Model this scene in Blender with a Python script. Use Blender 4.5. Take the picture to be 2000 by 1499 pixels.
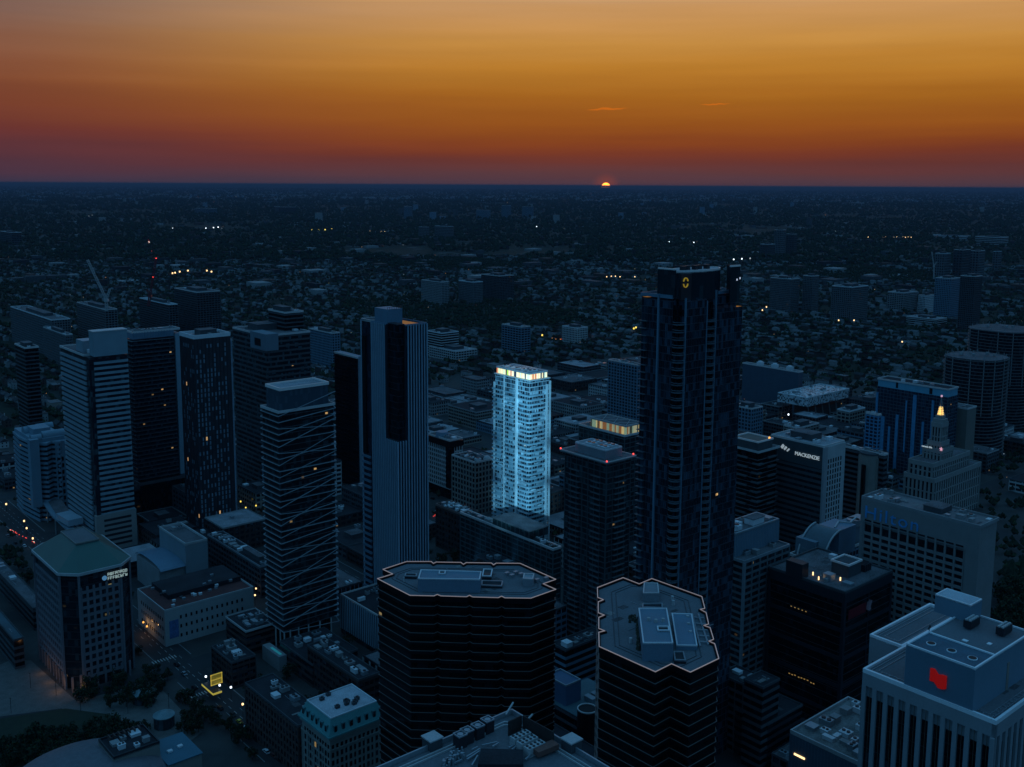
import bpy, math, random
from mathutils import Vector, Matrix
random.seed(7)
rad = math.radians
for o in list(bpy.data.objects): bpy.data.objects.remove(o)
scene = bpy.context.scene
COL = scene.collection

# ------------------------------------------------------------------ camera
F, CX, CY, CAMH, ROLL = 2000.0, 1000.0, 632.0, 250.0, 0.0055
TH = math.atan((CY-362)/F)
_c, _s, _ct, _st = math.cos(ROLL), math.sin(ROLL), math.cos(TH), math.sin(TH)
RV = Vector((_c, _s*_st, _s*_ct)); DV = Vector((_s, -_c*_st, -_c*_ct)); WV = Vector((0, _ct, -_st))
CAM = Vector((0, 0, CAMH))
cd = bpy.data.cameras.new('camera'); cam = bpy.data.objects.new('camera', cd); COL.objects.link(cam)
cd.sensor_width = 36; cd.lens = 36; cd.sensor_fit = 'HORIZONTAL'; cd.shift_y = -(749.5-CY)/2000
cd.clip_start = 1; cd.clip_end = 400000
m3 = Matrix((RV, -DV, -WV)).transposed()
cam.matrix_world = Matrix.Translation(CAM) @ m3.to_4x4()
scene.camera = cam

# ------------------------------------------------------------------ world: dusk sky
SUN_AZ = math.atan2((1182-1000)/F, 1/math.cos(TH))        # from +Y towards +X
SUN_EL = rad(-0.10)
w = bpy.data.worlds.new('World'); scene.world = w; w.use_nodes = True
nt = w.node_tree; N = nt.nodes; L = nt.links; N.clear()
def nd(t, **k):
    n = N.new(t)
    for a, b in k.items(): setattr(n, a, b)
    return n
def math_n(op, a, b=None, clamp=False):
    n = nd('ShaderNodeMath', operation=op); n.use_clamp = clamp
    for i, v in enumerate((a, b)):
        if v is None: continue
        if isinstance(v, (int, float)): n.inputs[i].default_value = v
        else: L.new(v, n.inputs[i])
    return n.outputs[0]
def lin(c):
    return tuple(((x/255)/12.92 if x/255 <= .04045 else ((x/255+.055)/1.055)**2.4) for x in c)+(1,)
def ramp(fac, stops):
    r = nd('ShaderNodeValToRGB'); L.new(fac, r.inputs[0]); e = r.color_ramp.elements
    while len(e) > 1: e.remove(e[0])
    e[0].position = stops[0][0]; e[0].color = stops[0][1]
    for p, c in stops[1:]:
        x = e.new(p); x.color = c
    return r.outputs[0]
tc = nd('ShaderNodeTexCoord'); sep = nd('ShaderNodeSeparateXYZ'); L.new(tc.outputs['Generated'], sep.inputs[0])
X, Y, Z = sep.outputs
# soft horizontal streaks bend the bands a little
mp = nd('ShaderNodeMapping'); mp.inputs['Scale'].default_value = (2.2, 2.2, 46); L.new(tc.outputs['Generated'], mp.inputs[0])
nz = nd('ShaderNodeTexNoise'); nz.inputs['Scale'].default_value = 1.0; nz.inputs['Detail'].default_value = 6; L.new(mp.outputs[0], nz.inputs[0])
st_ = math_n('MULTIPLY', math_n('SUBTRACT', nz.outputs[0], .5), .030)
el = math_n('ADD', Z, st_)
hz = math_n('SQRT', math_n('ADD', math_n('MULTIPLY', X, X), math_n('MULTIPLY', Y, Y)))
sdot = math_n('DIVIDE', math_n('ADD', math_n('MULTIPLY', X, math.sin(SUN_AZ+rad(10))), math_n('MULTIPLY', Y, math.cos(SUN_AZ+rad(10)))), hz)
ef = math_n('DIVIDE', el, .40, True)
K = 1/.40
west = ramp(ef, [(0, lin((74, 58, 70))), (.0115*K, lin((86, 56, 62))), (.0225*K, lin((98, 51, 50))), (.0325*K, lin((114, 53, 40))), (.0425*K, lin((130, 63, 33))),
                 (.0575*K, lin((146, 79, 28))), (.0825*K, lin((166, 101, 30))), (.1075*K, lin((187, 125, 44))), (.1325*K, lin((200, 142, 66))), (.1575*K, lin((203, 150, 92))),
                 (.185*K, lin((198, 160, 126))), (.225*K, lin((90, 100, 108))), (.27*K, lin((60, 100, 132))), (1, lin((60, 110, 146)))])
side = ramp(ef, [(0, lin((62, 54, 74))), (.0125*K, lin((76, 52, 68))), (.0325*K, lin((94, 50, 57))), (.0475*K, lin((110, 52, 50))),
                 (.0675*K, lin((122, 63, 45))), (.0925*K, lin((132, 75, 50))), (.1175*K, lin((136, 88, 66))), (.1425*K, lin((132, 96, 82))), (.1675*K, lin((122, 100, 96))),
                 (.19*K, lin((124, 108, 108))), (.225*K, lin((62, 82, 104))), (.28*K, lin((52, 94, 126))), (1, lin((60, 108, 144)))])
east = ramp(ef, [(0, lin((14, 50, 80))), (.25, lin((44, 96, 138))), (1, lin((58, 119, 164)))])
def mix(f, a, b, t='MIX'):
    m = nd('ShaderNodeMix', data_type='RGBA', blend_type=t)
    if isinstance(f, (int, float)): m.inputs[0].default_value = f
    else: L.new(f, m.inputs[0])
    L.new(a, m.inputs[6]); L.new(b, m.inputs[7]); return m.outputs[2]
def smooth(v, lo, hi):
    n = nd('ShaderNodeMapRange', interpolation_type='SMOOTHSTEP'); L.new(v, n.inputs[0])
    n.inputs[1].default_value = lo; n.inputs[2].default_value = hi; return n.outputs[0]
sky = mix(smooth(sdot, .74, .985), side, west)
sky = mix(smooth(sdot, .05, .78), east, sky)
zen = nd('ShaderNodeRGB'); zen.outputs[0].default_value = lin((72, 136, 184))
sky = mix(smooth(Z, .25, .8), sky, zen.outputs[0])
nz3 = nd('ShaderNodeTexNoise'); nz3.inputs['Scale'].default_value = 1.0; nz3.inputs['Detail'].default_value = 5; mp3 = nd('ShaderNodeMapping'); mp3.inputs['Scale'].default_value = (4, 4, 75); mp3.inputs['Rotation'].default_value = (0, rad(1.5), 0)
L.new(tc.outputs['Generated'], mp3.inputs[0]); L.new(mp3.outputs[0], nz3.inputs[0])
sm = nd('ShaderNodeVectorMath', operation='SCALE'); L.new(sky, sm.inputs[0]); L.new(math_n('ADD', math_n('MULTIPLY', nz3.outputs[0], .24), .865), sm.inputs[3]); sky = sm.outputs[0]
# thin lit cloud slivers above the sun
def sliver(px, py, wpx, hpx, slope):
    u = math.atan((px-CX)/F/ _ct); e0 = (CY-py)/F-TH
    az = math_n('ARCTAN2', X, Y)
    du = math_n('SUBTRACT', az, u)
    dv = math_n('SUBTRACT', Z, math.sin(e0)); dv = math_n('SUBTRACT', dv, math_n('MULTIPLY', du, slope))
    dv = math_n('ADD', dv, math_n('MULTIPLY', math_n('SUBTRACT', nz2.outputs[0], .5), .004))
    a = math_n('POWER', math_n('DIVIDE', du, wpx/F), 2); b = math_n('POWER', math_n('DIVIDE', dv, hpx/F), 2)
    return smooth(math_n('ADD', a, b), 1.0, .1)
nz2 = nd('ShaderNodeTexNoise'); nz2.inputs['Scale'].default_value = 90; L.new(tc.outputs['Generated'], nz2.inputs[0])
oc = nd('ShaderNodeRGB'); oc.outputs[0].default_value = lin((232, 112, 22))
for a in ((1178, 219, 44, 2.6, .06), (1383, 211, 32, 1.6, .05)):
    f = math_n('MULTIPLY', sliver(*a), .5); sky = mix(f, sky, oc.outputs[0])
# physical twilight adds a little colour on top
ns = nd('ShaderNodeTexSky', sky_type='NISHITA'); ns.sun_disc = False; ns.sun_elevation = rad(-.5); ns.sun_rotation = SUN_AZ; ns.altitude = 250
nmul = nd('ShaderNodeVectorMath', operation='SCALE'); L.new(ns.outputs[0], nmul.inputs[0]); nmul.inputs[3].default_value = .004
sky = mix(1.0, sky, nmul.outputs[0], 'ADD')
# the half-set sun
vd = nd('ShaderNodeVectorMath', operation='DOT_PRODUCT'); L.new(tc.outputs['Generated'], vd.inputs[0])
vd.inputs[1].default_value = (math.sin(SUN_AZ)*math.cos(SUN_EL), math.cos(SUN_AZ)*math.cos(SUN_EL), math.sin(SUN_EL))
ang = math_n('ARCCOSINE', vd.outputs['Value'])
disc = smooth(ang, .0048, .0040)
glow = smooth(ang, .016, .004)
sc1 = nd('ShaderNodeRGB'); sc1.outputs[0].default_value = (6, 1.5, .18, 1)
sc2 = nd('ShaderNodeRGB'); sc2.outputs[0].default_value = (.5, .08, .02, 1)
sky = mix(math_n('MULTIPLY', glow, .25), sky, sc2.outputs[0])
sky = mix(disc, sky, sc1.outputs[0])
bg = nd('ShaderNodeBackground'); L.new(sky, bg.inputs[0]); bg.inputs[1].default_value = .96
ow = nd('ShaderNodeOutputWorld'); L.new(bg.outputs[0], ow.inputs[0])
w.cycles.sampling_method = 'MANUAL'; w.cycles.sample_map_resolution = 1024

sd = bpy.data.lights.new('sun', 'SUN'); sd.energy = .4; sd.angle = rad(.5); sd.color = (1, .42, .15)
so = bpy.data.objects.new('sun', sd); COL.objects.link(so)
so.rotation_euler = (rad(90-.6), 0, math.pi-SUN_AZ)   # lamp shines from the western horizon
scene.view_settings.view_transform = 'Standard'; scene.view_settings.look = 'None'
scene.view_settings.exposure = 0; scene.view_settings.gamma = 1
cy = scene.cycles; cy.use_denoising = True; cy.max_bounces = 4; cy.diffuse_bounces = 2; cy.glossy_bounces = 2
cy.transmission_bounces = 2; cy.volume_bounces = 0; cy.sample_clamp_indirect = 2; cy.caustics_reflective = False; cy.caustics_refractive = False
cy.use_adaptive_sampling = True

# ------------------------------------------------------------------ pixel <-> world
def at(x, y, h=0.0):
    d = WV+RV*((x-CX)/F)+DV*((y-CY)/F)
    return CAM+d*((h-CAMH)/d.z)
def px(P):
    q = Vector(P)-CAM; k = q.dot(WV)
    return CX+F*q.dot(RV)/k, CY+F*q.dot(DV)/k
GA = rad(40.6)
def axes(g): return Vector((math.cos(g), math.sin(g), 0)), Vector((-math.sin(g), math.cos(g), 0))
GX, GY = axes(GA)
def run_to(P, e, x):
    q = P-CAM
    return (F*q.dot(RV)-(x-CX)*q.dot(WV))/((x-CX)*e.dot(WV)-F*e.dot(RV))
def h_from_base(x, ytop, ybase):
    P = at(x, ybase, 0); lo, hi = 0., 400.
    for _ in range(40):
        m = (lo+hi)/2
        if px((P.x, P.y, m))[1] > ytop: lo = m
        else: hi = m
    return lo

# ------------------------------------------------------------------ materials
def newmat(name):
    m = bpy.data.materials.new(name); m.use_nodes = True
    return m, m.node_tree.nodes, m.node_tree.links, m.node_tree.nodes['Principled BSDF']
MC = {}
def solid(name, col=(.3, .3, .3), rough=.8, var=.25, scale=.15, metal=0., spec=.5):
    """painted / stone / concrete surface with stains and fine grain"""
    if name in MC: return MC[name]
    m, n, l, b = newmat(name)
    t = n.new('ShaderNodeTexCoord'); a = n.new('ShaderNodeTexNoise'); a.inputs['Scale'].default_value = scale; a.inputs['Detail'].default_value = 5
    l.new(t.outputs['Object'], a.inputs[0])
    c = n.new('ShaderNodeTexNoise'); c.inputs['Scale'].default_value = 1.7; c.inputs['Detail'].default_value = 3; l.new(t.outputs['Object'], c.inputs[0])
    mm = n.new('ShaderNodeMath'); mm.operation = 'ADD'; l.new(a.outputs[0], mm.inputs[0]); l.new(c.outputs[0], mm.inputs[1])
    mr = n.new('ShaderNodeMapRange'); l.new(mm.outputs[0], mr.inputs[0]); mr.inputs[1].default_value = .7; mr.inputs[2].default_value = 1.3
    mr.inputs[3].default_value = 1-var; mr.inputs[4].default_value = 1+var
    v = n.new('ShaderNodeVectorMath'); v.operation = 'SCALE'; v.inputs[0].default_value = col[:3]; l.new(mr.outputs[0], v.inputs[3])
    l.new(v.outputs[0], b.inputs['Base Color'])
    b.inputs['Roughness'].default_value = rough; b.inputs['Metallic'].default_value = metal
    b.inputs['Specular IOR Level'].default_value = spec
    MC[name] = m; return m
def glass(name, col=(.003, .006, .009), alt=(.035, .06, .08), fh=3.4, cw=1.6, lit=.010, thr=.70, rough=.12, litcol=(1, .62, .25), lits=.55, z0=0., spec=.22):
    """glazing: every pane has its own tint (blinds, rooms), a few are lit"""
    if name in MC: return MC[name]
    m, n, l, b = newmat(name)
    t = n.new('ShaderNodeTexCoord')
    ad = n.new('ShaderNodeVectorMath'); ad.operation = 'ADD'; l.new(t.outputs['Object'], ad.inputs[0]); ad.inputs[1].default_value = (.37, .41, -z0+.01)
    s = n.new('ShaderNodeVectorMath'); s.operation = 'DIVIDE'; l.new(ad.outputs[0], s.inputs[0]); s.inputs[1].default_value = (cw, cw, fh)
    f = n.new('ShaderNodeVectorMath'); f.operation = 'FLOOR'; l.new(s.outputs[0], f.inputs[0])
    wn = n.new('ShaderNodeTexWhiteNoise'); wn.noise_dimensions = '3D'; l.new(f.outputs[0], wn.inputs[0])
    mr = n.new('ShaderNodeMapRange'); l.new(wn.outputs['Value'], mr.inputs[0]); mr.inputs[1].default_value = thr; mr.inputs[2].default_value = 1.0
    mx = n.new('ShaderNodeMix'); mx.data_type = 'RGBA'; l.new(mr.outputs[0], mx.inputs[0]); mx.inputs[6].default_value = (*col, 1); mx.inputs[7].default_value = (*alt, 1)
    l.new(mx.outputs[2], b.inputs['Base Color']); b.inputs['Roughness'].default_value = rough
    b.inputs['Specular IOR Level'].default_value = spec
    if lit > 0:
        sp = n.new('ShaderNodeSeparateColor'); l.new(wn.outputs['Color'], sp.inputs[0])
        g = n.new('ShaderNodeMath'); g.operation = 'LESS_THAN'; l.new(sp.outputs[0], g.inputs[0]); g.inputs[1].default_value = lit
        g2 = n.new('ShaderNodeMath'); g2.operation = 'MULTIPLY'; l.new(g.outputs[0], g2.inputs[0]); l.new(sp.outputs[2], g2.inputs[1])
        fr = n.new('ShaderNodeVectorMath'); fr.operation = 'FRACTION'; l.new(s.outputs[0], fr.inputs[0]); sx = n.new('ShaderNodeSeparateXYZ'); l.new(fr.outputs[0], sx.inputs[0])
        ga = n.new('ShaderNodeMath'); ga.operation = 'COMPARE'; l.new(sx.outputs[2], ga.inputs[0]); ga.inputs[1].default_value = .6; ga.inputs[2].default_value = .16
        g4 = n.new('ShaderNodeMath'); g4.operation = 'MULTIPLY'; l.new(ga.outputs[0], g4.inputs[0]); l.new(g2.outputs[0], g4.inputs[1]); g2 = g4
        g5 = n.new('ShaderNodeMath'); g5.operation = 'POWER'; l.new(sp.outputs[2], g5.inputs[0]); g5.inputs[1].default_value = 3.5; g6 = n.new('ShaderNodeMath'); g6.operation = 'MULTIPLY'; l.new(g5.outputs[0], g6.inputs[0]); l.new(g2.outputs[0], g6.inputs[1]); g2 = g6
        g3 = n.new('ShaderNodeMath'); g3.operation = 'MULTIPLY'; l.new(g2.outputs[0], g3.inputs[0]); g3.inputs[1].default_value = lits
        l.new(g3.outputs[0], b.inputs['Emission Strength']); b.inputs['Emission Color'].default_value = (*litcol, 1)
        m.cycles.emission_sampling = 'NONE'
    MC[name] = m; return m
def glow_mat(name, col=(1, 1, 1), strength=1., base=None):
    if name in MC: return MC[name]
    m, n, l, b = newmat(name)
    b.inputs['Base Color'].default_value = (*(base or col), 1); b.inputs['Emission Color'].default_value = (*col, 1)
    b.inputs['Emission Strength'].default_value = strength; m.cycles.emission_sampling = 'NONE'
    MC[name] = m; return m
M_roof = solid('roof_gravel', (.115, .113, .122), .95, .5, .12, spec=.3)
M_roofd = solid('roof_dark', (.030, .030, .036), .95, .35, .12, spec=.2)
M_roofl = solid('roof_light', (.26, .265, .285), .9, .45, .1)
M_cope = solid('coping', (.55, .52, .51), .45, .1)
M_copew = solid('coping_pale', (.85, .74, .70), .35, .08)
M_far = solid('far_wall', (.12, .125, .135), .85, .2)
M_conc = solid('concrete', (.24, .245, .25), .85, .18)
M_concd = solid('concrete_dark', (.065, .07, .078), .85, .2, spec=.3)
M_light = solid('pale_stone', (.42, .42, .42), .8, .15)
M_white = solid('white_paint', (.62, .64, .66), .6, .1)
M_metal = solid('grey_metal', (.30, .33, .36), .4, .15, metal=.4)
M_metald = solid('dark_metal', (.022, .024, .029), .45, .2, spec=.3)
M_blueg = solid('blue_grey_panel', (.12, .20, .27), .5, .12)
M_black = solid('black_granite', (.004, .0045, .006), .35, .2, spec=.2)
M_brick = solid('brick', (.07, .040, .034), .9, .25, .3)
M_brickd = solid('dark_brick', (.032, .022, .02), .9, .25, .3)
M_beige = solid('beige_stone', (.24, .215, .19), .85, .15)
M_teal = solid('teal_copper', (.08, .27, .27), .5, .15)
M_green = solid('green_metal_roof', (.028, .095, .078), .45, .12)
M_redroof = solid('red_roof', (.10, .03, .028), .9, .3)
G_dark = glass('glass_dark')
G_black = glass('glass_black', (.002, .0025, .004), (.010, .015, .021), lit=.0015, lits=.4, spec=.2)
G_teal = glass('glass_teal', (.005, .013, .018), (.05, .10, .12), lit=.003)
G_win = glass('window_glass', (.004, .006, .010), (.04, .055, .07), fh=3.3, cw=3.0, lit=.0, thr=.6)

# ------------------------------------------------------------------ mesh building
class MB:
    def __init__(s): s.v = []; s.f = []; s.m = []
    def _add(s, vs, fs, m=0):
        k = len(s.v); s.v += [tuple(p) for p in vs]
        for f in fs: s.f.append(tuple(i+k for i in f)); s.m.append(m)
    def box(s, x0, x1, y0, y1, z0, z1, m=0):
        if x1 < x0: x0, x1 = x1, x0
        if y1 < y0: y0, y1 = y1, y0
        s._add([(x0, y0, z0), (x1, y0, z0), (x1, y1, z0), (x0, y1, z0), (x0, y0, z1), (x1, y0, z1), (x1, y1, z1), (x0, y1, z1)],
               [(0, 3, 2, 1), (4, 5, 6, 7), (0, 1, 5, 4), (1, 2, 6, 5), (2, 3, 7, 6), (3, 0, 4, 7)], m); return s
    def prism(s, poly, z0, z1, m=0, mt=None):
        n = len(poly); vs = [(p[0], p[1], z0) for p in poly]+[(p[0], p[1], z1) for p in poly]
        s._add(vs, [(i, (i+1) % n, n+(i+1) % n, n+i) for i in range(n)], m)
        s._add(vs, [tuple(range(n, 2*n))], m if mt is None else mt); s._add(vs, [tuple(range(n-1, -1, -1))], m); return s
    def cyl(s, x, y, r, z0, z1, m=0, n=16, r1=None):
        r1 = r if r1 is None else r1
        vs = [(x+r*math.cos(2*math.pi*i/n), y+r*math.sin(2*math.pi*i/n), z0) for i in range(n)]+[(x+r1*math.cos(2*math.pi*i/n), y+r1*math.sin(2*math.pi*i/n), z1) for i in range(n)]
        s._add(vs, [(i, (i+1) % n, n+(i+1) % n, n+i) for i in range(n)]+[tuple(range(n, 2*n)), tuple(range(n-1, -1, -1))], m); return s
    def bar(s, p, q, r, m=0, r2=None):
        p, q = Vector(p), Vector(q); d = (q-p)
        if d.length < 1e-6: return s
        d.normalize(); a = d.cross(Vector((0, 0, 1)))
        if a.length < .01: a = Vector((1, 0, 0))
        a.normalize(); b = d.cross(a); r2 = r if r2 is None else r2
        vs = [p+a*r+b*r2, p-a*r+b*r2, p-a*r-b*r2, p+a*r-b*r2, q+a*r+b*r2, q-a*r+b*r2, q-a*r-b*r2, q+a*r-b*r2]
        s._add(vs, [(0, 1, 2, 3), (7, 6, 5, 4), (0, 4, 5, 1), (1, 5, 6, 2), (2, 6, 7, 3), (3, 7, 4, 0)], m); return s
    def edge_ring(s, poly, z0, z1, t, m=0):
        """wall of thickness t along the inside of a counter-clockwise polygon"""
        n = len(poly); P = [Vector((p[0], p[1])) for p in poly]; inn = []
        for i in range(n):
            a, b, c = P[i-1], P[i], P[(i+1) % n]
            e1 = (b-a).normalized(); e2 = (c-b).normalized()
            n1 = Vector((-e1.y, e1.x)); n2 = Vector((-e2.y, e2.x)); k = n1+n2
            inn.append(b+k*(t/max(.3, k.dot(n1))))
        vs = [(p.x, p.y, z0) for p in P]+[(p.x, p.y, z1) for p in P]+[(p.x, p.y, z1) for p in inn]+[(p.x, p.y, z0) for p in inn]
        fs = []
        for i in range(n):
            j = (i+1) % n
            fs += [(i, j, n+j, n+i), (n+i, n+j, 2*n+j, 2*n+i), (2*n+i, 2*n+j, 3*n+j, 3*n+i), (3*n+i, 3*n+j, j, i)]
        s._add(vs, fs, m); return s
    def build(s, name, mats, parent=None, label=None, kind=None):
        me = bpy.data.meshes.new(name); me.from_pydata(s.v, [], s.f)
        if not isinstance(mats, (list, tuple)): mats = [mats]
        for m in mats: me.materials.append(m)
        if any(s.m): me.polygons.foreach_set('material_index', s.m)
        me.update(); o = bpy.data.objects.new(name, me); COL.objects.link(o)
        if parent is not None: o.parent = parent
        if label: o['label'] = label
        if kind: o['kind'] = kind
        return o
def ccw(poly):
    a = sum(poly[i-1][0]*poly[i][1]-poly[i][0]*poly[i-1][1] for i in range(len(poly)))
    return poly if a > 0 else poly[::-1]
def thing(name, label, cat, loc, rz=0, group=None):
    o = bpy.data.objects.new(name, None); COL.objects.link(o); o.location = loc; o.rotation_euler = (0, 0, rz)
    o['label'] = label; o['category'] = cat
    if group: o['group'] = group
    o.empty_display_size = 2
    return o
FOOT = []
class B:
    """a building on the street grid: near roof corner at pixel N, left and right corners at pixel columns xl, xr"""
    def __init__(s, name, label, cat, N_, xl, xr, h=None, yb=None, g=GA, z0=0., group=None, foot=True):
        if h is None: h = h_from_base(N_[0], N_[1], yb)
        s.P = at(N_[0], N_[1], h); s.g = g; s.h = h; gx, gy = axes(g)
        s.d = run_to(s.P, gy, xl); s.w = run_to(s.P, gx, xr)
        s.root = thing(name, label, cat, (s.P.x, s.P.y, z0), g, group); s.z0 = z0; s.gx, s.gy = gx, gy
        if foot: FOOT.append([s.P, s.P+gx*s.w, s.P+gx*s.w+gy*s.d, s.P+gy*s.d])
        s.H = h-z0
    def part(s, name, mb, mats, parent=None, label=None, kind=None):
        return mb.build(name, mats, parent or s.root, label, kind)
    def loc(s, x, y, h):
        """local coordinates of pixel x,y at world height h"""
        q = at(x, y, h)-Vector((s.P.x, s.P.y, 0)); return q.dot(s.gx), q.dot(s.gy)
    def side(s, x, y=0.):
        """local x on the right face (y=y) seen at pixel column x"""
        return run_to(Vector((s.P.x, s.P.y, s.h))+s.gy*y, s.gx, x)
def floors(mb, x0, x1, y0, y1, z0, z1, fh, bh, t, m=0):
    k = int((z1-z0)/fh)
    for i in range(k+1):
        z = z0+i*fh
        if z+bh <= z1+.01: mb.box(x0-t, x1+t, y0-t, y1+t, z, z+bh, m)
def fins(mb, x0, x1, y0, y1, z0, z1, step, wd, t, m=0, sides='wsen', inset=0.):
    def seq(a, b):
        n = max(1, round((b-a)/step)); return [a+(b-a)*i/n for i in range(n+1)]
    for p in seq(x0+inset, x1-inset):
        if 's' in sides: mb.box(p-wd/2, p+wd/2, y0-t, y0+.05, z0, z1, m)
        if 'n' in sides: mb.box(p-wd/2, p+wd/2, y1-.05, y1+t, z0, z1, m)
    for p in seq(y0+inset, y1-inset):
        if 'w' in sides: mb.box(x0-t, x0+.05, p-wd/2, p+wd/2, z0, z1, m)
        if 'e' in sides: mb.box(x1-.05, x1+t, p-wd/2, p+wd/2, z0, z1, m)
def windows(b, spec, gmat, lit=None, litp=0., fm=None, top=100, parent=None):
    """spec: list of (x,y,z,w,h,axis) panes in local coordinates; the 100 nearest are parts, the rest one part"""
    parent = parent or b.root; cache = {}
    gx, gy = b.gx, b.gy
    def dist(p): return (Vector((b.P.x, b.P.y, b.z0+p[2]))+gx*p[0]+gy*p[1]-CAM).length
    spec = sorted(spec, key=dist); rest = MB()
    for i, (x, y, z, wd, hh, ax) in enumerate(spec):
        li = lit is not None and random.random() < litp
        if i < top:
            k = (round(wd, 2), round(hh, 2), ax, li)
            if k not in cache:
                q = MB()
                if ax == 'x': q.box(-.08, .08, -wd/2, wd/2, 0, hh)
                else: q.box(-wd/2, wd/2, -.08, .08, 0, hh)
                o = q.build('window', lit if li else gmat, parent); cache[k] = o
            else:
                o = cache[k].copy(); COL.objects.link(o); o.parent = parent
            o.location = (x, y, z)
        else:
            m = 1 if li else 0
            if ax == 'x': rest.box(x-.08, x+.08, y-wd/2, y+wd/2, z, z+hh, m)
            else: rest.box(x-wd/2, x+wd/2, y-.08, y+.08, z, z+hh, m)
    if rest.v: rest.build('window', [gmat, lit or gmat], parent, kind='stuff')
def pieces(b, name, items, mats, parent=None, top=100):
    """repeated parts (MB each): the ones nearest the camera as parts of their own, the rest as one"""
    gx, gy = b.gx, b.gy
    def dist(q): v = q.v[0]; return (Vector((b.P.x, b.P.y, b.z0+v[2]))+gx*v[0]+gy*v[1]-CAM).length
    items = sorted(items, key=dist)
    for q in items[:top]: q.build(name, mats, parent or b.root)
    rest = MB()
    for q in items[top:]: k = len(rest.v); rest.v += q.v; rest.f += [tuple(i+k for i in f) for f in q.f]; rest.m += q.m
    if rest.v: rest.build(name, mats, parent or b.root, kind='stuff')
def hvac(b, x, y, z, lx, ly, lz, m=None, fans=0, parent=None):
    q = MB().box(x, x+lx, y, y+ly, z, z+lz); q.box(x-.12, x+lx+.12, y-.12, y+ly+.12, z+lz, z+lz+.15)
    o = q.build('rooftop_unit', m or M_metal, parent or b.root)
    if fans:
        f = MB()
        for i in range(fans):
            if lx > ly: f.cyl(x+lx*(i+.5)/fans, y+ly/2, min(ly, lx/fans)*.36, z+lz+.15, z+lz+.5, n=14)
            else: f.cyl(x+lx/2, y+ly*(i+.5)/fans, min(lx, ly/fans)*.36, z+lz+.15, z+lz+.5, n=14)
        f.build('fan', M_metald, o)
    return o
def roofkit(b, x0, x1, y0, y1, z, n=5, seed=1, mroof=None, cope=None, ch=.9, ct=.5, pent=None, pm=None, name='roof'):
    r = random.Random(seed)
    MB().box(x0+ct*.9, x1-ct*.9, y0+ct*.9, y1-ct*.9, z-.3, z+.05).build(name, mroof or M_roof, b.root)
    MB().edge_ring([(x0, y0), (x1, y0), (x1, y1), (x0, y1)], z-.5, z+ch, ct).build('parapet', cope or M_cope, b.root)
    bx = []
    if pent:
        for (a0, a1, c0, c1, hh) in pent:
            X0, X1, Y0, Y1 = x0+(x1-x0)*a0, x0+(x1-x0)*a1, y0+(y1-y0)*c0, y0+(y1-y0)*c1
            q = MB().box(X0, X1, Y0, Y1, z, z+hh); p = q.build('penthouse', pm or M_concd, b.root)
            MB().box(X0-.25, X1+.25, Y0-.25, Y1+.25, z+hh, z+hh+.35).build('roof_slab', M_roof, p)
            bx.append((X0, X1, Y0, Y1))
    k = 0
    for _ in range(n*8):
        if k >= n: break
        lx, ly = r.uniform(1.5, 4.5), r.uniform(1.5, 4.5); x = r.uniform(x0+1.5, max(x0+1.6, x1-1.5-lx)); y = r.uniform(y0+1.5, max(y0+1.6, y1-1.5-ly))
        if x+lx > x1-1 or y+ly > y1-1: continue
        if any(x < q[1]+.5 and x+lx > q[0]-.5 and y < q[3]+.5 and y+ly > q[2]-.5 for q in bx): continue
        bx.append((x, x+lx, y, y+ly)); hvac(b, x, y, z+.05, lx, ly, r.uniform(.8, 2.2), r.choice([M_metal, M_white, M_conc]), r.choice([0, 0, 1, 2])); k += 1
def patches(parent, x0, x1, y0, y1, z, n, seed):
    """repair patches, ponding stains and cable runs on a big roof"""
    r = random.Random(seed)
    for k in range(n):
        x, y, a, c = r.uniform(x0, x1), r.uniform(y0, y1), r.uniform(.8, 5), r.uniform(.6, 3.5)
        MB().box(x, min(x+a, x1), y, min(y+c, y1), z, z+.012+.004*k).build('roof_patch', solid('patch_dark', (.06, .06, .066), .9, .4, .6) if r.random() < .6 else solid('patch_pale', (.19, .185, .18), .9, .4, .6), parent)
    q = MB()
    for k in range(max(2, n//3)):
        x, y = r.uniform(x0, x1), r.uniform(y0, y1)
        if k % 2: q.box(x, x+.12, y, min(y1, y+r.uniform(4, 10)), z, z+.2)
        else: q.box(x, min(x1, x+r.uniform(4, 10)), y, y+.12, z, z+.2)
    q.build('conduit', M_metal, parent)
def text(body, size, mat_, parent, loc, rot, depth=.25, name='lettering', sx=1., label=None, spacing=1.):
    cu = bpy.data.curves.new(name, 'FONT'); cu.body = body; cu.size = size; cu.extrude = depth; cu.space_character = spacing; cu.resolution_u = 2
    t = bpy.data.objects.new('tmp', cu); COL.objects.link(t)
    me = bpy.data.meshes.new_from_object(t); bpy.data.objects.remove(t)
    me.materials.clear(); me.materials.append(mat_)
    o = bpy.data.objects.new(name, me); COL.objects.link(o); o.parent = parent; o.location = loc; o.rotation_euler = rot; o.scale = (sx, 1, 1)
    if label: o['label'] = label
    return o
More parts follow.
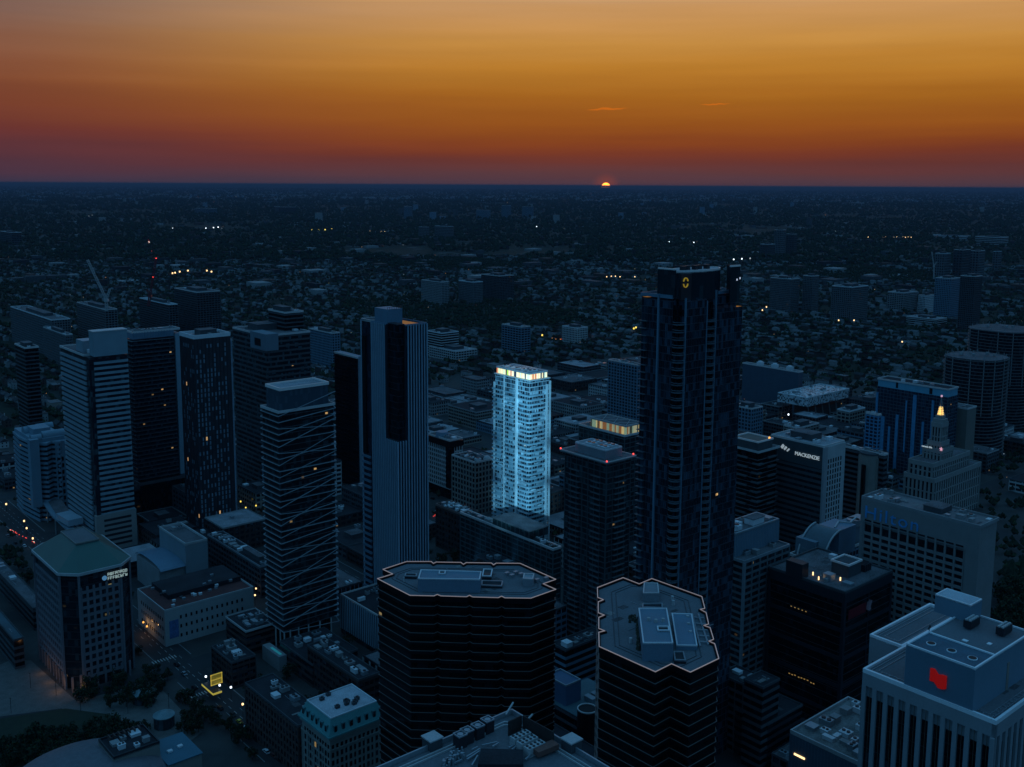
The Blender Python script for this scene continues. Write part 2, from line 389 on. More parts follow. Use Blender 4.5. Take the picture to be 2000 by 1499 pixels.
# ------------------------------------------------------------------ ground and streets
def poly_off(poly, t):
    n = len(poly); P = [Vector((p[0], p[1])) for p in poly]; out = []
    for i in range(n):
        a, b, c = P[i-1], P[i], P[(i+1) % n]; e1 = (b-a).normalized(); e2 = (c-b).normalized()
        n1 = Vector((e1.y, -e1.x)); n2 = Vector((e2.y, -e2.x)); k = n1+n2
        q = b+k*(t/max(.35, k.dot(n1))); out.append((q.x, q.y))
    return out
def ground_mat():
    m, n, l, b = newmat('ground_cover')
    t = n.new('ShaderNodeTexCoord')
    def noise(sc, det=4, mapscale=None):
        a = n.new('ShaderNodeTexNoise'); a.inputs['Scale'].default_value = sc; a.inputs['Detail'].default_value = det
        l.new(t.outputs['Object'], a.inputs[0]); return a.outputs[0]
    big = noise(.0012, 5); mid = noise(.012, 4); fine = noise(.09, 3)
    v = n.new('ShaderNodeTexVoronoi'); v.inputs['Scale'].default_value = .03; l.new(t.outputs['Object'], v.inputs[0])
    def rmp(src, stops):
        r = n.new('ShaderNodeValToRGB'); l.new(src, r.inputs[0]); e = r.color_ramp.elements
        e[0].position, e[0].color = stops[0]; e[1].position, e[1].color = stops[1]
        return r.outputs[0]
    green = rmp(fine, [(.35, (.010, .018, .012, 1)), (.7, (.020, .030, .019, 1))])
    grey = rmp(fine, [(.3, (.025, .026, .027, 1)), (.75, (.06, .06, .06, 1))])
    def mixn(f, a, c):
        x = n.new('ShaderNodeMix'); x.data_type = 'RGBA'; l.new(f, x.inputs[0]); l.new(a, x.inputs[6]); l.new(c, x.inputs[7]); return x.outputs[2]
    f1 = rmp(mid, [(.56, (0, 0, 0, 1)), (.68, (.6, .6, .6, 1))])
    base = mixn(f1, green, grey)
    # far roofs and yards: scattered paler cells
    sp = n.new('ShaderNodeSeparateColor'); l.new(v.outputs['Color'], sp.inputs[0])
    g = rmp(sp.outputs[0], [(.93, (0, 0, 0, 1)), (.94, (.7, .7, .7, 1))])
    pale = n.new('ShaderNodeRGB'); pale.outputs[0].default_value = (.12, .12, .125, 1)
    base = mixn(g, base, pale.outputs[0])
    l.new(base, b.inputs['Base Color']); b.inputs['Roughness'].default_value = .95; b.inputs['Specular IOR Level'].default_value = .2
    return m
g = MB(); g._add([(-60000, -1500, 0), (60000, -1500, 0), (60000, 120000, 0), (-60000, 120000, 0)], [(0, 1, 2, 3)], 0)
g.build('ground', ground_mat(), kind='structure')
M_asph = solid('asphalt', (.024, .025, .028), .85, .25, .05); M_pave = solid('paving', (.040, .038, .037), .85, .4, .08)
M_mark = solid('road_paint', (.45, .45, .42), .7, .2)
ROADS = []
P0 = at(400, 1340, 0)         # a point on the street at lower left; the street grid runs from it
def grid(u, v, z=0.): q = P0+GX*v+GY*u; return Vector((q.x, q.y, z))      # u: up-left along GY, v: up-right along GX
def strip(name, u0, u1, v0, v1, z, mat_, kind='structure'):
    q = MB(); p = [grid(u0, v0, z), grid(u0, v1, z), grid(u1, v1, z), grid(u1, v0, z)]
    q._add(p, [(0, 1, 2, 3)], 0); return q.build(name, mat_, kind=kind)
# city floor (pavements) then roads a step lower-looking strips on top
VS = [0, 132, 235, 330, 430, 540, 640, 760, 880]           # streets running along GY at these v
US = [-330, -215, -95, 25, 150, 280, 400, 520]              # streets running along GX at these u
strip('pavement', -420, 600, -120, 1000, .05, M_pave)
for k, v in enumerate(VS):
    wd = 9 if k else 8
    strip('road', -420, 600, v-wd, v+wd, .10+.004*k, M_asph); ROADS.append(('v', v-wd-4, v+wd+4))
for k, u in enumerate(US):
    wd = 8 if k != 1 else 12
    strip('road', u-wd, u+wd, -120, 1000, .16+.004*k, M_asph); ROADS.append(('u', u-wd-4, u+wd+4))
mk = MB()
for k, v in enumerate(VS[:3]):
    for i in range(-70, 100):
        a = i*6.; p = [grid(a, v-.12, .24), grid(a, v+.12, .24), grid(a+3, v+.12, .24), grid(a+3, v-.12, .24)]
        mk._add(p, [(0, 1, 2, 3)], 0)
    for s in (-1, 1):
        for i in range(-35, 50):
            a = i*12.; p = [grid(a, v+s*3.4-.08, .24), grid(a, v+s*3.4+.08, .24), grid(a+4, v+s*3.4+.08, .24), grid(a+4, v+s*3.4-.08, .24)]
            mk._add(p, [(0, 1, 2, 3)], 0)
mk.build('road_markings', M_mark, kind='structure')
kb = MB()
for k, v in enumerate(VS[:3]):
    for s in (-1, 1):
        for i in range(len(US)-1):
            a, c = grid(US[i]+13, v+s*(9.1), 0), grid(US[i+1]-13, v+s*9.1, 0)
            kb.bar((a.x, a.y, .12), (c.x, c.y, .12), .15, 0, .12)
kb.build('kerb', M_conc, kind='structure')

# ------------------------------------------------------------------ towers, left group
def crop(N, k, ox, oy): return (N[0]/k+ox, N[1]/k+oy)
def mid_tower(name, label, N_, xl, xr, h=None, yb=None, gm=None, wm=None, fh=3.4, bh=1.2, t=.25, fin=None, finw=.3, roof=None, cope=None, pent=None, n=4, seed=1, cat='tower', group=None, sides='wsen', cutroof=False, pm=None):
    b = B(name, label, cat, N_, xl, xr, h, yb, group=group); H = b.H
    MB().box(.3, b.w-.3, .3, b.d-.3, 0, H-.6).build('glazing', gm or G_dark, b.root)
    q = MB(); floors(q, .3, b.w-.3, .3, b.d-.3, 0, H-.5, fh, bh, t)
    q.build('floor_bands', wm or M_conc, b.root)
    if fin:
        q = MB(); fins(q, .3, b.w-.3, .3, b.d-.3, 0, H-.5, fin, finw, t+.08, sides=sides); q.build('piers', wm or M_conc, b.root)
    roofkit(b, 0, b.w, 0, b.d, H, n, seed, roof, cope, pent=pent, pm=pm)
    return b

# pale banded bank tower
b = B('office_tower', 'pale blue-grey banded tower with blank metal crown and dark slot at its corner', 'tower', (172, 699), 116, 250, 135); H = b.H; w_, d_ = b.w, b.d
M_rbc = solid('pale_metal_band', (.24, .31, .35), .45, .15)
MB().box(.9, w_-.4, .9, d_-.4, 0, H-.5).build('glazing', glass('rbc_glass', (.008, .014, .022), (.06, .09, .10), 3.6, 2.4, .002), b.root)
q = MB(); floors(q, .4, w_-.5, 7.5, d_-.4, 0, H-.5, 3.6, 1.7, .4); floors(q, 4.2, w_-.5, .5, 7.0, 0, H-.5, 3.6, 1.7, .4); q.build('wall', M_rbc, b.root)
MB().box(4.0, w_, .1, 9, H, H+16.5).build('crown', solid('crown_metal', (.22, .30, .34), .4, .08), b.root)
MB().box(3.7, w_+.3, -.2, 9.3, H+16.5, H+17.1).build('crown_coping', M_cope, b.root)
q = MB().box(4, 13, 22, 36, H, H+8); q.build('penthouse', M_rbc, b.root)
roofkit(b, 0, w_, 9.5, d_, H, 7, 3)
MB().box(-.2, w_+.6, -.6, 3, 0, 26).build('podium_wall', solid('podium_stone', (.27, .25, .235), .8, .1), b.root)
q = MB()
for i in range(6):
    q.box(5, w_-3, -.72, -.5, 3+i*3.6, 4.6+i*3.6)
q.build('louver_slots', M_metald, b.root)

mid_tower('office_tower', 'narrow dark flat-roofed tower at the far left, in front of pale mid-rise offices', (48, 681), 28, 76, 110, gm=G_black, wm=M_concd, pent=[(.2, .8, .3, .7, 3)], seed=4)

# balcony tower with slim blue-grey end wall
b = B('residential_tower', 'dark balcony-ringed tower with smooth blue-grey end wall, right of the pale banded tower', 'tower', (258, 664), 246, 352, 135); H = b.H
MB().box(.5, b.w-4.5, .5, b.d-.5, 0, H-.5).build('glazing', glass('bal_glass', (.006, .01, .016), (.035, .055, .075), 3.1, 1.5, .004), b.root)
q = MB(); floors(q, 0, b.w-5, 0, b.d, 28, H-.5, 3.1, .35, .9); q.build('balcony_slabs', solid('slab_dim', (.10, .12, .135), .8, .1), b.root)
q = MB()
for i in range(34): 
    z = 28+i*3.1; q.box(-.95, -.88, 0, b.d, z+.35, z+1.4); q.box(-.9, b.w-5, -.95, -.88, z+.35, z+1.4)
q.build('railings', glass('rail_glass', (.02, .035, .05), (.04, .06, .08), 3.1, 1.5, 0), b.root)
MB().box(b.w-4.4, b.w, -1.2, b.d, 14, H+2).build('end_wall', solid('end_panel', (.22, .31, .37), .5, .08), b.root)
q = MB()
for i in range(14): q.box(1+i*(b.w-7)/14, 1.4+i*(b.w-7)/14, -.2, .1, H, H+5)
q.box(.3, b.w-5, .1, b.d, H, H+5); q.build('crown', M_blueg, b.root)
roofkit(b, 0, b.w, 0, b.d, H+5, 5, 6)
MB().box(-2, b.w+6, -8, b.d+2, 0, 27).build('podium', G_black, b.root)
MB().edge_ring([(-2.1, -8.1), (b.w+6.1, -8.1), (b.w+6.1, b.d+2.1), (-2.1, b.d+2.1)], 25.5, 27.6, .8).build('podium_parapet', M_concd, b.root)

# tower of narrow lit window columns
b = B('residential_tower', 'dark slab tower with irregular columns of narrow pale windows and a bright white rooftop edge', 'tower', (378, 662), 350, 450, 144); H = b.H
MB().box(.3, b.w-.3, .3, b.d-.3, 0, H-.5).build('wall', solid('charcoal_panel', (.022, .025, .032), .4, .2), b.root)
q = MB(); fins(q, .3, b.w-.3, .3, b.d-.3, 0, H-1, 2.6, .25, .25); q.build('fins', M_metald, b.root)
sp = []; r = random.Random(11)
for i in range(9):
    for k in range(38):
        if r.random() < .62: sp.append((1.9+i*2.62, .18, 9+k*3.45, 1.0, 2.5, 'y'))
for i in range(8):
    for k in range(38):
        if r.random() < .3: sp.append((.18, 1.9+i*2.62, 9+k*3.45, 1.0, 2.5, 'x'))
windows(b, sp, solid('pale_blind', (.16, .22, .27), .4, .3, .6), glow_mat('warm_lit', (1, .55, .22), .45), .02)
windows(b, [(2+i*2.62, .16, 2+k*3, 1.3, 1.6, 'y') for i in range(9) for k in range(2)], glow_mat('warm_lobby', (1, .5, .18), .4), top=18)
roofkit(b, 0, b.w, 0, b.d, H, 5, 8, mroof=M_roofl, cope=M_white, ch=2.2, ct=.8, pent=[(.3, .75, .3, .7, 4)])
MB().box(b.w, b.w+1.6, 1, 5, 6, H-3).build('edge_strip', solid('edge_strip', (.20, .26, .32), .5, .3, .4), b.root)

# wide dark complex behind, with framed end
b = mid_tower('office_tower', 'broad dark office tower with projecting framed top corner, behind the diagonal-line tower', (520, 657), 454, 606, 130, gm=G_teal, wm=M_concd, fh=4, bh=1.5, t=.5, pent=[(.2, .8, .5, .8, 5)], seed=9)
MB().box(-1, 10, -1, 26, 118, 131.5).build('framed_top', solid('frame_panel', (.13, .18, .22), .6, .1), b.root)
MB().box(-1.3, -.9, 8, 18, 121, 127).build('opening', M_black, b.root)
mid_tower('office_tower', 'dark office tower with flat pale roof rising behind the framed dark tower', (556, 612), 523, 593, 145, gm=G_black, wm=M_concd, pent=[(.1, .5, .2, .8, 4)], seed=10)

# the diagonal-line tower
b = B('residential_tower', 'dark glass tower wrapped in thin pale zigzag lines, blue swimming pool at its foot', 'tower', (543, 807), 508, 655, 133); H = b.H; w_, d_ = b.w, b.d
MB().box(.8, w_-.8, .8, d_-.8, 14, H).build('glazing', glass('diag_glass', (.005, .010, .014), (.03, .055, .065), 3.25, 1.5, .003), b.root)
q = MB(); floors(q, .8, w_-.8, .8, d_-.8, 14, H, 3.25, .3, .35); q.build('floor_slabs', M_concd, b.root)
M_line = solid('pale_line', (.30, .34, .37), .5, .1)
q = MB(); r = random.Random(5); pat = [-3.2, 11.0, 0., 6.5, -3.2, 3.2, 9.0, 0., 12.5, 3.2]; nf = int((H-14)/3.25)
for i in range(nf+1):
    z = 14+i*3.25
    q.bar((0, d_, z), (0, 0, z), .17); z2 = z+pat[i % 10]
    xe = w_
    if z2 > H+9: xe = w_*(H+9-z)/max(1e-3, z2-z); z2 = H+9
    if z2 < 10: z2 = 10
    q.bar((0, -.05, z), (xe, -.05, z2), .18 if i % 2 else .15)
    q.bar((0, d_, z), (w_, d_, z+pat[(i+3) % 10]), .22); q.bar((w_, 0, z+pat[i % 10]), (w_, d_, z+pat[(i+3) % 10]), .2)
q.build('diagonal_lines', M_line, b.root)
pieces(b, 'corner_balcony', [MB().cyl(w_-1.2, 1.5, 1.9, 14+i*3.25, 14.35+i*3.25, n=12) for i in range(nf)], solid('slab_pale', (.26, .32, .36), .7, .1))
for x, y in [(.5, .5), (.5, 5), (.5, 10), (.5, 15), (4, .5), (9, .5), (15, .5), (22, .5), (29, .5), (w_-.8, d_-.8)]: MB().cyl(x+.3, y+.3, .4, 0, 14, n=8).build('column', M_light, b.root)
MB().box(5, w_-2, 5, d_-2, 0, 14).build('lobby', G_dark, b.root)
MB().box(3.0, w_-2.5, 3.0, d_-1.5, H, H+11).build('crown', glass('crown_glass', (.05, .075, .10), (.08, .11, .14), 3.6, 1.5, 0), b.root)
MB().edge_ring([(2.6, 2.6), (w_-2.1, 2.6), (w_-2.1, d_-1.1), (2.6, d_-1.1)], H+10.6, H+12.2, .6).build('crown_edge', M_copew, b.root)
MB().box(3.2, w_-2.7, 3.2, d_-1.7, H+11, H+11.3).build('roof', M_roofl, b.root)
roofkit(b, 0, w_, 0, d_, H, 4, 12)
pl = B('pool_terrace', 'small lit turquoise swimming pool on a terrace at the foot of the diagonal-line tower', 'terrace', (545, 1284), 512, 560, 8)
MB().box(0, pl.w, 0, pl.d, 0, 8).build('terrace', M_conc, pl.root)
MB().box(1.5, pl.w-1.5, 2, pl.d-6, 8, 8.15).build('pool_water', glow_mat('pool', (.03, .38, .42), .22, (.05, .3, .35)), pl.root)

# black slab with pale end
b = mid_tower('office_tower', 'plain black slab tower with slim pale end wall, left of the white-finned tower', (697, 700), 652, 700, 110, gm=G_black, wm=M_black, fh=3.6, bh=.8, t=.12, cope=M_cope, seed=14, n=6)
MB().box(b.w, b.w+5, .5, b.d, 0, 111).build('end_wall', solid('end_wall_grey', (.17, .23, .28), .6, .1), b.root)

# white-finned tower
b = B('office_tower', 'tall tower of close pale vertical fins with dark glass notch in its upper corner', 'tower', (775, 638), 705, 834, 173); H = b.H; w_, d_ = b.w, b.d
xn = b.side(792); yn = run_to(b.P, b.gy, 753); ys = run_to(b.P, b.gy, 722); zn = 108
G_str = glass('fin_glass', (.006, .014, .026), (.02, .035, .055), 3.6, 1.8, .0015, lits=.8)
MB().box(.4, w_-.4, .4, d_-.4, 0, zn).box(xn+.2, w_-.4, .4, d_-.4, zn, H).box(.4, xn+.2, yn+.2, d_-.4, zn, H).build('glazing', G_str, b.root)
M_fin = solid('fin_pale', (.32, .43, .52), .45, .08)
q = MB()
nx = int(w_/1.75)
for i in range(nx+1):
    x = i*w_/nx; z1 = H if x > xn-.1 else zn
    q.box(x-.24, x+.24, -.35, .45, 10, z1); q.box(x-.24, x+.24, d_-.4, d_+.35, 10, H)
ny = int(d_/1.75)
for i in range(ny+1):
    y = i*d_/ny
    if y < ys: q.box(-.35, .45, y-.24, y+.24, 10, H if y > yn-.1 else zn)
    q.box(w_-.4, w_+.35, y-.24, y+.24, 10, H)
q.build('fins', M_fin, b.root)
MB().box(xn-.1, xn+.3, .3, yn, zn, H).box(.3, xn, yn-.1, yn+.3, zn, H).box(.6, xn, .6, yn, zn-.3, zn+.1).build('notch_frame', M_metald, b.root)
MB().box(1.5, xn+.4, 1.5, yn+.4, H+.4, H+.7).build('notch_roof', M_roofd, b.root); MB().box(1.6, xn+.3, 1.6, yn+.3, zn, H+.4).build('notch_glazing', glass('notch_glass', (.003, .005, .009), (.012, .02, .03), 3.6, 1.5, .0), b.root)
q = MB(); floors(q, 1.6, xn, 1.6, yn, zn, H, 3.6, .25, .12); q.build('notch_bands', M_metald, b.root)
q = MB(); floors(q, 0, 4, ys+1.2, d_, 10, H*.55, 3.6, 1.2, .5); q.build('side_balconies', M_blueg, b.root)
MB().box(-.4, .5, ys+4.5, ys+8, H*.55, H-9).build('side_slot', M_black, b.root)
x0, x1 = b.side(760, 10), b.side(800, 14)
MB().box(2, 12, yn+1, yn+14, H, H+8).build('mechanical_box', M_blueg, b.root)
q = MB()
for i in range(7): q.box(2+i*1.5, 2.15+i*1.5, yn+1, yn+1.15, H+8, H+9.2)
q.box(2, 12, yn+1, yn+1.1, H+9.1, H+9.25); q.build('roof_railing', M_redroof, b.root)
roofkit(b, 0, w_, yn+14.5, d_, H, 2, 15)
MB().edge_ring([(0, 0), (w_, 0), (w_, d_), (0, d_)][1:3]+[(0, d_), (0, yn), (xn, yn), (xn, 0)], H-.4, H+.6, .5).build('parapet', M_blueg, b.root)
b2 = B('podium_building', 'low dark finned podium with roof terrace at the foot of the white-finned tower', 'podium', (738, 1205), 665, 850, 22)
# podium body
MB().box(0, b2.w, 0, b2.d, 0, 22).build('wall', glass('pod_glass', (.006, .012, .018), (.03, .05, .06), 4, 3, .01), b2.root)
q = MB(); fins(q, 0, b2.w, 0, b2.d, 3, 21.8, 1.9, .6, .3); q.build('fins', M_fin, b2.root)
roofkit(b2, 0, b2.w, 0, b2.d, 22, 14, 16, mroof=M_roofd)

# ------------------------------------------------------------------ the lit tower
b = B('residential_tower', 'brightly lit pale cyan apartment tower with glowing multicoloured crown, centre of view', 'tower', (1034, 745), 964, 1076, 118); H = b.H; w_, d_ = b.w, b.d
BR = b
fh = 3.05; nf = int(H/fh)
G_br = glass('lit_tower_glass', (.010, .026, .045), (.30, .46, .54), fh, 1.25, .004, thr=.5, rough=.25, litcol=(.7, .95, 1), lits=.9)
M_bs = solid('white_slab', (.62, .72, .76), .6, .08)
MB().box(1.0, w_-1.0, 1.0, d_-1.0, 0, H).build('glazing', G_br, b.root)
q = MB(); floors(q, 1.0, w_-1.0, 1.0, d_-1.0, 0, H, fh, .55, .22)
fins(q, 1.0, w_-1.0, 1.0, d_-1.0, 0, H, 2.5, .10, .10); q.build('mullions', M_bs, b.root)
bl = []; r = random.Random(17)
for k in range(110):
    z = int(r.uniform(2, nf-2))*fh+.34; wd = r.choice([1.2, 2.4, 3.7, 5]); hh = r.choice([1.1, 2.5, 2.5])
    if r.random() < .6: y = r.uniform(1.2, d_-1.2-wd); bl.append(MB().box(.93, 1.0, y, y+wd, z, z+hh))
    else: x = r.uniform(1.2, w_-1.2-wd); bl.append(MB().box(x, x+wd, .93, 1.0, z, z+hh))
pieces(b, 'window_blind', bl, solid('pale_blind_lit', (.62, .76, .82), .5, .25, .3))
# bays and balconies
bays = [('w', d_*.74, d_+.8), ('w', d_*.40, d_*.66), ('c', 0, 0), ('e', 0, 0)]
SLI, RLI = [], []; r = random.Random(3)
for i in range(2, nf-2):
    z = i*fh
    for j, (k, a, c) in enumerate(bays):
        sl = MB(); rl = MB(); SLI.append(sl); RLI.append(rl)
        if k == 'w':
            if j == 0 and i in (14, 15, 26, 27): continue
            sl.box(-.75, 1.1, a, c, z-.12, z+.22); rl.box(-.75, -.68, a, c if r.random() < .85 else a+(c-a)*.5, z+.22, z+1.1)
            if r.random() < .35: rl.box(-.72, -.62, a+.4, a+(c-a)*.5, z+1.2, z+2.9)
        elif k == 'c':
            yb, xb = d_*.27, w_*.66
            e = -.9 if i < nf-6 else -.2
            pts = [(1.1, yb), (e, yb), (e, 1.2), (e*.3, e*.3), (1.2, e), (xb, e), (xb, 1.1)]
            sl.prism(ccw(pts), z-.12, z+.24)
            for p_, q_ in zip(pts[1:-2], pts[2:-1]):
                if r.random() < .85: rl.bar((p_[0], p_[1], z+.7), (q_[0], q_[1], z+.7), .05, 0, .5)
        else:
            if i in (16, 17): continue
            sl.cyl(w_-.6, d_*.35, 2.6, z-.12, z+.2, n=14); rl.cyl(w_-.6, d_*.35, 2.62, z+.2, z+1.1, n=14)
pieces(b, 'balcony_slab', [q for q in SLI if q.v], M_bs); pieces(b, 'balcony_front', [q for q in RLI if q.v], solid('frosted_glass', (.34, .52, .60), .35, .15, .5))
q = MB()
q.box(-.6, 1.2, d_*.335, d_*.365, 0, H); q.box(-.3, 1.0, d_*.695, d_*.71, 0, H); q.box(w_*.80, w_*.84, -.7, 1.2, 0, H-4); q.box(w_-.6, w_, -.3, 1.2, 0, H-2)
q.box(-.2, 1, d_-.8, d_, 0, H-6); q.build('white_piers', solid('white_pier', (.85, .9, .92), .5, .05), b.root)
MB().box(.2, w_-.2, .2, d_-.2, H-.4, H+.3).build('crown_floor', M_bs, b.root)
x0, x1, y0, y1 = 1.6, w_-2.2, 1.6, d_-1.5; zc0, zc1 = H+.3, H+4.6
MB().box(x0+.5, x1-.5, y0+.5, y1-.5, zc0, zc1).build('crown_core', M_white, b.root)
pal = [((1, .93, .60), .85, 10), ((1, .80, .42), .8, 6), ((.75, 1, .70), .8, 4), ((1, .25, .10), .5, 3), ((.5, .9, .10), .7, 1), ((.06, .10, .16), .15, 2)]
cm = []
for i, (c_, s_, n_) in enumerate(pal): cm += [glow_mat('crown_light_%s' % 'abcdef'[i], c_, s_)]*n_
r = random.Random(21)
def crown(b, x0, x1, y0, y1, z0, z1, cm, r, root):
    per = [('y', x0, x1, y0), ('x', y0, y1, x0), ('y', x0, x1, y1), ('x', y0, y1, x1)]
    for ax, a, c, k in per:
        n = max(3, round((c-a)/1.25)); u = a
        for i in range(n):
            wd = (c-a)/n; q = MB()
            if ax == 'y': q.box(u+.05, u+wd-.05, k-.12, k+.12, z0+.3, z1-.5)
            else: q.box(k-.12, k+.12, u+.05, u+wd-.05, z0+.3, z1-.5)
            q.build('crown_panel', r.choice(cm), root); u += wd
crown(b, x0, x1, y0, y1, zc0, zc1, cm, r, b.root)
q = MB().edge_ring([(x0-.3, y0-.3), (x1+.3, y0-.3), (x1+.3, y1+.3), (x0-.3, y1+.3)], zc1-.5, zc1+.7, .5)
for i in range(1, 4): q.box(x0, x1, y0+(y1-y0)*i/4-.2, y0+(y1-y0)*i/4+.2, zc1+.3, zc1+.6)
q.build('crown_frame', M_white, b.root)
MB().box(x0, x1, y0, y1, zc1-.1, zc1+.15).build('roof', M_roofl, b.root)
for i in range(5): hvac(b, x0+1.5, y0+2+i*(y1-y0-6)/4.5, zc1+.15, 3+random.random()*5, 2.5, 1.4, M_white, 2)
# warm light of the crown itself
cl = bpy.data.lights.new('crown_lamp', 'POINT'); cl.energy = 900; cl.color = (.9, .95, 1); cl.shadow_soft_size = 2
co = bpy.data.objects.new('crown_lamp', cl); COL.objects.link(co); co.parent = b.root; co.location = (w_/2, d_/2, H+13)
# added unseen spots to brighten the facade, narrow beams stacked up both lit faces
def added_flood(px_, py_, h_, tx, ty, tz, power, cone):
    p = at(px_, py_, h_); s = bpy.data.lights.new('added_spot', 'SPOT'); s.energy = power; s.color = (.19, .62, .96); s.spot_size = rad(cone); s.spot_blend = .8; s.shadow_soft_size = .6
    o = bpy.data.objects.new('added_spot', s); COL.objects.link(o); o.location = (p.x, p.y, p.z+1)
    g_ = BR.P+BR.gx*tx+BR.gy*ty; d = Vector((g_.x, g_.y, tz))-o.location; o.rotation_euler = d.to_track_quat('-Z', 'Y').to_euler(); return o
FP = 2.6e6
for tz in (31, 60, 87, 110):
    added_flood(925, 1107, 113, 0, d_*.45, tz, FP, 6.4)
    added_flood(1000, 1110, 113, w_*.4, 3, tz, FP, 6.2)
# ------------------------------------------------------------------ around the lit tower
def banded_block(b, gm, wm, fh=3.6, bh=1.0, t=.25, z0=0, fin=None, finw=.35, H=None, x0=0, x1=None, y0=0, y1=None, nm='floor_bands'):
    H = b.H if H is None else H; x1 = b.w if x1 is None else x1; y1 = b.d if y1 is None else y1
    MB().box(x0+.3, x1-.3, y0+.3, y1-.3, z0, H-.5).build('glazing', gm, b.root)
    q = MB(); floors(q, x0+.3, x1-.3, y0+.3, y1-.3, z0, H-.4, fh, bh, t); q.build(nm, wm, b.root)
    if fin: q = MB(); fins(q, x0+.3, x1-.3, y0+.3, y1-.3, z0, H-.4, fin, finw, t+.07); q.build('piers', wm, b.root)
b = B('apartment_block', 'long low dark green glass block with roof terraces, directly before the lit cyan tower', 'building', (1080, 1075), 898, 1097, 38)
banded_block(b, glass('green_glass', (.008, .024, .028), (.035, .08, .085), 3.2, 1.6, .002), solid('green_band', (.055, .10, .11), .5, .12), 3.2, .7, .2, fin=5.2, finw=.5)
roofkit(b, 0, b.w, 0, b.d, 38, 6, 31, mroof=M_roofd, ct=.8)
MB().box(.6, b.w+9, 22, 56, 38.2, 43).build('penthouse', glass('green_glass'), b.root)
MB().box(.2, b.w+9.4, 21.5, 56.5, 43, 43.7).build('roof_slab', M_roof, b.root)
q = MB(); fins(q, .6, b.w+9, 22, 56, 38.3, 43, 4.2, .35, .15); q.build('piers', M_concd, b.root)
q = MB(); r = random.Random(8)
for i in range(26):
    x, y, s = r.uniform(1, 8), r.uniform(1, 20), r.uniform(.3, .7); q.cyl(x, y, s, 38, 38+s*2, n=6, r1=s*.4)
q.build('planters', solid('planting', (.05, .06, .04), .9, .4), b.root)
b = B('brick_warehouse', 'dark red brick warehouse block left of the green glass block', 'building', (905, 1008), 851, 935, 30)
banded_block(b, G_win, M_brickd, 4, 1.6, .2, fin=3.4, finw=1.1); roofkit(b, 0, b.w, 0, b.d, 30, 16, 33, mroof=M_roofd, cope=solid('brick_cope', (.16, .10, .09), .8, .2))
b = B('office_block', 'cream grid-fronted office block with dark glass corner and bulbous glass roof drum', 'building', (878, 862), 834, 904, 48)
MB().box(.5, b.w-.5, .5, b.d-.5, 0, 42).build('glazing', G_black, b.root)
q = MB(); floors(q, .5, b.w-.5, .5, b.d-.5, 8, 42.5, 3.7, 1.3, .3)
fins(q, .5, b.w-.5, 4, b.d-.5, 8, 42.5, 2.6, 1.0, .35, sides='we'); fins(q, 5, b.w-.5, .5, b.d-.5, 8, 42.5, 2.6, 1.0, .35, sides='sn'); q.build('wall', M_light, b.root)
MB().box(-.2, 4.6, -.2, 4.6, 9, 42.6).build('corner_glazing', G_black, b.root)
MB().box(-.6, b.w+.3, -.6, b.d+.3, 42.5, 47).build('cornice', M_black, b.root)
roofkit(b, 0, b.w, 0, b.d, 48, 5, 34); MB().cyl(b.w*.4, b.d*.55, 6, 48, 52, n=20, r1=4.6).build('roof_drum', M_blueg, b.root)
b = B('office_block', 'beige pilastered block with domed corner turret beside the lit tower', 'building', (928, 905), 882, 962, 42)
banded_block(b, G_win, M_beige, 4.2, 1.4, .2, fin=3.6, finw=1.2); roofkit(b, 0, b.w, 0, b.d, 42, 8, 36, mroof=M_roofd)
q = MB()
for k in range(5): q.cyl(b.w-3, 3, 3*math.cos(k*.3), 42+3*math.sin(k*.3), 42+3*math.sin((k+1)*.3), n=14, r1=3*math.cos((k+1)*.3))
q.build('turret', M_light, b.root)
for i in range(12):
    pass
b = B('residential_tower', 'dark green glass tower with overhanging flat roof, red lamps and pale roof plant', 'tower', (1185, 905), 1103, 1233, 105); H = b.H
banded_block(b, glass('dkgreen_glass', (.008, .020, .025), (.045, .085, .095), 3.1, 1.5, .003), solid('dkgreen_band', (.045, .075, .085), .6, .12), 3.1, .45, .3, fin=4.6, finw=.4)
I_ = []
for i in range(1, 32):
    for y0, y1 in ((b.d*.12, b.d*.34), (b.d*.62, b.d*.86)): I_.append(MB().box(-1.2, .3, y0, y1, i*3.1, i*3.1+.3))
    I_.append(MB().box(b.w*.3, b.w*.75, -1.2, .3, i*3.1, i*3.1+.3))
pieces(b, 'balcony_slab', I_, solid('slab_dim'))
MB().box(-2, b.w+2, -2, b.d+2, H-.2, H+.6).build('roof_overhang', M_roof, b.root)
MB().edge_ring([(-2, -2), (b.w+2, -2), (b.w+2, b.d+2), (-2, b.d+2)], H+.4, H+1.2, .4).build('parapet', M_cope, b.root)
MB().box(3, b.w-3, 4, b.d-5, H+.6, H+5).build('penthouse', M_metal, b.root)
MB().edge_ring([(3, 4), (b.w-3, 4), (b.w-3, b.d-5), (3, b.d-5)], H+5, H+5.8, .5).build('penthouse_coping', M_white, b.root)
for i in range(4): hvac(b, 4.5+(i % 2)*6, 6+(i//2)*9, H+5, 4, 6, 1.4, M_white, 2)
M_red = glow_mat('red_lamp', (1, .06, .05), 3.0); M_warm = glow_mat('warm_lamp', (1, .62, .28), 2.2); M_cool = glow_mat('cool_lamp', (.85, .95, 1), 2.2); M_amber = glow_mat('amber_lamp', (1, .42, .08), 1.8); M_yel = glow_mat('yellow_lamp', (1, .72, .12), 1.4)
for (x, y) in ((-1.7, -1.7), (-1.7, b.d+1.5), (b.w+1.6, b.d*.6), (b.w+1.6, 0)): MB().cyl(x, y, .35, H+1.2, H+1.9, n=8).build('warning_lamp', M_red, b.root)
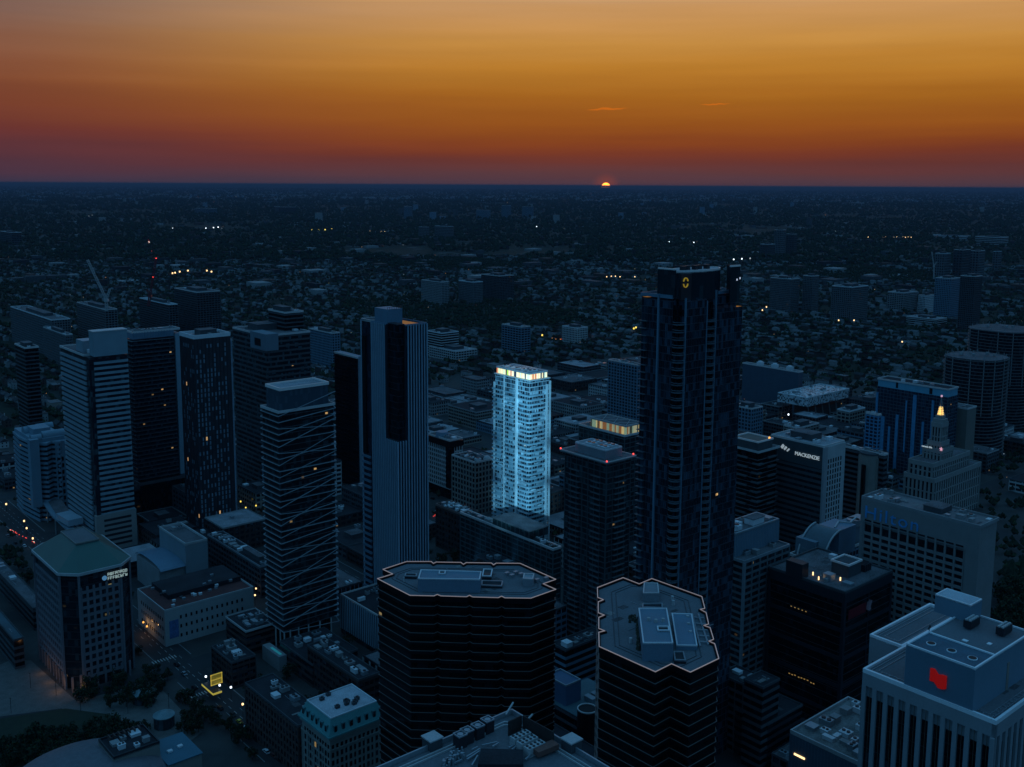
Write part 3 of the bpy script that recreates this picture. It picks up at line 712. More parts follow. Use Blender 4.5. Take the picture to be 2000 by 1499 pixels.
b = B('residential_tower', 'green glass tower with dim yellow and orange panelled crown, right of the lit tower', 'tower', (1220, 853), 1130, 1262, 86); H = b.H
banded_block(b, glass('dkgreen_glass'), solid('dkgreen_band'  , (.06, .1, .11)), 3.1, .5, .3, fin=5, finw=.4)
r = random.Random(4); cm2 = [glow_mat('crown_dim_%s' % 'abcde'[i], c, s_) for i, (c, s_) in enumerate([((1, .85, .45), .20), ((.8, .95, .55), .14), ((1, .35, .10), .13), ((.25, .22, .12), .06), ((1, .75, .3), .34)])]
crown(b, 3, b.w-2, 2, b.d-9, H, H+6, cm2, r, b.root)
MB().box(3.6, b.w-2.6, 2.6, b.d-9.6, H, H+5.8).build('crown_core', M_concd, b.root)
MB().edge_ring([(2.6, 1.6), (b.w-1.6, 1.6), (b.w-1.6, b.d-8.6), (2.6, b.d-8.6)], H+5.4, H+6.6, .5).build('crown_frame', M_light, b.root)
q = MB()
for k in range(3): y = 2+(b.d-11)*k/3; q.bar((3, y, H+6.3), (b.w-2, y+(b.d-11)/3, H+6.3), .12); q.bar((b.w-2, y, H+6.3), (3, y+(b.d-11)/3, H+6.3), .12)
q.build('roof_trellis', M_light, b.root); roofkit(b, 0, b.w, 0, b.d, H, 3, 41)
MB().box(3.4, b.w-2.4, 2.4, b.d-9.4, H+5.4, H+5.9).build('roof', M_roof, b.root)
mid_tower('apartment_block', 'grey-blue slab apartment block behind, left of the tall dark tower', (1245, 714), 1188, 1256, 80, gm=G_teal, wm=M_blueg, fh=3, bh=.9, t=.3, fin=4, finw=.9, seed=42)

# ------------------------------------------------------------------ the tallest tower
b = B('residential_tower', 'tallest dark glass tower with curved balconies, oval roof and yellow emblem near the top', 'tower', (1330, 584), 1251, 1457, 206); H = b.H; w_, d_ = b.w, b.d
G_sh = glass('tall_glass', (.006, .014, .022), (.045, .085, .125), 3.05, 1.45, .0008, thr=.5, rough=.08, lits=.8)
G_sh2 = glass('tall_glass_dark', (.002, .004, .007), (.03, .05, .07), 3.05, 1.45, .0005, thr=.8, rough=.08)
ya = 4.5
MB().box(.5, w_-.5, ya, d_-.5, 0, H-1).box(3.5, w_*.40, .6, ya+.2, 0, H-1).box(w_*.55, w_-1, .9, ya+.2, 0, H-6).build('glazing', G_sh, b.root)
MB().box(w_*.40, w_*.55, 2.2, ya+.1, 0, H-3).box(.8, 3.5, 2.2, ya+.1, 0, H-3).build('recess_glazing', G_sh2, b.root)
q = MB(); floors(q, .5, w_-.5, ya, d_-.5, 0, H-1, 3.05, .28, .08); floors(q, 3.5, w_*.40, .6, ya, 0, H-1, 3.05, .28, .08); floors(q, w_*.55, w_-1, .9, ya, 0, H-6, 3.05, .28, .08)
fins(q, .5, w_-.5, ya, d_-.5, 0, H-1, 1.45, .07, .10, sides='wen'); fins(q, 3.5, w_*.40, .6, ya, 0, H-1, 1.45, .07, .10, sides='s'); fins(q, w_*.55, w_-1, .9, ya, 0, H-6, 1.45, .07, .10, sides='s')
q.build('mullions', solid('dark_mullion', (.05, .065, .085), .4, .1, metal=.3), b.root)
SLI, RLI = [], []
for i in range(6, 65):
    z = i*3.05; sl, rl = MB(), MB(); SLI.append(sl); RLI.append(rl)
    sl.cyl(2.0, 2.4, 2.5, z, z+.28, n=16); rl.edge_ring([(2.0+2.5*math.cos(2*math.pi*k/16), 2.4+2.5*math.sin(2*math.pi*k/16)) for k in range(16)], z+1.05, z+1.22, .15)
    sl.cyl(w_*.475, 1.9, 2.9, z, z+.28, n=16); rl.edge_ring([(w_*.475+2.9*math.cos(2*math.pi*k/16), 1.9+2.9*math.sin(2*math.pi*k/16)) for k in range(16)], z+1.05, z+1.22, .15)
    sl.box(-.9, .6, d_-4, d_, z, z+.26); sl.box(w_-.6, w_+.9, 3, 9, z, z+.26)
pieces(b, 'balcony_ring', SLI, solid('slab_grey', (.085, .105, .125), .7, .1)); pieces(b, 'balcony_rail', RLI, solid('rail_pale', (.15, .18, .21), .5, .1))
q = MB().box(-.25, .55, d_*.52, d_*.56, 0, H+1); q.box(3.2, 3.6, -.1, .7, 0, H); q.box(w_*.40, w_*.41, .2, 1, 0, H-2); q.box(w_*.545, w_*.555, .4, 1.2, 0, H+2); q.build('corner_fins', M_blueg, b.root)
roofkit(b, 0, w_, ya, d_, H, 3, 44, cope=M_blueg)
# crown: oval plant enclosure, glass screens
cx0, cx1 = b.side(1312, 8), b.side(1404, 8); cxm = (cx0+cx1)/2; rx = (cx1-cx0)/2; zt = H+10
ov = [(cxm+rx*math.cos(2*math.pi*k/32), 9+6.2*math.sin(2*math.pi*k/32)) for k in range(32)]
MB().prism(ov, H-2, zt-.3).build('crown_drum', glass('drum_glass', (.01, .022, .03), (.03, .05, .06), 10, 2.2, 0), b.root)
MB().prism(poly_off(ov, -.3), zt-.3, zt, 0).build('oval_roof', solid('oval_roof', (.40, .37, .40), .8, .15, .3), b.root)
MB().edge_ring(ov, zt-.6, zt+.5, .4).build('oval_coping', M_copew, b.root)
for k in range(5): hvac(b, cxm-rx*.55+k*rx*.25, 8+(k % 2), zt, 1.8, 2, 1.6, M_metald)
pl1 = run_to(Vector((b.P.x, b.P.y, H)), b.gy, 1282)
q = MB().box(.5, 1.2, max(1, pl1-9), pl1, H, zt+1); q.box(w_-9, w_-2.5, 1.4, 1.9, H-4, zt+1); q.box(w_-2.9, w_-2.5, 1.4, 8, H-4, zt+1)
q.box(1.2, 3.0, 2.5, pl1, H-.5, H+8); q.build('glass_screens', glass('screen_glass', (.012, .025, .032), (.03, .05, .06), 5, 2, 0), b.root)
q = MB(); q.bar((.85, pl1-9, zt+1.2), (.85, pl1, zt+1.2), .35); q.bar((w_-9, 1.6, zt+1.2), (w_-2.5, 1.6, zt+1.2), .35); q.build('screen_edges', M_copew, b.root)
# yellow ring emblem on the crown
ex = b.side(1315, 3)
MB().box(2.2, 8.5, 1.9, 2.6, H-1, H+9.5).build('emblem_panel', M_metald, b.root)
q = MB()
ring = [(1.35*math.cos(2*math.pi*k/24), 1.9*math.sin(2*math.pi*k/24)) for k in range(24)]
for k in range(24):
    a_, c_ = ring[k], ring[(k+1) % 24]
    if k in (23, 0, 11, 12): continue
    q.bar((4.6+a_[0], 1.78, H+6+a_[1]), (4.6+c_[0], 1.78, H+6+c_[1]), .42, 0, .12)
q.build('emblem', glow_mat('emblem_yellow', (1, .62, .05), .17), b.root)
for (x, y, z) in ((w_-5, 1.2, H+5), (w_-3, 1.2, H+5.5)): MB().box(x, x+.6, y, y+.15, z, z+.8).build('lamp', glow_mat('dim_lamp', (.8, .85, 1), .5), b.root)

# ------------------------------------------------------------------ right group, middle distance
def text_left(b, body, size, y, z, mat_, x=-.35, **k): return text(body, size, mat_, b.root, (x, y, z), (rad(90), 0, rad(-90)), **k)
b = B('residential_tower', 'dark stepped balcony tower with pale roof frame, right of the tallest tower', 'tower', (1482, 885), 1428, 1524, 80); H = b.H
MB().box(1.5, b.w-1.5, 1.5, b.d-1.5, 0, H).build('glazing', G_black, b.root)
q = MB(); r = random.Random(2)
for i in range(1, 25):
    z = i*3.1; a = r.uniform(0, 1.2); c = r.uniform(0, 1.2); q.box(a, b.w-c, c, b.d, z, z+.35); 
    if i % 2: q.box(a-.6, a+4, c-.6, c+5, z, z+1.1)
    else: q.box(b.w*.45, b.w*.8, -.5, 1, z, z+1.1); q.box(-.5, 1, b.d*.4, b.d*.8, z, z+1.1)
q.build('balcony_slabs', solid('slab_dim2', (.075, .085, .095), .8, .15), b.root)
roofkit(b, 0, b.w, 0, b.d, H, 2, 51, cope=M_light)
MB().box(1.5, b.w-6, 2, b.d, H, H+6).build('penthouse', M_concd, b.root)
MB().edge_ring([(1, 1.5), (b.w-5.5, 1.5), (b.w-5.5, b.d), (1, b.d)], H+5.8, H+6.9, .6).build('penthouse_coping', M_copew, b.root)
MB().box(1.4, b.w-6, 2, b.d-.5, H+5.8, H+6.1).build('roof', solid('roof_brown', (.16, .12, .10), .9, .2), b.root)
MB().box(b.w-9, b.w-8, 2.5, 3.2, H+6.2, H+7.6).build('lamp', M_amber, b.root)

b = B('office_tower', 'dark banded office tower with white lettering on its front and pale punched side wall', 'tower', (1610, 874), 1506, 1650, 84); H = b.H; w_, d_ = b.w, b.d
banded_block(b, glass('mack_glass', (.005, .009, .013), (.02, .035, .045), 3.7, 2, .001), solid('mack_band', (.045, .065, .075), .7, .12), 3.7, 1.9, .25)
MB().box(-.3, .4, .3, d_-.3, H-15, H-.6).build('sign_band', solid('sign_band', (.035, .055, .062), .6, .12), b.root)
MB().box(.5, w_+.2, -.6, .6, 0, H-.4).build('side_wall', M_light, b.root)
MB().box(-.6, 3, -.9, .6, 0, H-.4).build('corner_pier', solid('corner_pier', (.30, .30, .31), .8, .1), b.root)
sp = [(4.6+i*2.9, -.66, 6+k*3.7, 1.1, 2.6, 'y') for i in range(int((w_-5)/2.9)) for k in range(19)]
windows(b, sp, G_win, M_warm, .0)
roofkit(b, 0, w_, 0, d_, H, 4, 52, mroof=M_roofl, pent=[(.3, .8, .35, .75, 4)])
tx = text_left(b, 'MACKENZIE', 3.5, d_*.52, H-9.2, glow_mat('sign_white', (.85, .95, .95), .26), x=-.75, spacing=1.02, sx=.95)
q = MB()
for k in range(3): q.bar((-.6, d_*.78-k*2.2, H-6.6-k*.7), (-.6, d_*.78-k*2.2-1.7, H-4.4-k*.9), .22, 0, .9-.2*k)
q.build('logo', glow_mat('sign_white'  , (.85, .95, .95), .4), b.root)
b = B('office_block', 'lower annex with flat pale roof, dark bands and a beige round stair tower', 'building', (1727, 890), 1640, 1735, 62); H = b.H
banded_block(b, G_black, M_concd, 3.7, 1.7, .25); roofkit(b, 0, b.w, 0, b.d, H, 5, 53, mroof=M_roofl)
q = MB().box(-1.5, 6.5, 4, 19, 0, H-3); q.cyl(1, 11.5, 7, 0, H-1, n=24); q.build('stair_tower', M_beige, b.root)
MB().cyl(1, 11.5, 7.4, H-1, H+.2, n=24).cyl(1, 11.5, 5.2, H+.2, H+.5, n=20).build('tower_cap', M_concd, b.root)
MB().box(-7.2, -6.2, 10, 13, 8, H-8).build('stair_slot', M_black, b.root)

mid_tower('storage_block', 'plain dark blue windowless block with three white vents on its roof', (1560, 728), 1450, 1569, 45, gm=solid('plain_blue', (.045, .075, .11), .6, .12), wm=solid('plain_blue'), fh=60, bh=.5, seed=54, n=0, roof=M_roof, cat='building')
bb_ = [o for o in COL.objects if o.get('category') == 'building'][-1]
for k in range(3):
    q = MB().box(2, 8, 12+k*20, 18+k*20, 45, 49); q.cyl(5, 15+k*20, 2.4, 49, 50, n=12); q.build('roof_vent', M_white, bb_)
b = B('college_block', 'white speckled box raised on slanting legs above low roofs', 'building', (1577, 779), 1519, 1659, 30, foot=False); zb = 21
M_dots = None
def speckle():
    m, n, l, bb = newmat('speckled_cladding'); t = n.new('ShaderNodeTexCoord'); s = n.new('ShaderNodeVectorMath'); s.operation = 'DIVIDE'; l.new(t.outputs['Object'], s.inputs[0]); s.inputs[1].default_value = (1.7, 1.7, 1.5)
    f = n.new('ShaderNodeVectorMath'); f.operation = 'FLOOR'; l.new(s.outputs[0], f.inputs[0]); wn = n.new('ShaderNodeTexWhiteNoise'); l.new(f.outputs[0], wn.inputs[0])
    r = n.new('ShaderNodeValToRGB'); r.color_ramp.interpolation = 'CONSTANT'; e = r.color_ramp.elements; e[0].color = (.05, .06, .07, 1); e[1].position = .38; e[1].color = (.55, .58, .60, 1); l.new(wn.outputs[0], r.inputs[0]); l.new(r.outputs[0], bb.inputs['Base Color']); return m
MB().box(0, b.w, 0, b.d, zb, 30).build('cladding', speckle(), b.root)
roofkit(b, 0, b.w, 0, b.d, 30, 7, 55, mroof=speckle(), cope=M_white)
q = MB()
for i in range(6):
    x = 6+i*13; q.bar((x, 3, zb), (x+3, 1, 0), .5); q.bar((x+2, b.d-3, zb), (x-2, b.d-1, 0), .5)
q.build('legs', solid('leg_colour', (.14, .12, .12), .6, .2), b.root)
MB().box(20, b.w-8, 5, b.d-8, 0, 16).build('lower_block', M_brickd, b.root)

b = B('residential_tower', 'blue glass apartment slab with bright blue vertical panels behind the beacon building', 'tower', (1852, 776), 1713, 1872, 75); H = b.H
banded_block(b, glass('blue_glass', (.008, .02, .04), (.03, .06, .10), 3, 1.5, .003), solid('blue_band', (.06, .085, .11), .6, .1), 3, .5, .3, fin=3.2, finw=.25)
M_bluep = solid('blue_panel', (.07, .25, .42), .4, .25, .4)
q = MB()
for (a, c, z0, z1) in ((.02, .055, 0, 60), (.18, .21, 20, 70), (.42, .47, 0, H-3), (.66, .70, 0, 52), (.86, .90, 4, 48), (.97, 1.0, 8, H-6), (.08, .10, 10, H-8), (.30, .33, 5, 50), (.55, .57, 20, 66), (.77, .80, 0, 40)): q.box(-.7, .2, b.d*a, b.d*c, z0, z1)
q.build('blue_panels', M_bluep, b.root)
MB().box(.6, b.w-.6, .6, b.d-.6, H-.6, H+6).build('crown', solid('crown_teal', (.12, .36, .48), .5, .12), b.root)
q = MB().box(.4, .9, b.d*.22, b.d*.26, H, H+5); q.box(.4, .9, b.d*.7, b.d*.73, H+.5, H+5.5); q.build('crown_openings', M_black, b.root)
roofkit(b, 0, b.w, 0, b.d, H+6, 4, 56, mroof=M_roofd)
b = B('residential_block', 'lower blue panelled wing standing left of the blue glass slab', 'building', (1716, 812), 1691, 1722, 62)
banded_block(b, glass('blue_glass'), M_bluep, 3, .9, .3, fin=3.4, finw=.8); roofkit(b, 0, b.w, 0, b.d, b.H, 2, 57)

def round_tower(name, label, xc, ytop, xl, xr, h, sq=.75, cols=True, fh=3.2, seed=0):
    P = at(xc, ytop, h); d = (P-CAM).length; r_ = (xr-xl)/2*d/F*1.02
    root = thing(name, label, 'tower', (P.x, P.y, 0), GA); n = 40
    def se(rr): return [(rr*math.copysign(abs(math.cos(2*math.pi*k/n))**sq, math.cos(2*math.pi*k/n)), rr*math.copysign(abs(math.sin(2*math.pi*k/n))**sq, math.sin(2*math.pi*k/n))) for k in range(n)]
    pin, pout = se(r_-1.4), se(r_)
    MB().prism(pin, 0, h-1).build('glazing', glass('site_glass', (.008, .012, .018), (.035, .055, .07), fh, 1.6, .001), root)
    q = MB()
    for i in range(int(h/fh)+1): q.prism(pout, i*fh, i*fh+.5)
    q.build('floor_slabs', solid('raw_slab', (.10, .10, .105), .85, .15), root); MB().prism(poly_off(pin, .1), h-1.2, h-.6).build('roof', M_roof, root)
    if cols:
        q = MB()
        for k in range(0, n, 3): q.cyl(pout[k][0]*.97, pout[k][1]*.97, .45, h*.45, h, n=6)
        for k in range(0, n, 2): q.cyl(pout[k][0]*.9, pout[k][1]*.9, .3, h, h+2.2, n=6)
        q.build('columns', M_conc, root)
    rr = random.Random(seed)
    for k in range(6): x, y = rr.uniform(-.5, .5)*r_, rr.uniform(-.5, .5)*r_; MB().box(x, x+3, y, y+2, h, h+rr.uniform(1, 3)).build('site_equipment', M_conc, root)
    FOOT.append([P+GX*s1*r_+GY*s2*r_ for s1, s2 in ((-1, -1), (1, -1), (1, 1), (-1, 1))]); return root, r_
round_tower('unfinished_tower', 'rounded concrete tower under construction with open floor slabs, behind the beacon building', 1908, 694, 1858, 1957, 95, seed=1)
rt, rr_ = round_tower('unfinished_tower', 'taller rounded tower under construction at the right edge, with a pale vertical hoist', 1962, 640, 1909, 2016, 104, seed=2)
MB().box(rr_*.2, rr_*.2+2.5, -rr_-2, -rr_, 0, 135).build('hoist', M_light, rt)

# stepped stone building with weather beacon
b = B('insurance_building', 'stepped grey stone building crowned by a lit weather beacon, behind the blue-lettered hotel', 'building', (1825, 938), 1766, 1916, 36); w_, d_ = b.w, b.d
M_st = solid('limestone', (.27, .262, .25), .85, .12)
def stone_box(x0, x1, y0, y1, z0, z1, step=3.4, nm='wall'):
    MB().box(x0+.5, x1-.5, y0+.5, y1-.5, z0, z1-.6).build('glazing', G_win, b.root)
    q = MB(); fins(q, x0+.5, x1-.5, y0+.5, y1-.5, z0, z1-1.5, step, step*.52, .45); q.box(x0-.25, x1+.25, y0-.25, y1+.25, z1-2.6, z1)
    k = z0+3.6
    while k < z1-4: q.box(x0+.12, x1-.12, y0+.12, y1-.12, k, k+.9); k += 7.2
    q.build(nm, M_st, b.root)
    MB().box(x0+.6, x1-.6, y0+.6, y1-.6, z1, z1+.1).build('roof', M_roof, b.root)
    MB().edge_ring([(x0-.3, y0-.3), (x1+.3, y0-.3), (x1+.3, y1+.3), (x0-.3, y1+.3)], z1-.1, z1+1.0, .6).build('parapet', M_st, b.root)
stone_box(0, w_, 0, d_, 0, 36)
x1 = b.side(1890, 5); stone_box(4, x1, 4, d_-1, 36, 46)
tx0, tx1 = 7, 27; ty0, ty1 = 5, 20
# shaft tiers seen at pixel columns around x=1838
sx = b.side(1850, 9)
stone_box(sx-19, sx-1, 5, d_-4, 46, 54, 3.0); stone_box(sx-17, sx-4, 7, d_-6.5, 54, 59, 2.6); stone_box(sx-15.5, sx-5, 8, d_-8, 59, 73, 2.2)
cxb, cyb = sx-10.2, (8+d_-8)/2
q = MB().box(cxb-4, cxb+4, cyb-4, cyb+4, 73, 76.5); q.box(cxb-2.6, cxb+2.6, cyb-2.6, cyb+2.6, 76.5, 79); q.build('attic', M_st, b.root)
q = MB(); lm = MB()
for sx_, sy_ in ((-1, -1), (1, -1), (1, 1), (-1, 1)): q.bar((cxb+sx_*1.9, cyb+sy_*1.9, 79), (cxb, cyb, 93), .14)
for k in range(5): z = 79.4+k*1.3; s_ = 1.9*(1-(z-79)/14); lm.box(cxb-s_, cxb+s_, cyb-s_, cyb+s_, z, z+.7)
q.build('beacon_mast', M_metal, b.root); lm.build('beacon_lights', glow_mat('beacon_gold', (1, .66, .2), .9), b.root)
MB().cyl(cxb, cyb, .7, 93, 94.3, n=10).build('beacon_lamp', glow_mat('beacon_pink', (.9, .5, .65), .6), b.root)
text_left(b, 'canada life', 2.0, d_-3.4, 54.5, glow_mat('sign_white'), x=sx-19.9, spacing=1.0)
q = MB()
for k in range(5): a = rad(90+72*k); q.bar((sx-20.2, 4.8, 55.5), (sx-20.2, 4.8+1.3*math.cos(a), 55.5+1.5*math.sin(a)), .25)
q.build('leaf_sign', glow_mat('leaf_pink', (1, .5, .6), .6), b.root)
mid_tower('office_tower', 'beige concrete slab office block behind the beacon building, left of the rounded unfinished tower', (1890, 800), 1850, 1908, 62, gm=solid('beige_wall', (.17, .155, .135), .8, .1), wm=solid('beige_wall'), fh=70, bh=.5, seed=61, roof=M_roof, n=3)

# hotel
b = B('hotel', 'large grey concrete hotel slab with window grid and faint blue lettering at top', 'hotel', (1914.9, 1032), 1682.6, 1951.7, 95); H = b.H; w_, d_ = b.w, b.d
M_hot = solid('hotel_concrete', (.215, .215, .215), .85, .1)
MB().box(1, w_, 1, d_-.1, 0, H-.4).build('wall', M_hot, b.root)
yl, yr = run_to(Vector((b.P.x, b.P.y, H-12)), b.gy, 1687), run_to(Vector((b.P.x, b.P.y, H-18)), b.gy, 1882)
q = MB(); ncol = 11; cwd = (yl-yr)/ncol; nrow = 24; z_t = H-12
for i in range(ncol+1): q.box(0, 1.1, yr+i*cwd-.45, yr+i*cwd+.45, 0, z_t)
for k in range(nrow+1):
    z = z_t-5.6-k*3.35
    if z > 0: q.box(.1, 1.1, yr, yl, z-.85, z+.55)
q.box(0, 1.1, 0, yr, 0, z_t); q.box(0, 1.1, yl-.01, d_, 0, z_t); q.box(0, 1.1, 0, d_, z_t, H-.4); q.build('facade_grid', M_hot, b.root)
sp = []
for i in range(ncol):
    sp.append((.75, yr+(i+.5)*cwd, z_t-4.9, cwd-1.1, 3.6, 'x')); sp.append((-.02, yr+(i+.5)*cwd, z_t+.7, cwd-1.1, .8, 'x'))
    for k in range(nrow-1):
        z = z_t-5.6-(k+1)*3.35+.56
        if z > 0: sp.append((.75, yr+(i+.5)*cwd, z, cwd-1.1, 1.92, 'x'))
windows(b, sp, glass('hotel_window', (.006, .009, .014), (.02, .028, .04), 3.35, 3, 0), glow_mat('amber_dim', (1, .55, .15), .2), .0)
roofkit(b, 0, w_, 0, d_, H, 9, 62, mroof=solid('roof_brownish', (.19, .165, .17), .95, .2), cope=M_conc, ch=1.1, pent=[(.25, .8, .35, .5, 2.5)], pm=M_concd)
text_left(b, 'Hilton', 9.0, d_-1.8, H-9.6, solid('letter_blue', (.05, .30, .62), .4, .1), x=-.1, depth=.2, spacing=1.15, sx=1.12)
for (x, y) in ((3, d_-3), (w_-4, 3)): MB().box(x-1.5, x+1.5, y-1, y+1, H+.1, H+.6).build('hatch', M_white, b.root)
for k in range(6):
    q = MB().bar((4+k*.9, 26, H), (5+k*.9, 26, H+2.2), .12); 
q.build('pipe_rack', M_white, b.root)

patches(b.root, 3, w_-3, 3, d_-4, H+.06, 18, 5)
# glass condo pair between tall tower and domed office
b = B('residential_tower', 'grey-green glass block with ribbed metal top storey, right of the tallest tower', 'tower', (1437, 1046), 1392, 1522, 85); H = b.H
banded_block(b, G_teal, M_blueg, 3.2, .6, .2, H=H-12)
MB().box(0, b.w, 0, b.d, H-12.4, H).build('ribbed_top', M_blueg, b.root); q = MB(); fins(q, 0, b.w, 0, b.d, H-11.5, H-.3, 1.3, .22, .14); q.build('ribs', M_metal, b.root)
roofkit(b, 0, b.w, 0, b.d, H, 6, 64, cope=M_metal, ct=.8, pent=[(.5, .75, .2, .6, 3)], pm=M_white)
b = B('residential_tower', 'grey framed apartment tower with pale corner post, in front of the ribbed-top block', 'tower', (1454, 1100), 1420, 1543, 74); H = b.H
banded_block(b, glass('framed_glass', (.008, .013, .018), (.04, .06, .07), 3.2, 1.6, .006), solid('frame_grey', (.11, .13, .14), .7, .1), 3.2, 1.1, .3, fin=6.5, finw=.9)
MB().box(-.5, .7, -.5, .7, 0, H).build('corner_post', M_metal, b.root)
roofkit(b, 0, b.w, 0, b.d, H, 3, 65, cope=M_metal)

# domed-arch office
b = B('office_block', 'office block with curved glass arch roof between the hotel and the black block', 'building', (1592, 1100), 1541, 1690, 60); H = b.H
banded_block(b, G_teal, M_blueg, 3.6, 1.0, .3, fin=3, finw=.4); roofkit(b, 0, b.w, 0, b.d, H, 3, 66)
MB().box(4, b.w+6, 3, b.d-1, H, H+9).build('upper_storeys', solid('upper_wall', (.13, .18, .22), .6, .1), b.root)
q = MB()
n = 14
for k in range(n):
    a0, a1 = math.pi/2*k/n, math.pi/2*(k+1)/n
    x0_, z0_ = 2+16*(1-math.cos(a0)), H-4+18*math.sin(a0); x1_, z1_ = 2+16*(1-math.cos(a1)), H-4+18*math.sin(a1)
    q._add([(x0_, -3, z0_), (x0_, 12, z0_), (x1_, 12, z1_), (x1_, -3, z1_), (x0_, -3, z0_-.6), (x0_, 12, z0_-.6), (x1_, 12, z1_-.6), (x1_, -3, z1_-.6)], [(0, 1, 2, 3), (7, 6, 5, 4), (0, 3, 7, 4), (1, 5, 6, 2)])
q.build('arch_roof', solid('arch_glass', (.05, .08, .10), .25, .2), b.root)
q = MB()
for k in range(n):
    a0, a1 = math.pi/2*k/n, math.pi/2*(k+1)/n
    for yy in (-3.1, 12): q.bar((2+16*(1-math.cos(a0)), yy, H-3.6+18*math.sin(a0)), (2+16*(1-math.cos(a1)), yy, H-3.6+18*math.sin(a1)), .35)
q.build('arch_ribs', M_light, b.root)
MB().box(18, 34, -2, 11, H, H+13.5).build('arch_block', M_blueg, b.root)
q = MB().box(b.w-4, b.w+6, 2, 9, H+9, H+12.5); q.cyl(b.w-4, 5.5, 3.4, H+9, H+12.5, n=14); q.build('roof_tank', M_metal, b.root)
q = MB(); q.bar((20, 2, H+13.8), (30, 6, H+13.8), .4); q.bar((30, 6, H+13.8), (33, 1, H+13.8), .4); q.bar((33, 1, H+13.8), (44, 4, H+13.8), .4); q.build('roof_walkway', M_light, b.root)

# tall black block with red sign
b = B('office_tower', 'black office block with grey roof, red sign on its right face and glass arch behind', 'tower', (1651, 1160), 1501, 1744, 68); H = b.H; w_, d_ = b.w, b.d
MB().box(.4, w_-.4, .4, d_-.4, 0, H-5).build('glazing', G_black, b.root)
q = MB(); q.box(0, w_, 0, d_, H-5, H-.3)
for k in range(5): z = H-19-k*13.5; q.box(0, w_, 0, d_, z, z+1.9)
for x, y in ((0, 0), (w_-1.4, 0), (0, d_-1.4), (w_-1.4, d_-1.4)): q.box(x-.1, x+1.5, y-.1, y+1.5, 0, H-4.9)
q.box(w_*.5-.3, w_*.5+.3, -.05, .5, 0, H-5); q.build('frame', solid('black_frame', (.016, .022, .030), .5, .12, spec=.25), b.root)
q = MB()
for k in range(17): z = 3+k*3.6; q.box(.32, w_-.32, .32, d_-.32, z, z+.18)
q.build('floor_lines', solid('dark_line', (.05, .055, .06), .5, .1), b.root)
roofkit(b, 0, w_, 0, d_, H, 4, 67, mroof=M_roof, cope=M_concd, ct=.7)
MB().box(17, 28, 9, 18, H, H+6.2).build('penthouse', M_concd, b.root); MB().edge_ring([(16.6, 8.6), (28.4, 8.6), (28.4, 18.4), (16.6, 18.4)], H+6, H+6.9, .6).build('penthouse_coping', M_copew, b.root)
patches(b.root, 3, 38, 3, 36, H+.06, 14, 6); hvac(b, 7, 12, H, 4, 4, 3, M_metal); q = MB()
for k in range(4): q.box(30+k*1.6, 30.8+k*1.6, 8, 16, H, H+3.5)
q.build('cooling_louvers', M_metald, b.root); MB().box(-.5, 4.5, d_-19, d_-10, H, H+7).build('stair_box', M_metald, b.root)
q = MB(); r = random.Random(9)
for k in range(7): q.box(.2, .28, 20+r.uniform(-9, 9), 21+r.uniform(-9, 9), 24, 24.4)
MB().box(3, 18, -.35, -.1, H-13.4, H-8.8).build('sign_board', solid('sign_red', (.16, .006, .012), .4, .3, .5), b.root)
q = MB(); q.bar((19.5, -.3, H-13), (21.5, -.3, H-8.5), .7); q.bar((21.5, -.3, H-13), (19.9, -.3, H-10.6), .5); q.build('sign_mark', solid('sign_pale', (.35, .2, .22), .4, .2), b.root)
sp = [(.32, 14+k*1.7+r.uniform(-.3, .3), 19.2+r.uniform(-.2, .3), .8, .45, 'x') for k in range(9)]+[(.32, 20+k*2.0, 52.6, .7, .4, 'x') for k in range(5)]
windows(b, sp, glow_mat('amber_dim', (1, .55, .15), .3)); 
for (x, y) in ((8, 22), (5, 17), (12, 10)): MB().cyl(x, y, .3, H, H+1.6, n=6).build('roof_lamp', M_warm, b.root)
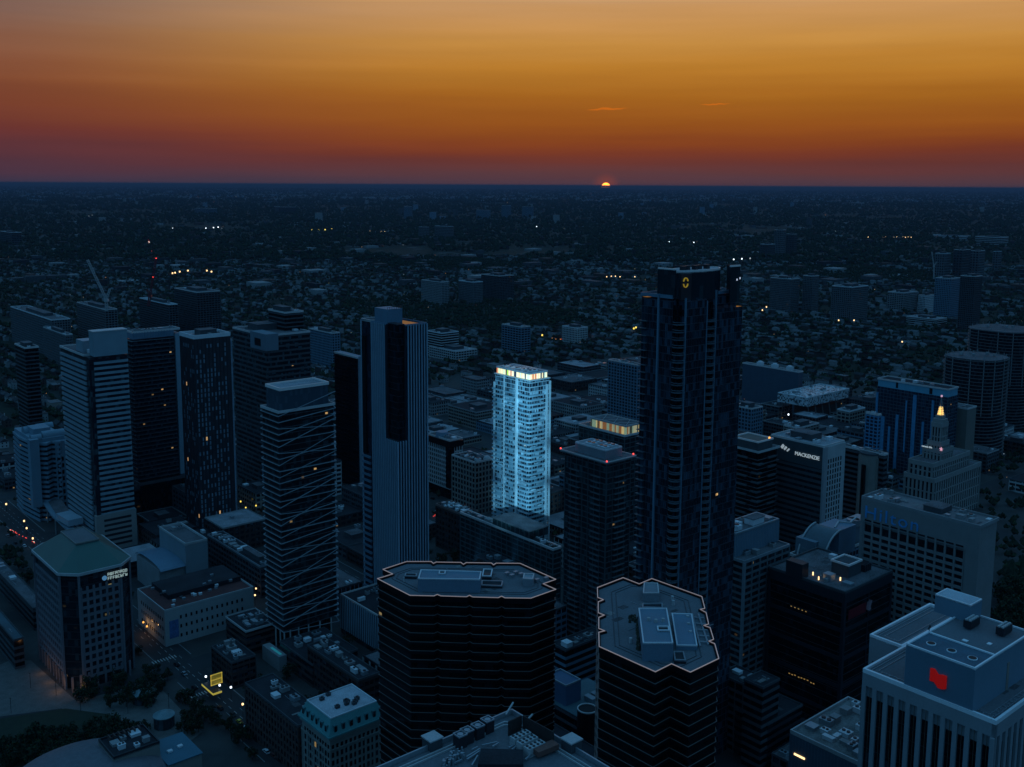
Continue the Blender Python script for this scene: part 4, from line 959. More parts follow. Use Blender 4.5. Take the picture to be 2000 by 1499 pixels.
# ------------------------------------------------------------------ foreground
def poly_tower(name, label, pts, h, seed, roofstuff):
    W = [at(x, y, h) for x, y in pts]; c = sum(W, Vector())/len(W); gx, gy = axes(GA)
    root = thing(name, label, 'tower', (c.x, c.y, 0), GA)
    P = ccw([((p-c).dot(gx), (p-c).dot(gy)) for p in W])
    MB().prism(poly_off(P, -.35), 0, h-.6).build('glazing', glass('granite_glass', (.0025, .003, .004), (.008, .011, .014), 3.1, 2.6, .0012, thr=.85, rough=.06, spec=.25, lits=.25, litcol=(1, .75, .35)), root)
    q = MB()
    for i in range(int(h/3.1)): q.prism(poly_off(P, -.05), i*3.1, i*3.1+1.2)
    q.build('spandrels', solid('granite_band', (.0045, .005, .0065), .45, .2, spec=.15), root)
    q = MB()
    for i in range(1, int(h/3.1)): z = i*3.1; q.edge_ring(poly_off(P, .04), z+1.12, z+1.26, .2)
    q.build('floor_trim', solid('trim_bronze', (.17, .155, .15), .4, .15), root)
    MB().prism(poly_off(P, -.6), h-1, h-.3).build('roof', solid('roof_membrane', (.125, .135, .15), .9, .22, .06), root)
    MB().edge_ring(P, h-1.6, h+.3, .5).build('parapet', solid('granite_band'), root); q = MB(); q.edge_ring(poly_off(P, .05), h+.3, h+.52, .22); q.build('coping', glow_mat('coping_glow', (1, .58, .38), .13, (.8, .66, .58)), root)  # pinkish edge brightness put into the coping as faint emission
    hp = sorted(P); lo_, up_ = [], []
    for ch_, seq in ((lo_, hp), (up_, hp[::-1])):
        for p in seq:
            while len(ch_) > 1 and (ch_[-1][0]-ch_[-2][0])*(p[1]-ch_[-2][1])-(ch_[-1][1]-ch_[-2][1])*(p[0]-ch_[-2][0]) <= .8: ch_.pop()
            ch_.append(p)
    hull = lo_[:-1]+up_[:-1]
    q = MB(); q.edge_ring(poly_off(hull, -4.6), h-.3, h-.14, .25); q.edge_ring(poly_off(hull, -6.0), h-.3, h-.14, .2); q.build('roof_track', solid('track', (.06, .065, .075), .8, .2), root)
    def L_(x, y, hh=h): q_ = at(x, y, hh)-Vector((c.x, c.y, 0)); return q_.dot(gx), q_.dot(gy)
    xs_ = [p[0] for p in P]; ys_ = [p[1] for p in P]; ax_, bx_, ay_, by_ = min(xs_), max(xs_), min(ys_), max(ys_); patches(root, ax_*.5, bx_*.5, ay_*.5, by_*.5, h-.29, 16, seed)
    class O: pass
    o = O(); o.root = root; o.L = L_; o.P = c; o.H = h; o.gx, o.gy = gx, gy; o.z0 = 0; roofstuff(o)
    FOOT.append([Vector((p.x, p.y, 0)) for p in W][::max(1, len(W)//8)]); return o
def K5(p): return (p[0]/2.857+720, p[1]/2.857+1060)
ptsW = [K5(p) for p in [(48, 208), (133, 182), (78, 156), (212, 112), (350, 112), (362, 122), (376, 115), (515, 117), (529, 127), (545, 118), (685, 120), (697, 130), (711, 121), (845, 122), (1046, 212), (975, 237), (1046, 268), (905, 318), (760, 316), (742, 307), (724, 315), (580, 311), (563, 302), (546, 310), (402, 305), (383, 297), (365, 305), (230, 302)]]
def box_px(o, pl, pn, pr, h0, hh, name, m, cope=None, pr_=None):
    """box whose near top corner / left / right corners are pixels at height h0+hh; square to the street grid"""
    P = at(*pn, h0+hh); d = run_to(P, o.gy, pl); w_ = run_to(P, o.gx, pr); q = P-Vector((o.P.x, o.P.y, 0)); x, y = q.dot(o.gx), q.dot(o.gy)
    ob = MB().box(x, x+w_, y, y+d, h0-.3, h0+hh).build(name, m, pr_ or o.root)
    if cope: MB().edge_ring([(x, y), (x+w_, y), (x+w_, y+d), (x, y+d)], h0+hh-.15, h0+hh+.35, .35).build(name+'_coping', cope, ob)
    return ob, x, y, w_, d
def any_box(o, quad_px, h0, hh, name, m, cope=None):
    """box on four roof pixels (not square to the grid)"""
    q = ccw([o.L(x, y, h0+hh) for x, y in quad_px]); ob = MB().prism(q, h0-.3, h0+hh).build(name, m, o.root)
    if cope: MB().edge_ring(q, h0+hh-.15, h0+hh+.35, .4).build(name+'_coping', cope, ob)
    return ob
def roofW(o):
    h = o.H
    any_box(o, [K5(p) for p in ((275, 205), (290, 155), (630, 165), (622, 210))], h, 4.2, 'penthouse', solid('pent_blue', (.12, .19, .25), .6, .08), M_white)
    any_box(o, [K5(p) for p in ((390, 178), (393, 160), (432, 160), (428, 178))], h+4.1, .25, 'hatch_well', M_metald, M_white)
    any_box(o, [K5(p) for p in ((200, 190), (205, 174), (270, 176), (268, 193))], h, .5, 'roof_curb', M_roofd, M_metal)
    any_box(o, [K5(p) for p in ((632, 190), (640, 150), (693, 152), (685, 192))], h, .8, 'roof_well', M_metald, M_white)
    any_box(o, [K5(p) for p in ((628, 242), (630, 215), (750, 218), (745, 246))], h, .4, 'roof_plinth', M_roofd, M_metal)
    any_box(o, [K5(p) for p in ((860, 205), (865, 175), (925, 178), (918, 208))], h, 2.2, 'window_washing_rig', M_metal, M_cope)
    for (x, y) in ((772, 178), (800, 190), (850, 182), (820, 172), (940, 215), (990, 205)): a, b_ = o.L(*K5((x, y))); MB().box(a-.8, a+.8, b_-.6, b_+.6, h-.3, h+.8).build('rooftop_unit', M_metal, o.root)
    a, b_ = o.L(*K5((197, 215))); MB().cyl(a, b_, .25, h-.3, h+1.4, n=8).build('roof_vent', M_light, o.root)
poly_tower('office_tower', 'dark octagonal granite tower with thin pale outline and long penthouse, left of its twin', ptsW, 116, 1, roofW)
ptsE = [K5(p) for p in [(1275, 258), (1420, 202), (1510, 237), (1580, 207), (1860, 308), (1877, 375), (1852, 380), (1884, 398), (1898, 462), (1872, 470), (1906, 482), (1926, 548), (1900, 558), (1932, 572), (1955, 655), (1795, 732), (1690, 685), (1600, 730), (1285, 588), (1283, 508), (1315, 500), (1283, 487), (1283, 425), (1313, 412), (1280, 399), (1280, 338), (1308, 326), (1277, 313)]]
def roofE(o):
    h = o.H; pb = solid('pent_blue')
    any_box(o, [K5(p) for p in ((1505, 370), (1665, 370), (1700, 565), (1530, 565))], h, 5.0, 'penthouse', pb, M_white)
    any_box(o, [K5(p) for p in ((1608, 470), (1675, 470), (1680, 495), (1612, 495))], h+4.9, .3, 'hatch_well', M_metald, M_white)
    any_box(o, [K5(p) for p in ((1690, 398), (1805, 402), (1835, 580), (1718, 578))], h, .9, 'roof_well', M_blueg, M_white)
    any_box(o, [K5(p) for p in ((1700, 612), (1758, 612), (1772, 662), (1706, 660))], h, .6, 'roof_hatch', M_metald, M_metal)
    any_box(o, [K5(p) for p in ((1530, 285), (1535, 228), (1615, 230), (1622, 285))], h, 2.4, 'window_washing_rig', M_metal, M_cope)
    any_box(o, [K5(p) for p in ((1525, 365), (1528, 345), (1640, 342), (1642, 368))], h, .6, 'roof_curb', M_roofd, M_metal)
    q = MB()
    for k in range(5):
        a = o.L(*K5((1815+8*k, 420+34*k))); b_ = o.L(*K5((1870+10*k, 424+34*k))); q.bar((*a, h), (*b_, h), .3)
    a = o.L(*K5((1805, 400))); b_ = o.L(*K5((1850, 580))); q.bar((*a, h), (*b_, h), .25); a = o.L(*K5((1840, 400))); b_ = o.L(*K5((1895, 570))); q.bar((*a, h), (*b_, h), .25)
    q.build('davit_frames', M_metal, o.root)
    for (x, y) in ((1780, 430), (1785, 470), (1795, 515), (1560, 525), (1600, 535), (1640, 530), (1462, 555), (1695, 320), (1700, 345)):
        a, b_ = o.L(*K5((x, y)), h); MB().cyl(a, b_, .5, h-.3, h+1.3 if y != 525 and y != 535 and y != 530 else h+6, n=8).build('roof_vent', M_light, o.root)
    q = MB(); r = random.Random(6)
    for k in range(60):
        a, b_ = o.L(*K5((1500+12*r.random(), 430+170*r.random()))); s = r.uniform(.3, .7); q.cyl(a, b_, s, h-.3, h+s*1.6, n=6, r1=s*.4)
    for k in range(14): a, b_ = o.L(*K5((1470+r.uniform(-15, 18), 428+r.uniform(-14, 20)))); q.cyl(a, b_, .5, h-.3, h+.8, n=6, r1=.3)
    q.build('roof_moss', solid('moss', (.03, .04, .025), .9, .4), o.root)
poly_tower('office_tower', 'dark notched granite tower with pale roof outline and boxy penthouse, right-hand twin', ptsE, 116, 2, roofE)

# bank tower lower right
b = B('bank_tower', 'large pale concrete tower with dark window columns and red emblem on its blue penthouse', 'tower', (1945.7, 1414.2), 1685, 2085, 115); H = b.H; w_, d_ = b.w, b.d
M_nb = solid('nb_concrete', (.25, .27, .29), .8, .08)
ynot = 6.2
MB().box(1, w_-1, 1, d_-1, 0, H-.5).build('core', M_nb, b.root)
q = MB(); ncol = 11; cw_ = (d_-1.2)/ncol
q.box(0, 1.05, 0, d_, H-4.0, H-.4)
for i in range(ncol+1): q.box(0, 1.05, .0+i*cw_, 1.25+i*cw_+(.0 if i < ncol else .0), 0, H-4.0)
q.box(0, w_, 0, 1.05, H-4.0, H-.4); n2 = int(w_/3.3)
for i in range(n2+1): q.box(i*w_/n2-.7, i*w_/n2+.7, 0, 1.05, 0, H-4.0)
q.build('facade_piers', M_nb, b.root)
G_nb = glass('nb_glass', (.004, .006, .010), (.018, .03, .045), 3.8, 2, .0, thr=.75)
sp = [(.75, 1.25+(i+.5)*cw_-.0-.62, k*3.85+.05, cw_-1.25, 3.7, 'x') for i in range(ncol) for k in range(int((H-4.0)/3.85))]+[((i+.5)*w_/n2, .75, k*3.85+.05, w_/n2-1.4, 3.7, 'y') for i in range(n2) for k in range(int((H-4.0)/3.85))]
windows(b, sp, G_nb)
q = MB()
for i in range(ncol): q.box(.55, .68, 1.25+(i+.5)*cw_-.62-.05, 1.25+(i+.5)*cw_-.62+.05, 0, H-4.1)
q.build('mullions', solid('bronze', (.14, .10, .07), .4, .1), b.root)
roofkit(b, 0, w_, 0, d_, H, 0, 71, mroof=solid('roof_membrane'), cope=solid('coping_metal', (.80, .82, .84), .4, .08), ch=.8, ct=.7)
q = MB()
for s_, e_ in ((1.6, 1.75), (3.0, 3.15)): q.edge_ring([(s_, s_), (w_-s_, s_), (w_-s_, d_-s_), (s_, d_-s_)], H+.05, H+.3, .15)
for i in range(14): y = 2+i*(d_-4)/14; q.box(1.6, 3.1, y, y+.15, H+.05, H+.3)
for i in range(20): x = 2+i*(w_-4)/20; q.box(x, x+.15, 1.6, 3.1, H+.05, H+.3)
q.build('cleaning_rail', M_metal, b.root)
xw, yw0 = b.loc(1765, 1268, H); _, yw1 = b.loc(1696, 1245, H); yw0 = d_
MB().box(xw, w_+14, d_-.5, yw1, 0, H).build('rear_wing', M_nb, b.root)
sp = [(xw-.02, d_+1.8+i*3.3, k*3.85, 1.9, 3.7, 'x') for i in range(max(2, int((yw1-d_)/3.3))) for k in range(int((H-5)/3.85))]
windows(b, sp, G_nb, top=4)
MB().edge_ring([(xw, d_+.1), (w_+14, d_+.1), (w_+14, yw1), (xw, yw1)], H-.3, H+.8, .7).build('wing_parapet', solid('coping_metal'), b.root)
MB().box(xw+.6, w_+13, d_+.7, yw1-.6, H-.1, H+.08).build('wing_roof', solid('roof_membrane'), b.root)
q = MB()
for s_ in (1.6, 3.0): q.edge_ring([(xw+s_, d_+s_), (w_+14-s_, d_+s_), (w_+14-s_, yw1-s_), (xw+s_, yw1-s_)], H+.05, H+.3, .15)
q.build('wing_rail', M_metal, b.root)
patches(b.root, 3.5, w_-4, 3.5, d_-1, H+.07, 12, 7)
# penthouse
P = at(1905, 1309, H+12); dP = run_to(P, b.gy, 1770); q_ = P-Vector((b.P.x, b.P.y, 0)); px0, py0 = q_.dot(b.gx), q_.dot(b.gy)
M_pb = solid('penthouse_metal', (.15, .235, .30), .5, .06)
ph = MB().box(px0, px0+34, py0, py0+dP, H, H+12).build('penthouse', M_pb, b.root)
q = MB()
for i in range(60): y = py0+i*dP/60; q.box(px0-.05, px0+.02, y, y+.06, H, H+11.8)
q.build('cladding_ribs', solid('rib_metal', (.13, .20, .26), .5, .05), ph)
M_cm = solid('coping_metal')
q = MB().edge_ring([(px0, py0), (px0+34, py0), (px0+34, py0+dP), (px0, py0+dP)], H+11.8, H+12.5, .45)
q.box(px0+11.6, px0+12.1, py0+.4, py0+dP-.4, H+11.9, H+12.45); q.build('penthouse_coping', M_cm, ph)
MB().box(px0+.4, px0+11.6, py0+.4, py0+dP-.4, H+12, H+12.08).build('penthouse_roof', solid('blue_membrane', (.05, .10, .14), .7, .3, .2), ph)
MB().box(px0+12.1, px0+33.6, py0+.4, py0+dP-.4, H+12, H+12.08).build('upper_roof', solid('roof_membrane'), ph)
q = MB()
for k in range(3): q.cyl(px0+5.6, py0+dP*(.18+.30*k), 1.25, H+12.05, H+12.35, n=24)
q.build('fan_rim', M_cm, ph); q = MB()
for k in range(3): q.cyl(px0+5.6, py0+dP*(.18+.30*k), 1.05, H+12.3, H+12.4, n=24)
q.build('fan_opening', M_black, ph)
MB().box(px0+19, px0+20.2, py0-.15, py0, H, H+8).build('door', M_beige, ph)
q = MB().box(px0+27, px0+34, py0+dP-4.5, py0+dP+6, H+12, H+17); q.build('top_box', M_pb, ph)
q = MB()
for k in range(9): q.box(px0+27+k*.8, px0+27.15+k*.8, py0+dP-4.5, py0+dP+6, H+17, H+17.25)
q.edge_ring([(px0+27, py0+dP-4.5), (px0+34, py0+dP-4.5), (px0+34, py0+dP+6), (px0+27, py0+dP+6)], H+16.8, H+17.4, .3); q.build('top_grille', M_cm, ph)
for (x, y) in ((px0+22, py0+dP*.62), (px0+24.5, py0+dP*.2)):
    u = MB().box(x, x+5.4, y, y+2.2, H+12.5, H+14.6).build('cooling_unit', M_metald, ph); q = MB()
    for k in range(5): q.cyl(x+.6+k*1.05, y+.6, .42, H+14.6, H+14.95, n=10); q.cyl(x+.6+k*1.05, y+1.6, .42, H+14.6, H+14.95, n=10)
    q.build('fan', M_light, u)
MB().box(px0+17, px0+18.4, py0+4, py0+5, H+12.1, H+12.3).box(px0+14, px0+15.2, py0+9, py0+10.4, H+12.1, H+12.3).build('roof_hatch', M_cm, ph)
q = MB(); q.bar((px0+11.9, py0+dP-.3, H+12.4), (px0+11.9, py0+dP-.3, H+14.4), .06); q.bar((px0+11.4, py0+dP-.3, H+13.2), (px0+12.5, py0+dP-.3, H+14), .2); q.build('antenna', M_metald, ph)
# red flag emblem: two leaning bars joined by a fold
fy = py0+dP*.50; fz = H+6.3; M_flag = glow_mat('flag_red', (1, .015, .008), .13, (.5, .01, .01))
q = MB()
def slab(pts, x0, x1, mb):
    n = len(pts); vs = [(x0, y, z) for y, z in pts]+[(x1, y, z) for y, z in pts]
    mb._add(vs, [tuple(range(n)), tuple(range(2*n-1, n-1, -1))]+[(i, n+i, n+(i+1) % n, (i+1) % n) for i in range(n)], 0)
slab([(fy+2.2, fz-1.6), (fy+2.2, fz+1.9), (fy+1.0, fz+2.1), (fy-.1, fz+.9), (fy-.1, fz-2.6), (fy+1.0, fz-1.5)], px0-.45, px0-.1, q)
slab([(fy-.1, fz-2.6), (fy-.1, fz+.9), (fy-1.2, fz+1.3), (fy-2.3, fz+1.3), (fy-2.3, fz-2.2), (fy-1.3, fz-2.6)], px0-.7, px0-.1, q)
q.build('emblem', M_flag, ph)

b = B('office_block', 'flat-roofed grey block with scattered roof plant and a lit wall strip, bottom edge', 'building', (1690, 1500), 1543, 1800, 72); H = b.H; w_, d_ = b.w, b.d
MB().box(0, w_, 0, d_, 0, H-.4).build('wall', solid('blue_wall', (.075, .12, .16), .6, .1), b.root)
q = MB(); fins(q, 0, w_, 0, d_, H-12, H-.8, 1.2, .06, .05); q.build('cladding_ribs', M_blueg, b.root)
roofkit(b, 0, w_, 0, d_, H, 22, 73, mroof=solid('roof_patchy', (.17, .17, .165), .95, .45, .25), cope=M_light)
MB().box(-.25, -.05, d_-6, d_-2, H-7, H-6.4).build('strip_lamp', M_warm, b.root)

# low dark blocks between the twin tower and the black block
def block(name, label, N_, xl, xr, h, wall, n=5, seed=0, gm=None, fh=3.6, bh=1.4, fin=None, cope=None, roof=None, pent=None, lit=False, cat='building', t=.2, finw=.5, group=None):
    b = B(name, label, cat, N_, xl, xr, h, group=group)
    banded_block(b, gm or G_win, wall, fh, bh, t, fin=fin, finw=finw); roofkit(b, 0, b.w, 0, b.d, b.H, n, seed, roof or M_roofd, cope or M_concd, pent=pent, ct=.4, ch=.6); patches(b.root, 2, max(3, b.w-3), 2, max(3, b.d-3), b.H+.06, 5, seed); return b
block('office_block', 'dark low block with pale angled roof edge, right of the right-hand granite tower', (1484, 1353), 1404, 1518, 34, M_concd, 3, 81, G_black, fin=4)
block('office_block', 'low near-black block behind the grey block at the bottom right', (1500, 1416), 1435, 1568, 22, M_metald, 3, 82, G_black)
block('service_block', 'small dark roof with white rooftop coolers below the teal canopy', (1490, 1345), 1452, 1524, 40, M_concd, 0, 83, G_black)
b = B('glass_pavilion', 'teal flat-roofed glass pavilion lit from inside beside the framed apartment tower', 'pavilion', (1445, 1247), 1424, 1484, 12)
MB().box(.5, b.w-.5, .5, b.d-.5, 0, 11).build('glazing', glass('pav_glass', (.02, .04, .045), (.10, .09, .04), 4, 2, .05, lits=.2), b.root)
MB().box(-.5, b.w+.5, -.5, b.d+.5, 11, 12).build('roof', solid('teal_roof', (.05, .19, .21), .5, .1), b.root)

# between the two granite towers
block('office_block', 'blue walled rooftop box with white vent cowls between the twin granite towers', (1105, 1272), 1076, 1185, 30, M_blueg, 3, 84, G_black)
b = B('office_block', 'low teal-roofed block with blue plant box and dark cylinder between the twin granite towers', 'building', (1127, 1400), 1060, 1215, 30); H = b.H
banded_block(b, G_black, M_concd, 4, 1.2, .2); MB().box(0, b.w, 0, b.d, H-.3, H+.1).build('roof', solid('teal_grey_roof', (.07, .13, .15), .7, .2), b.root)
MB().box(2, 11, 9, 22, H, H+9).build('plant_box', solid('plant_blue', (.06, .11, .19), .6, .1), b.root); MB().edge_ring([(2, 9), (11, 9), (11, 22), (2, 22)], H+8.7, H+9.6, .5).build('plant_coping', M_metal, b.root)
x, y = b.loc(1147, 1385, H+4)
MB().cyl(x, y, 4.2, 0, H+4, n=28).build('cylinder', M_black, b.root); q = MB(); q.edge_ring([(x+4.2*math.cos(k*math.pi/14), y+4.2*math.sin(k*math.pi/14)) for k in range(28)], H+3.8, H+4.4, .4); q.build('cylinder_rim', M_cope, b.root)
for k in range(3): hvac(b, 12+k*4, 3, H+.1, 2.5, 5, 2, M_metal)

# bottom centre diamond roof
class Plain: pass
b = Plain(); pb_ = at(1000, 1388, 128); b.w = b.d = 40.; b.P = pb_-GX*40-GY*40; b.gx, b.gy, b.z0, b.h, b.H, b.g = GX, GY, 0, 128, 128, GA
b.root = thing('office_tower', 'dark tower roof seen cornerwise at the bottom edge, crowded with fans and pipes', 'tower', (b.P.x, b.P.y, 0), GA)
FOOT.append([b.P, b.P+GX*40, b.P+GX*40+GY*40, b.P+GY*40]); H = 128; w_ = d_ = 40.
def locb(x, y, h=128.): q_ = at(x, y, h)-Vector((b.P.x, b.P.y, 0)); return q_.dot(GX), q_.dot(GY)
MB().box(0, w_, 0, d_, 0, H-1).build('wall', G_black, b.root)
MB().box(.5, w_-.5, .5, d_-.5, H-1, H-.6).build('roof', solid('roof_membrane'), b.root)
q = MB().edge_ring([(0, 0), (w_, 0), (w_, d_), (0, d_)], H-2, H+.5, .4); q.build('parapet', M_metal, b.root)
q = MB()
for s_ in (2.2, 3.2): q.edge_ring([(s_, s_), (w_-s_-2, s_), (w_-s_, s_+2), (w_-s_, d_-s_-2), (w_-s_-2, d_-s_), (s_, d_-s_)], H-.6, H-.2, .25)
q.build('cleaning_rail', M_light, b.root)
for (x, y) in (locb(842, 1462), locb(1116, 1466)):
    o = MB().box(x-.4, x+2.8, y-.4, y+2.8, H-20, H+1.6).build('corner_box', M_concd, b.root); MB().box(x-.6, x+3, y-.6, y+3, H+1.6, H+1.9).build('box_cap', M_light, o)
r = random.Random(12)
def K6(x, y): return locb(x/5.263+800, y/5.263+1370)
for (x, y) in ((800, 285), (700, 345), (590, 395), (520, 440)):
    u, v = K6(x, y); o = MB().box(u-1.1, u+1.1, v-1.1, v+1.1, H-.6, H+2.2).build('rooftop_unit', M_metald, b.root); MB().edge_ring([(u-1.2, v-1.2), (u+1.2, v-1.2), (u+1.2, v+1.2), (u-1.2, v+1.2)], H+2.2, H+2.5, .25).build('unit_rim', M_metal, o); MB().cyl(u, v, .7, H+2.2, H+2.4, n=12).build('fan', M_metal, o)
for (x, y) in ((1140, 400), (1210, 450), (1285, 505)):
    u, v = K6(x, y); o = MB().box(u-2.4, u+2.4, v-.9, v+.9, H-.6, H+1.4).build('cooling_unit', M_light, b.root); q = MB()
    for i in range(4):
        for j in range(2): q.cyl(u-1.75+i*1.15, v-.45+j*.9, .33, H+1.4, H+1.55, n=10)
    q.build('fan', M_metald, o)
u, v = K6(1150, 260); u2, v2 = K6(1500, 430); MB().bar((*K6(1165, 265), H+1), (*K6(1480, 440), H+1), .15, 0, 1.8).bar((*K6(1015, 330), H+1), (*K6(1150, 265), H+1), .15, 0, 1.8).build('screen_wall', M_brickd, b.root)
q = MB().bar((*K6(1290, 555), H+.6), (*K6(1500, 470), H+.6), 1.2, 0, .6); q.build('red_duct', solid('red_duct', (.16, .07, .055), .8, .2), b.root)
ob = MB().prism(ccw([K6(700, 690), K6(735, 525), K6(1165, 535), K6(1170, 690)]), H-.6, H+.9).build('penthouse', M_roofd, b.root)
q = MB()
for (x, y, x2, y2) in ((585, 575, 725, 490), (590, 600, 720, 515), (745, 455, 900, 420), (850, 470, 915, 430), (450, 640, 540, 600), (640, 500, 700, 470), (1040, 510, 1100, 460), (1190, 600, 1330, 480), (1020, 480, 1100, 440), (640, 660, 700, 560)): q.bar((*K6(x, y), H), (*K6(x2, y2), H), .16)
q.build('pipes', M_metal, b.root); q = MB()
for k in range(46):
    x = r.uniform(345, 560); y = 640-(x-345)*.55+r.uniform(-35, 60); u, v = K6(x, y); q.cyl(u, v, r.uniform(.15, .4), H-.6, H+r.uniform(.2, 1.1), n=6)
q.build('vent_cluster', M_metal, b.root)
q = MB(); q.bar((*K6(990, 150), H+.3), (*K6(1065, 78), H+1.6), .16); q.bar((*K6(1180, 235), H+.3), (*K6(1265, 192), H+1.4), .16); q.build('davit_arms', M_light, b.root)
for (x, y) in ((20, 560), (1890, 560)):
    u, v = K6(x, y); MB().box(u-2.5, u+2.5, v-2.5, v+2.5, H-9, H-6).build('lower_corner', M_metal, b.root)

# teal mansard hotel
b = B('hotel', 'old stone hotel with teal copper mansard and white roof, left of the granite tower', 'hotel', (642, 1414), 583, 752, 40); H = b.H; w_, d_ = b.w, b.d
M_hs = solid('hotel_stone', (.23, .235, .215), .85, .14)
MB().box(1, w_-1, 1, d_-1, 0, H-7).build('wall', M_hs, b.root)
q = MB(); q.box(.2, w_-.2, .2, d_-.2, H-8, H-6.6); q.box(.5, w_-.5, .5, d_-.5, H-12.4, H-11.8); q.box(.5, w_-.5, .5, d_-.5, 6, 6.8); fins(q, 1, w_-1, 1, d_-1, 6.8, H-11, 4.1, .8, .25); q.build('stone_trim', M_hs, b.root)
sp = [(.86, 2.2+i*2.05, 8+k*3.3, 1.0, 2.0, 'x') for i in range(int((d_-3)/2.05)) for k in range(7)]+[(2.2+i*2.05, .86, 8+k*3.3, 1.0, 2.0, 'y') for i in range(int((w_-3)/2.05)) for k in range(7)]
windows(b, sp, G_win, glow_mat('amber_dim'), .02)
MB().box(-.4, w_+.4, -.4, d_+.4, H-6.6, H-5.9).build('cornice', M_teal, b.root)
q = MB(); z0, z1, t_ = H-5.9, H, 2.4
a = [(0, 0), (w_, 0), (w_, d_), (0, d_)]; c = [(t_, t_), (w_-t_, t_), (w_-t_, d_-t_), (t_, d_-t_)]
q._add([(*p, z0) for p in a]+[(*p, z1) for p in c], [(i, (i+1) % 4, 4+(i+1) % 4, 4+i) for i in range(4)]); q.build('mansard', M_teal, b.root)
QD = []; q = MB()
for i in range(int(d_/3.6)): y = 2.6+i*3.6; q.box(.5, 2.6, y, y+1.6, H-5, H-2.2); QD.append(MB().box(.38, .52, y+.25, y+1.35, H-4.8, H-2.6))
for i in range(int(w_/3.6)): x = 2.6+i*3.6; q.box(x, x+1.6, .5, 2.6, H-5, H-2.2); QD.append(MB().box(x+.25, x+1.35, .38, .52, H-4.8, H-2.6))
q.build('dormers', solid('teal_dark', (.05, .17, .18), .5, .15), b.root); pieces(b, 'dormer_window', QD, G_win)
MB().box(t_, w_-t_, t_, d_-t_, H-.2, H+.05).build('roof', solid('roof_whiteish', (.40, .41, .44), .9, .3, .15), b.root)
MB().edge_ring([(t_, t_), (w_-t_, t_), (w_-t_, d_-t_), (t_, d_-t_)], H, H+.5, .4).build('parapet', M_white, b.root)
for k in range(9): hvac(b, 4+random.random()*(w_-10), 4+random.random()*(d_-9), H, 1.8, 1.4, 1.1, M_concd, 1)
q = MB()
for k in range(5): q.cyl(2.5+k*5.5, -.15, 1.3, 0, 0.01, n=8)
for k in range(5):
    for j in range(8):
        a0, a1 = math.pi*j/8, math.pi*(j+1)/8; q.bar((3+k*5, .5, 3+1.4*math.sin(a0)-0, ), (3+k*5, .5, 3+1.4*math.sin(a1)), .05)
# brick row beside it
block('brick_warehouse', 'long dark brown brick warehouse with flat roof, left of the teal-roofed hotel', (582, 1420), 478, 640, 24, M_brick, 7, 91, fh=3.6, bh=1.2, fin=2.7, finw=1.0, roof=M_roofd)
block('brick_building', 'dark roofed brick building behind the teal-roofed hotel', (700, 1330), 600, 742, 20, M_brickd, 12, 92, roof=M_roofd, fin=3)
block('brick_building', 'small dark building with pale roof edge beside the yellow sign', (452, 1296), 412, 500, 14, M_brickd, 8, 93, roof=M_roofd, fin=3)
block('brick_building', 'low dark building below the diagonal-line tower, cluttered roof', (610, 1300), 545, 700, 12, M_brickd, 14, 94, roof=M_roofd)
block('theatre', 'low dark roofed theatre with pale front gable between two streets', (480, 1235), 440, 540, 14, M_brick, 8, 95, roof=M_roofd, cope=M_light)

# the green roofed office
b = B('office_tower', 'office block with sloping green metal roof, lit sign and square windows, lower left', 'tower', (124, 1128), 58, 262, 60); H = b.H; w_, d_ = b.w, b.d
M_mt = solid('mauve_stone', (.15, .145, .165), .8, .12)
ch = 7.0
body = [(ch, 0), (w_-ch, 0), (w_, ch), (w_, d_-ch), (w_-ch, d_), (ch, d_), (0, d_-ch), (0, ch)]
MB().prism(poly_off(body, -.5), 0, H).build('glazing', glass('metro_glass', (.006, .012, .018), (.03, .05, .06), 3.7, 2.4, .03, thr=.6, lits=.22, litcol=(1, .8, .35)), b.root)
q = MB()
def face_grid(q, ax, a, c, k, s, z0, z1, step, fh, pw=1.3, bh=1.6, t=.5):
    n = max(1, round((c-a)/step))
    for i in range(n+1):
        p = a+(c-a)*i/n
        if ax == 'y': q.box(p-pw/2, p+pw/2, k-s*t, k+.0 if s > 0 else k, z0, z1) if s > 0 else q.box(p-pw/2, p+pw/2, k, k+t, z0, z1)
        else: q.box(k-t, k, p-pw/2, p+pw/2, z0, z1) if s > 0 else q.box(k, k+t, p-pw/2, p+pw/2, z0, z1)
    z = z0
    while z < z1+.1:
        if ax == 'y': q.box(a-pw/2, c+pw/2, k-t+.05 if s > 0 else k, k if s > 0 else k+t-.05, z, z+bh)
        else: q.box(k-t+.05 if s > 0 else k, k if s > 0 else k+t-.05, a-pw/2, c+pw/2, z, z+bh)
        z += fh
face_grid(q, 'y', ch+.8, w_-ch-.8, .5, 1, 5, H-7.5, 3.3, 4.0, 1.15, 1.5); face_grid(q, 'x', ch+.8, d_-ch-.8, .5, 1, 8, H-7.5, 3.3, 4.0, 1.15, 1.5)
face_grid(q, 'y', ch+.8, w_-ch-.8, d_-.5, -1, 5, H-7.5, 2.9, 3.9); face_grid(q, 'x', ch+.8, d_-ch-.8, w_-.5, -1, 8, H-7.5, 2.9, 3.9); q.build('wall', M_mt, b.root)
q = MB()
for i in range(14): q.prism(poly_off(body, -.42), 6+i*3.9, 6.5+i*3.9)
q.build('floor_bands', M_metald, b.root)
for x, y in ((ch, 0), (0, ch), (w_-ch, 0), (w_, ch), (0, d_-ch)): MB().box(x-.5, x+.5, y-.5, y+.5, 0, H-1).build('column', M_mt, b.root)
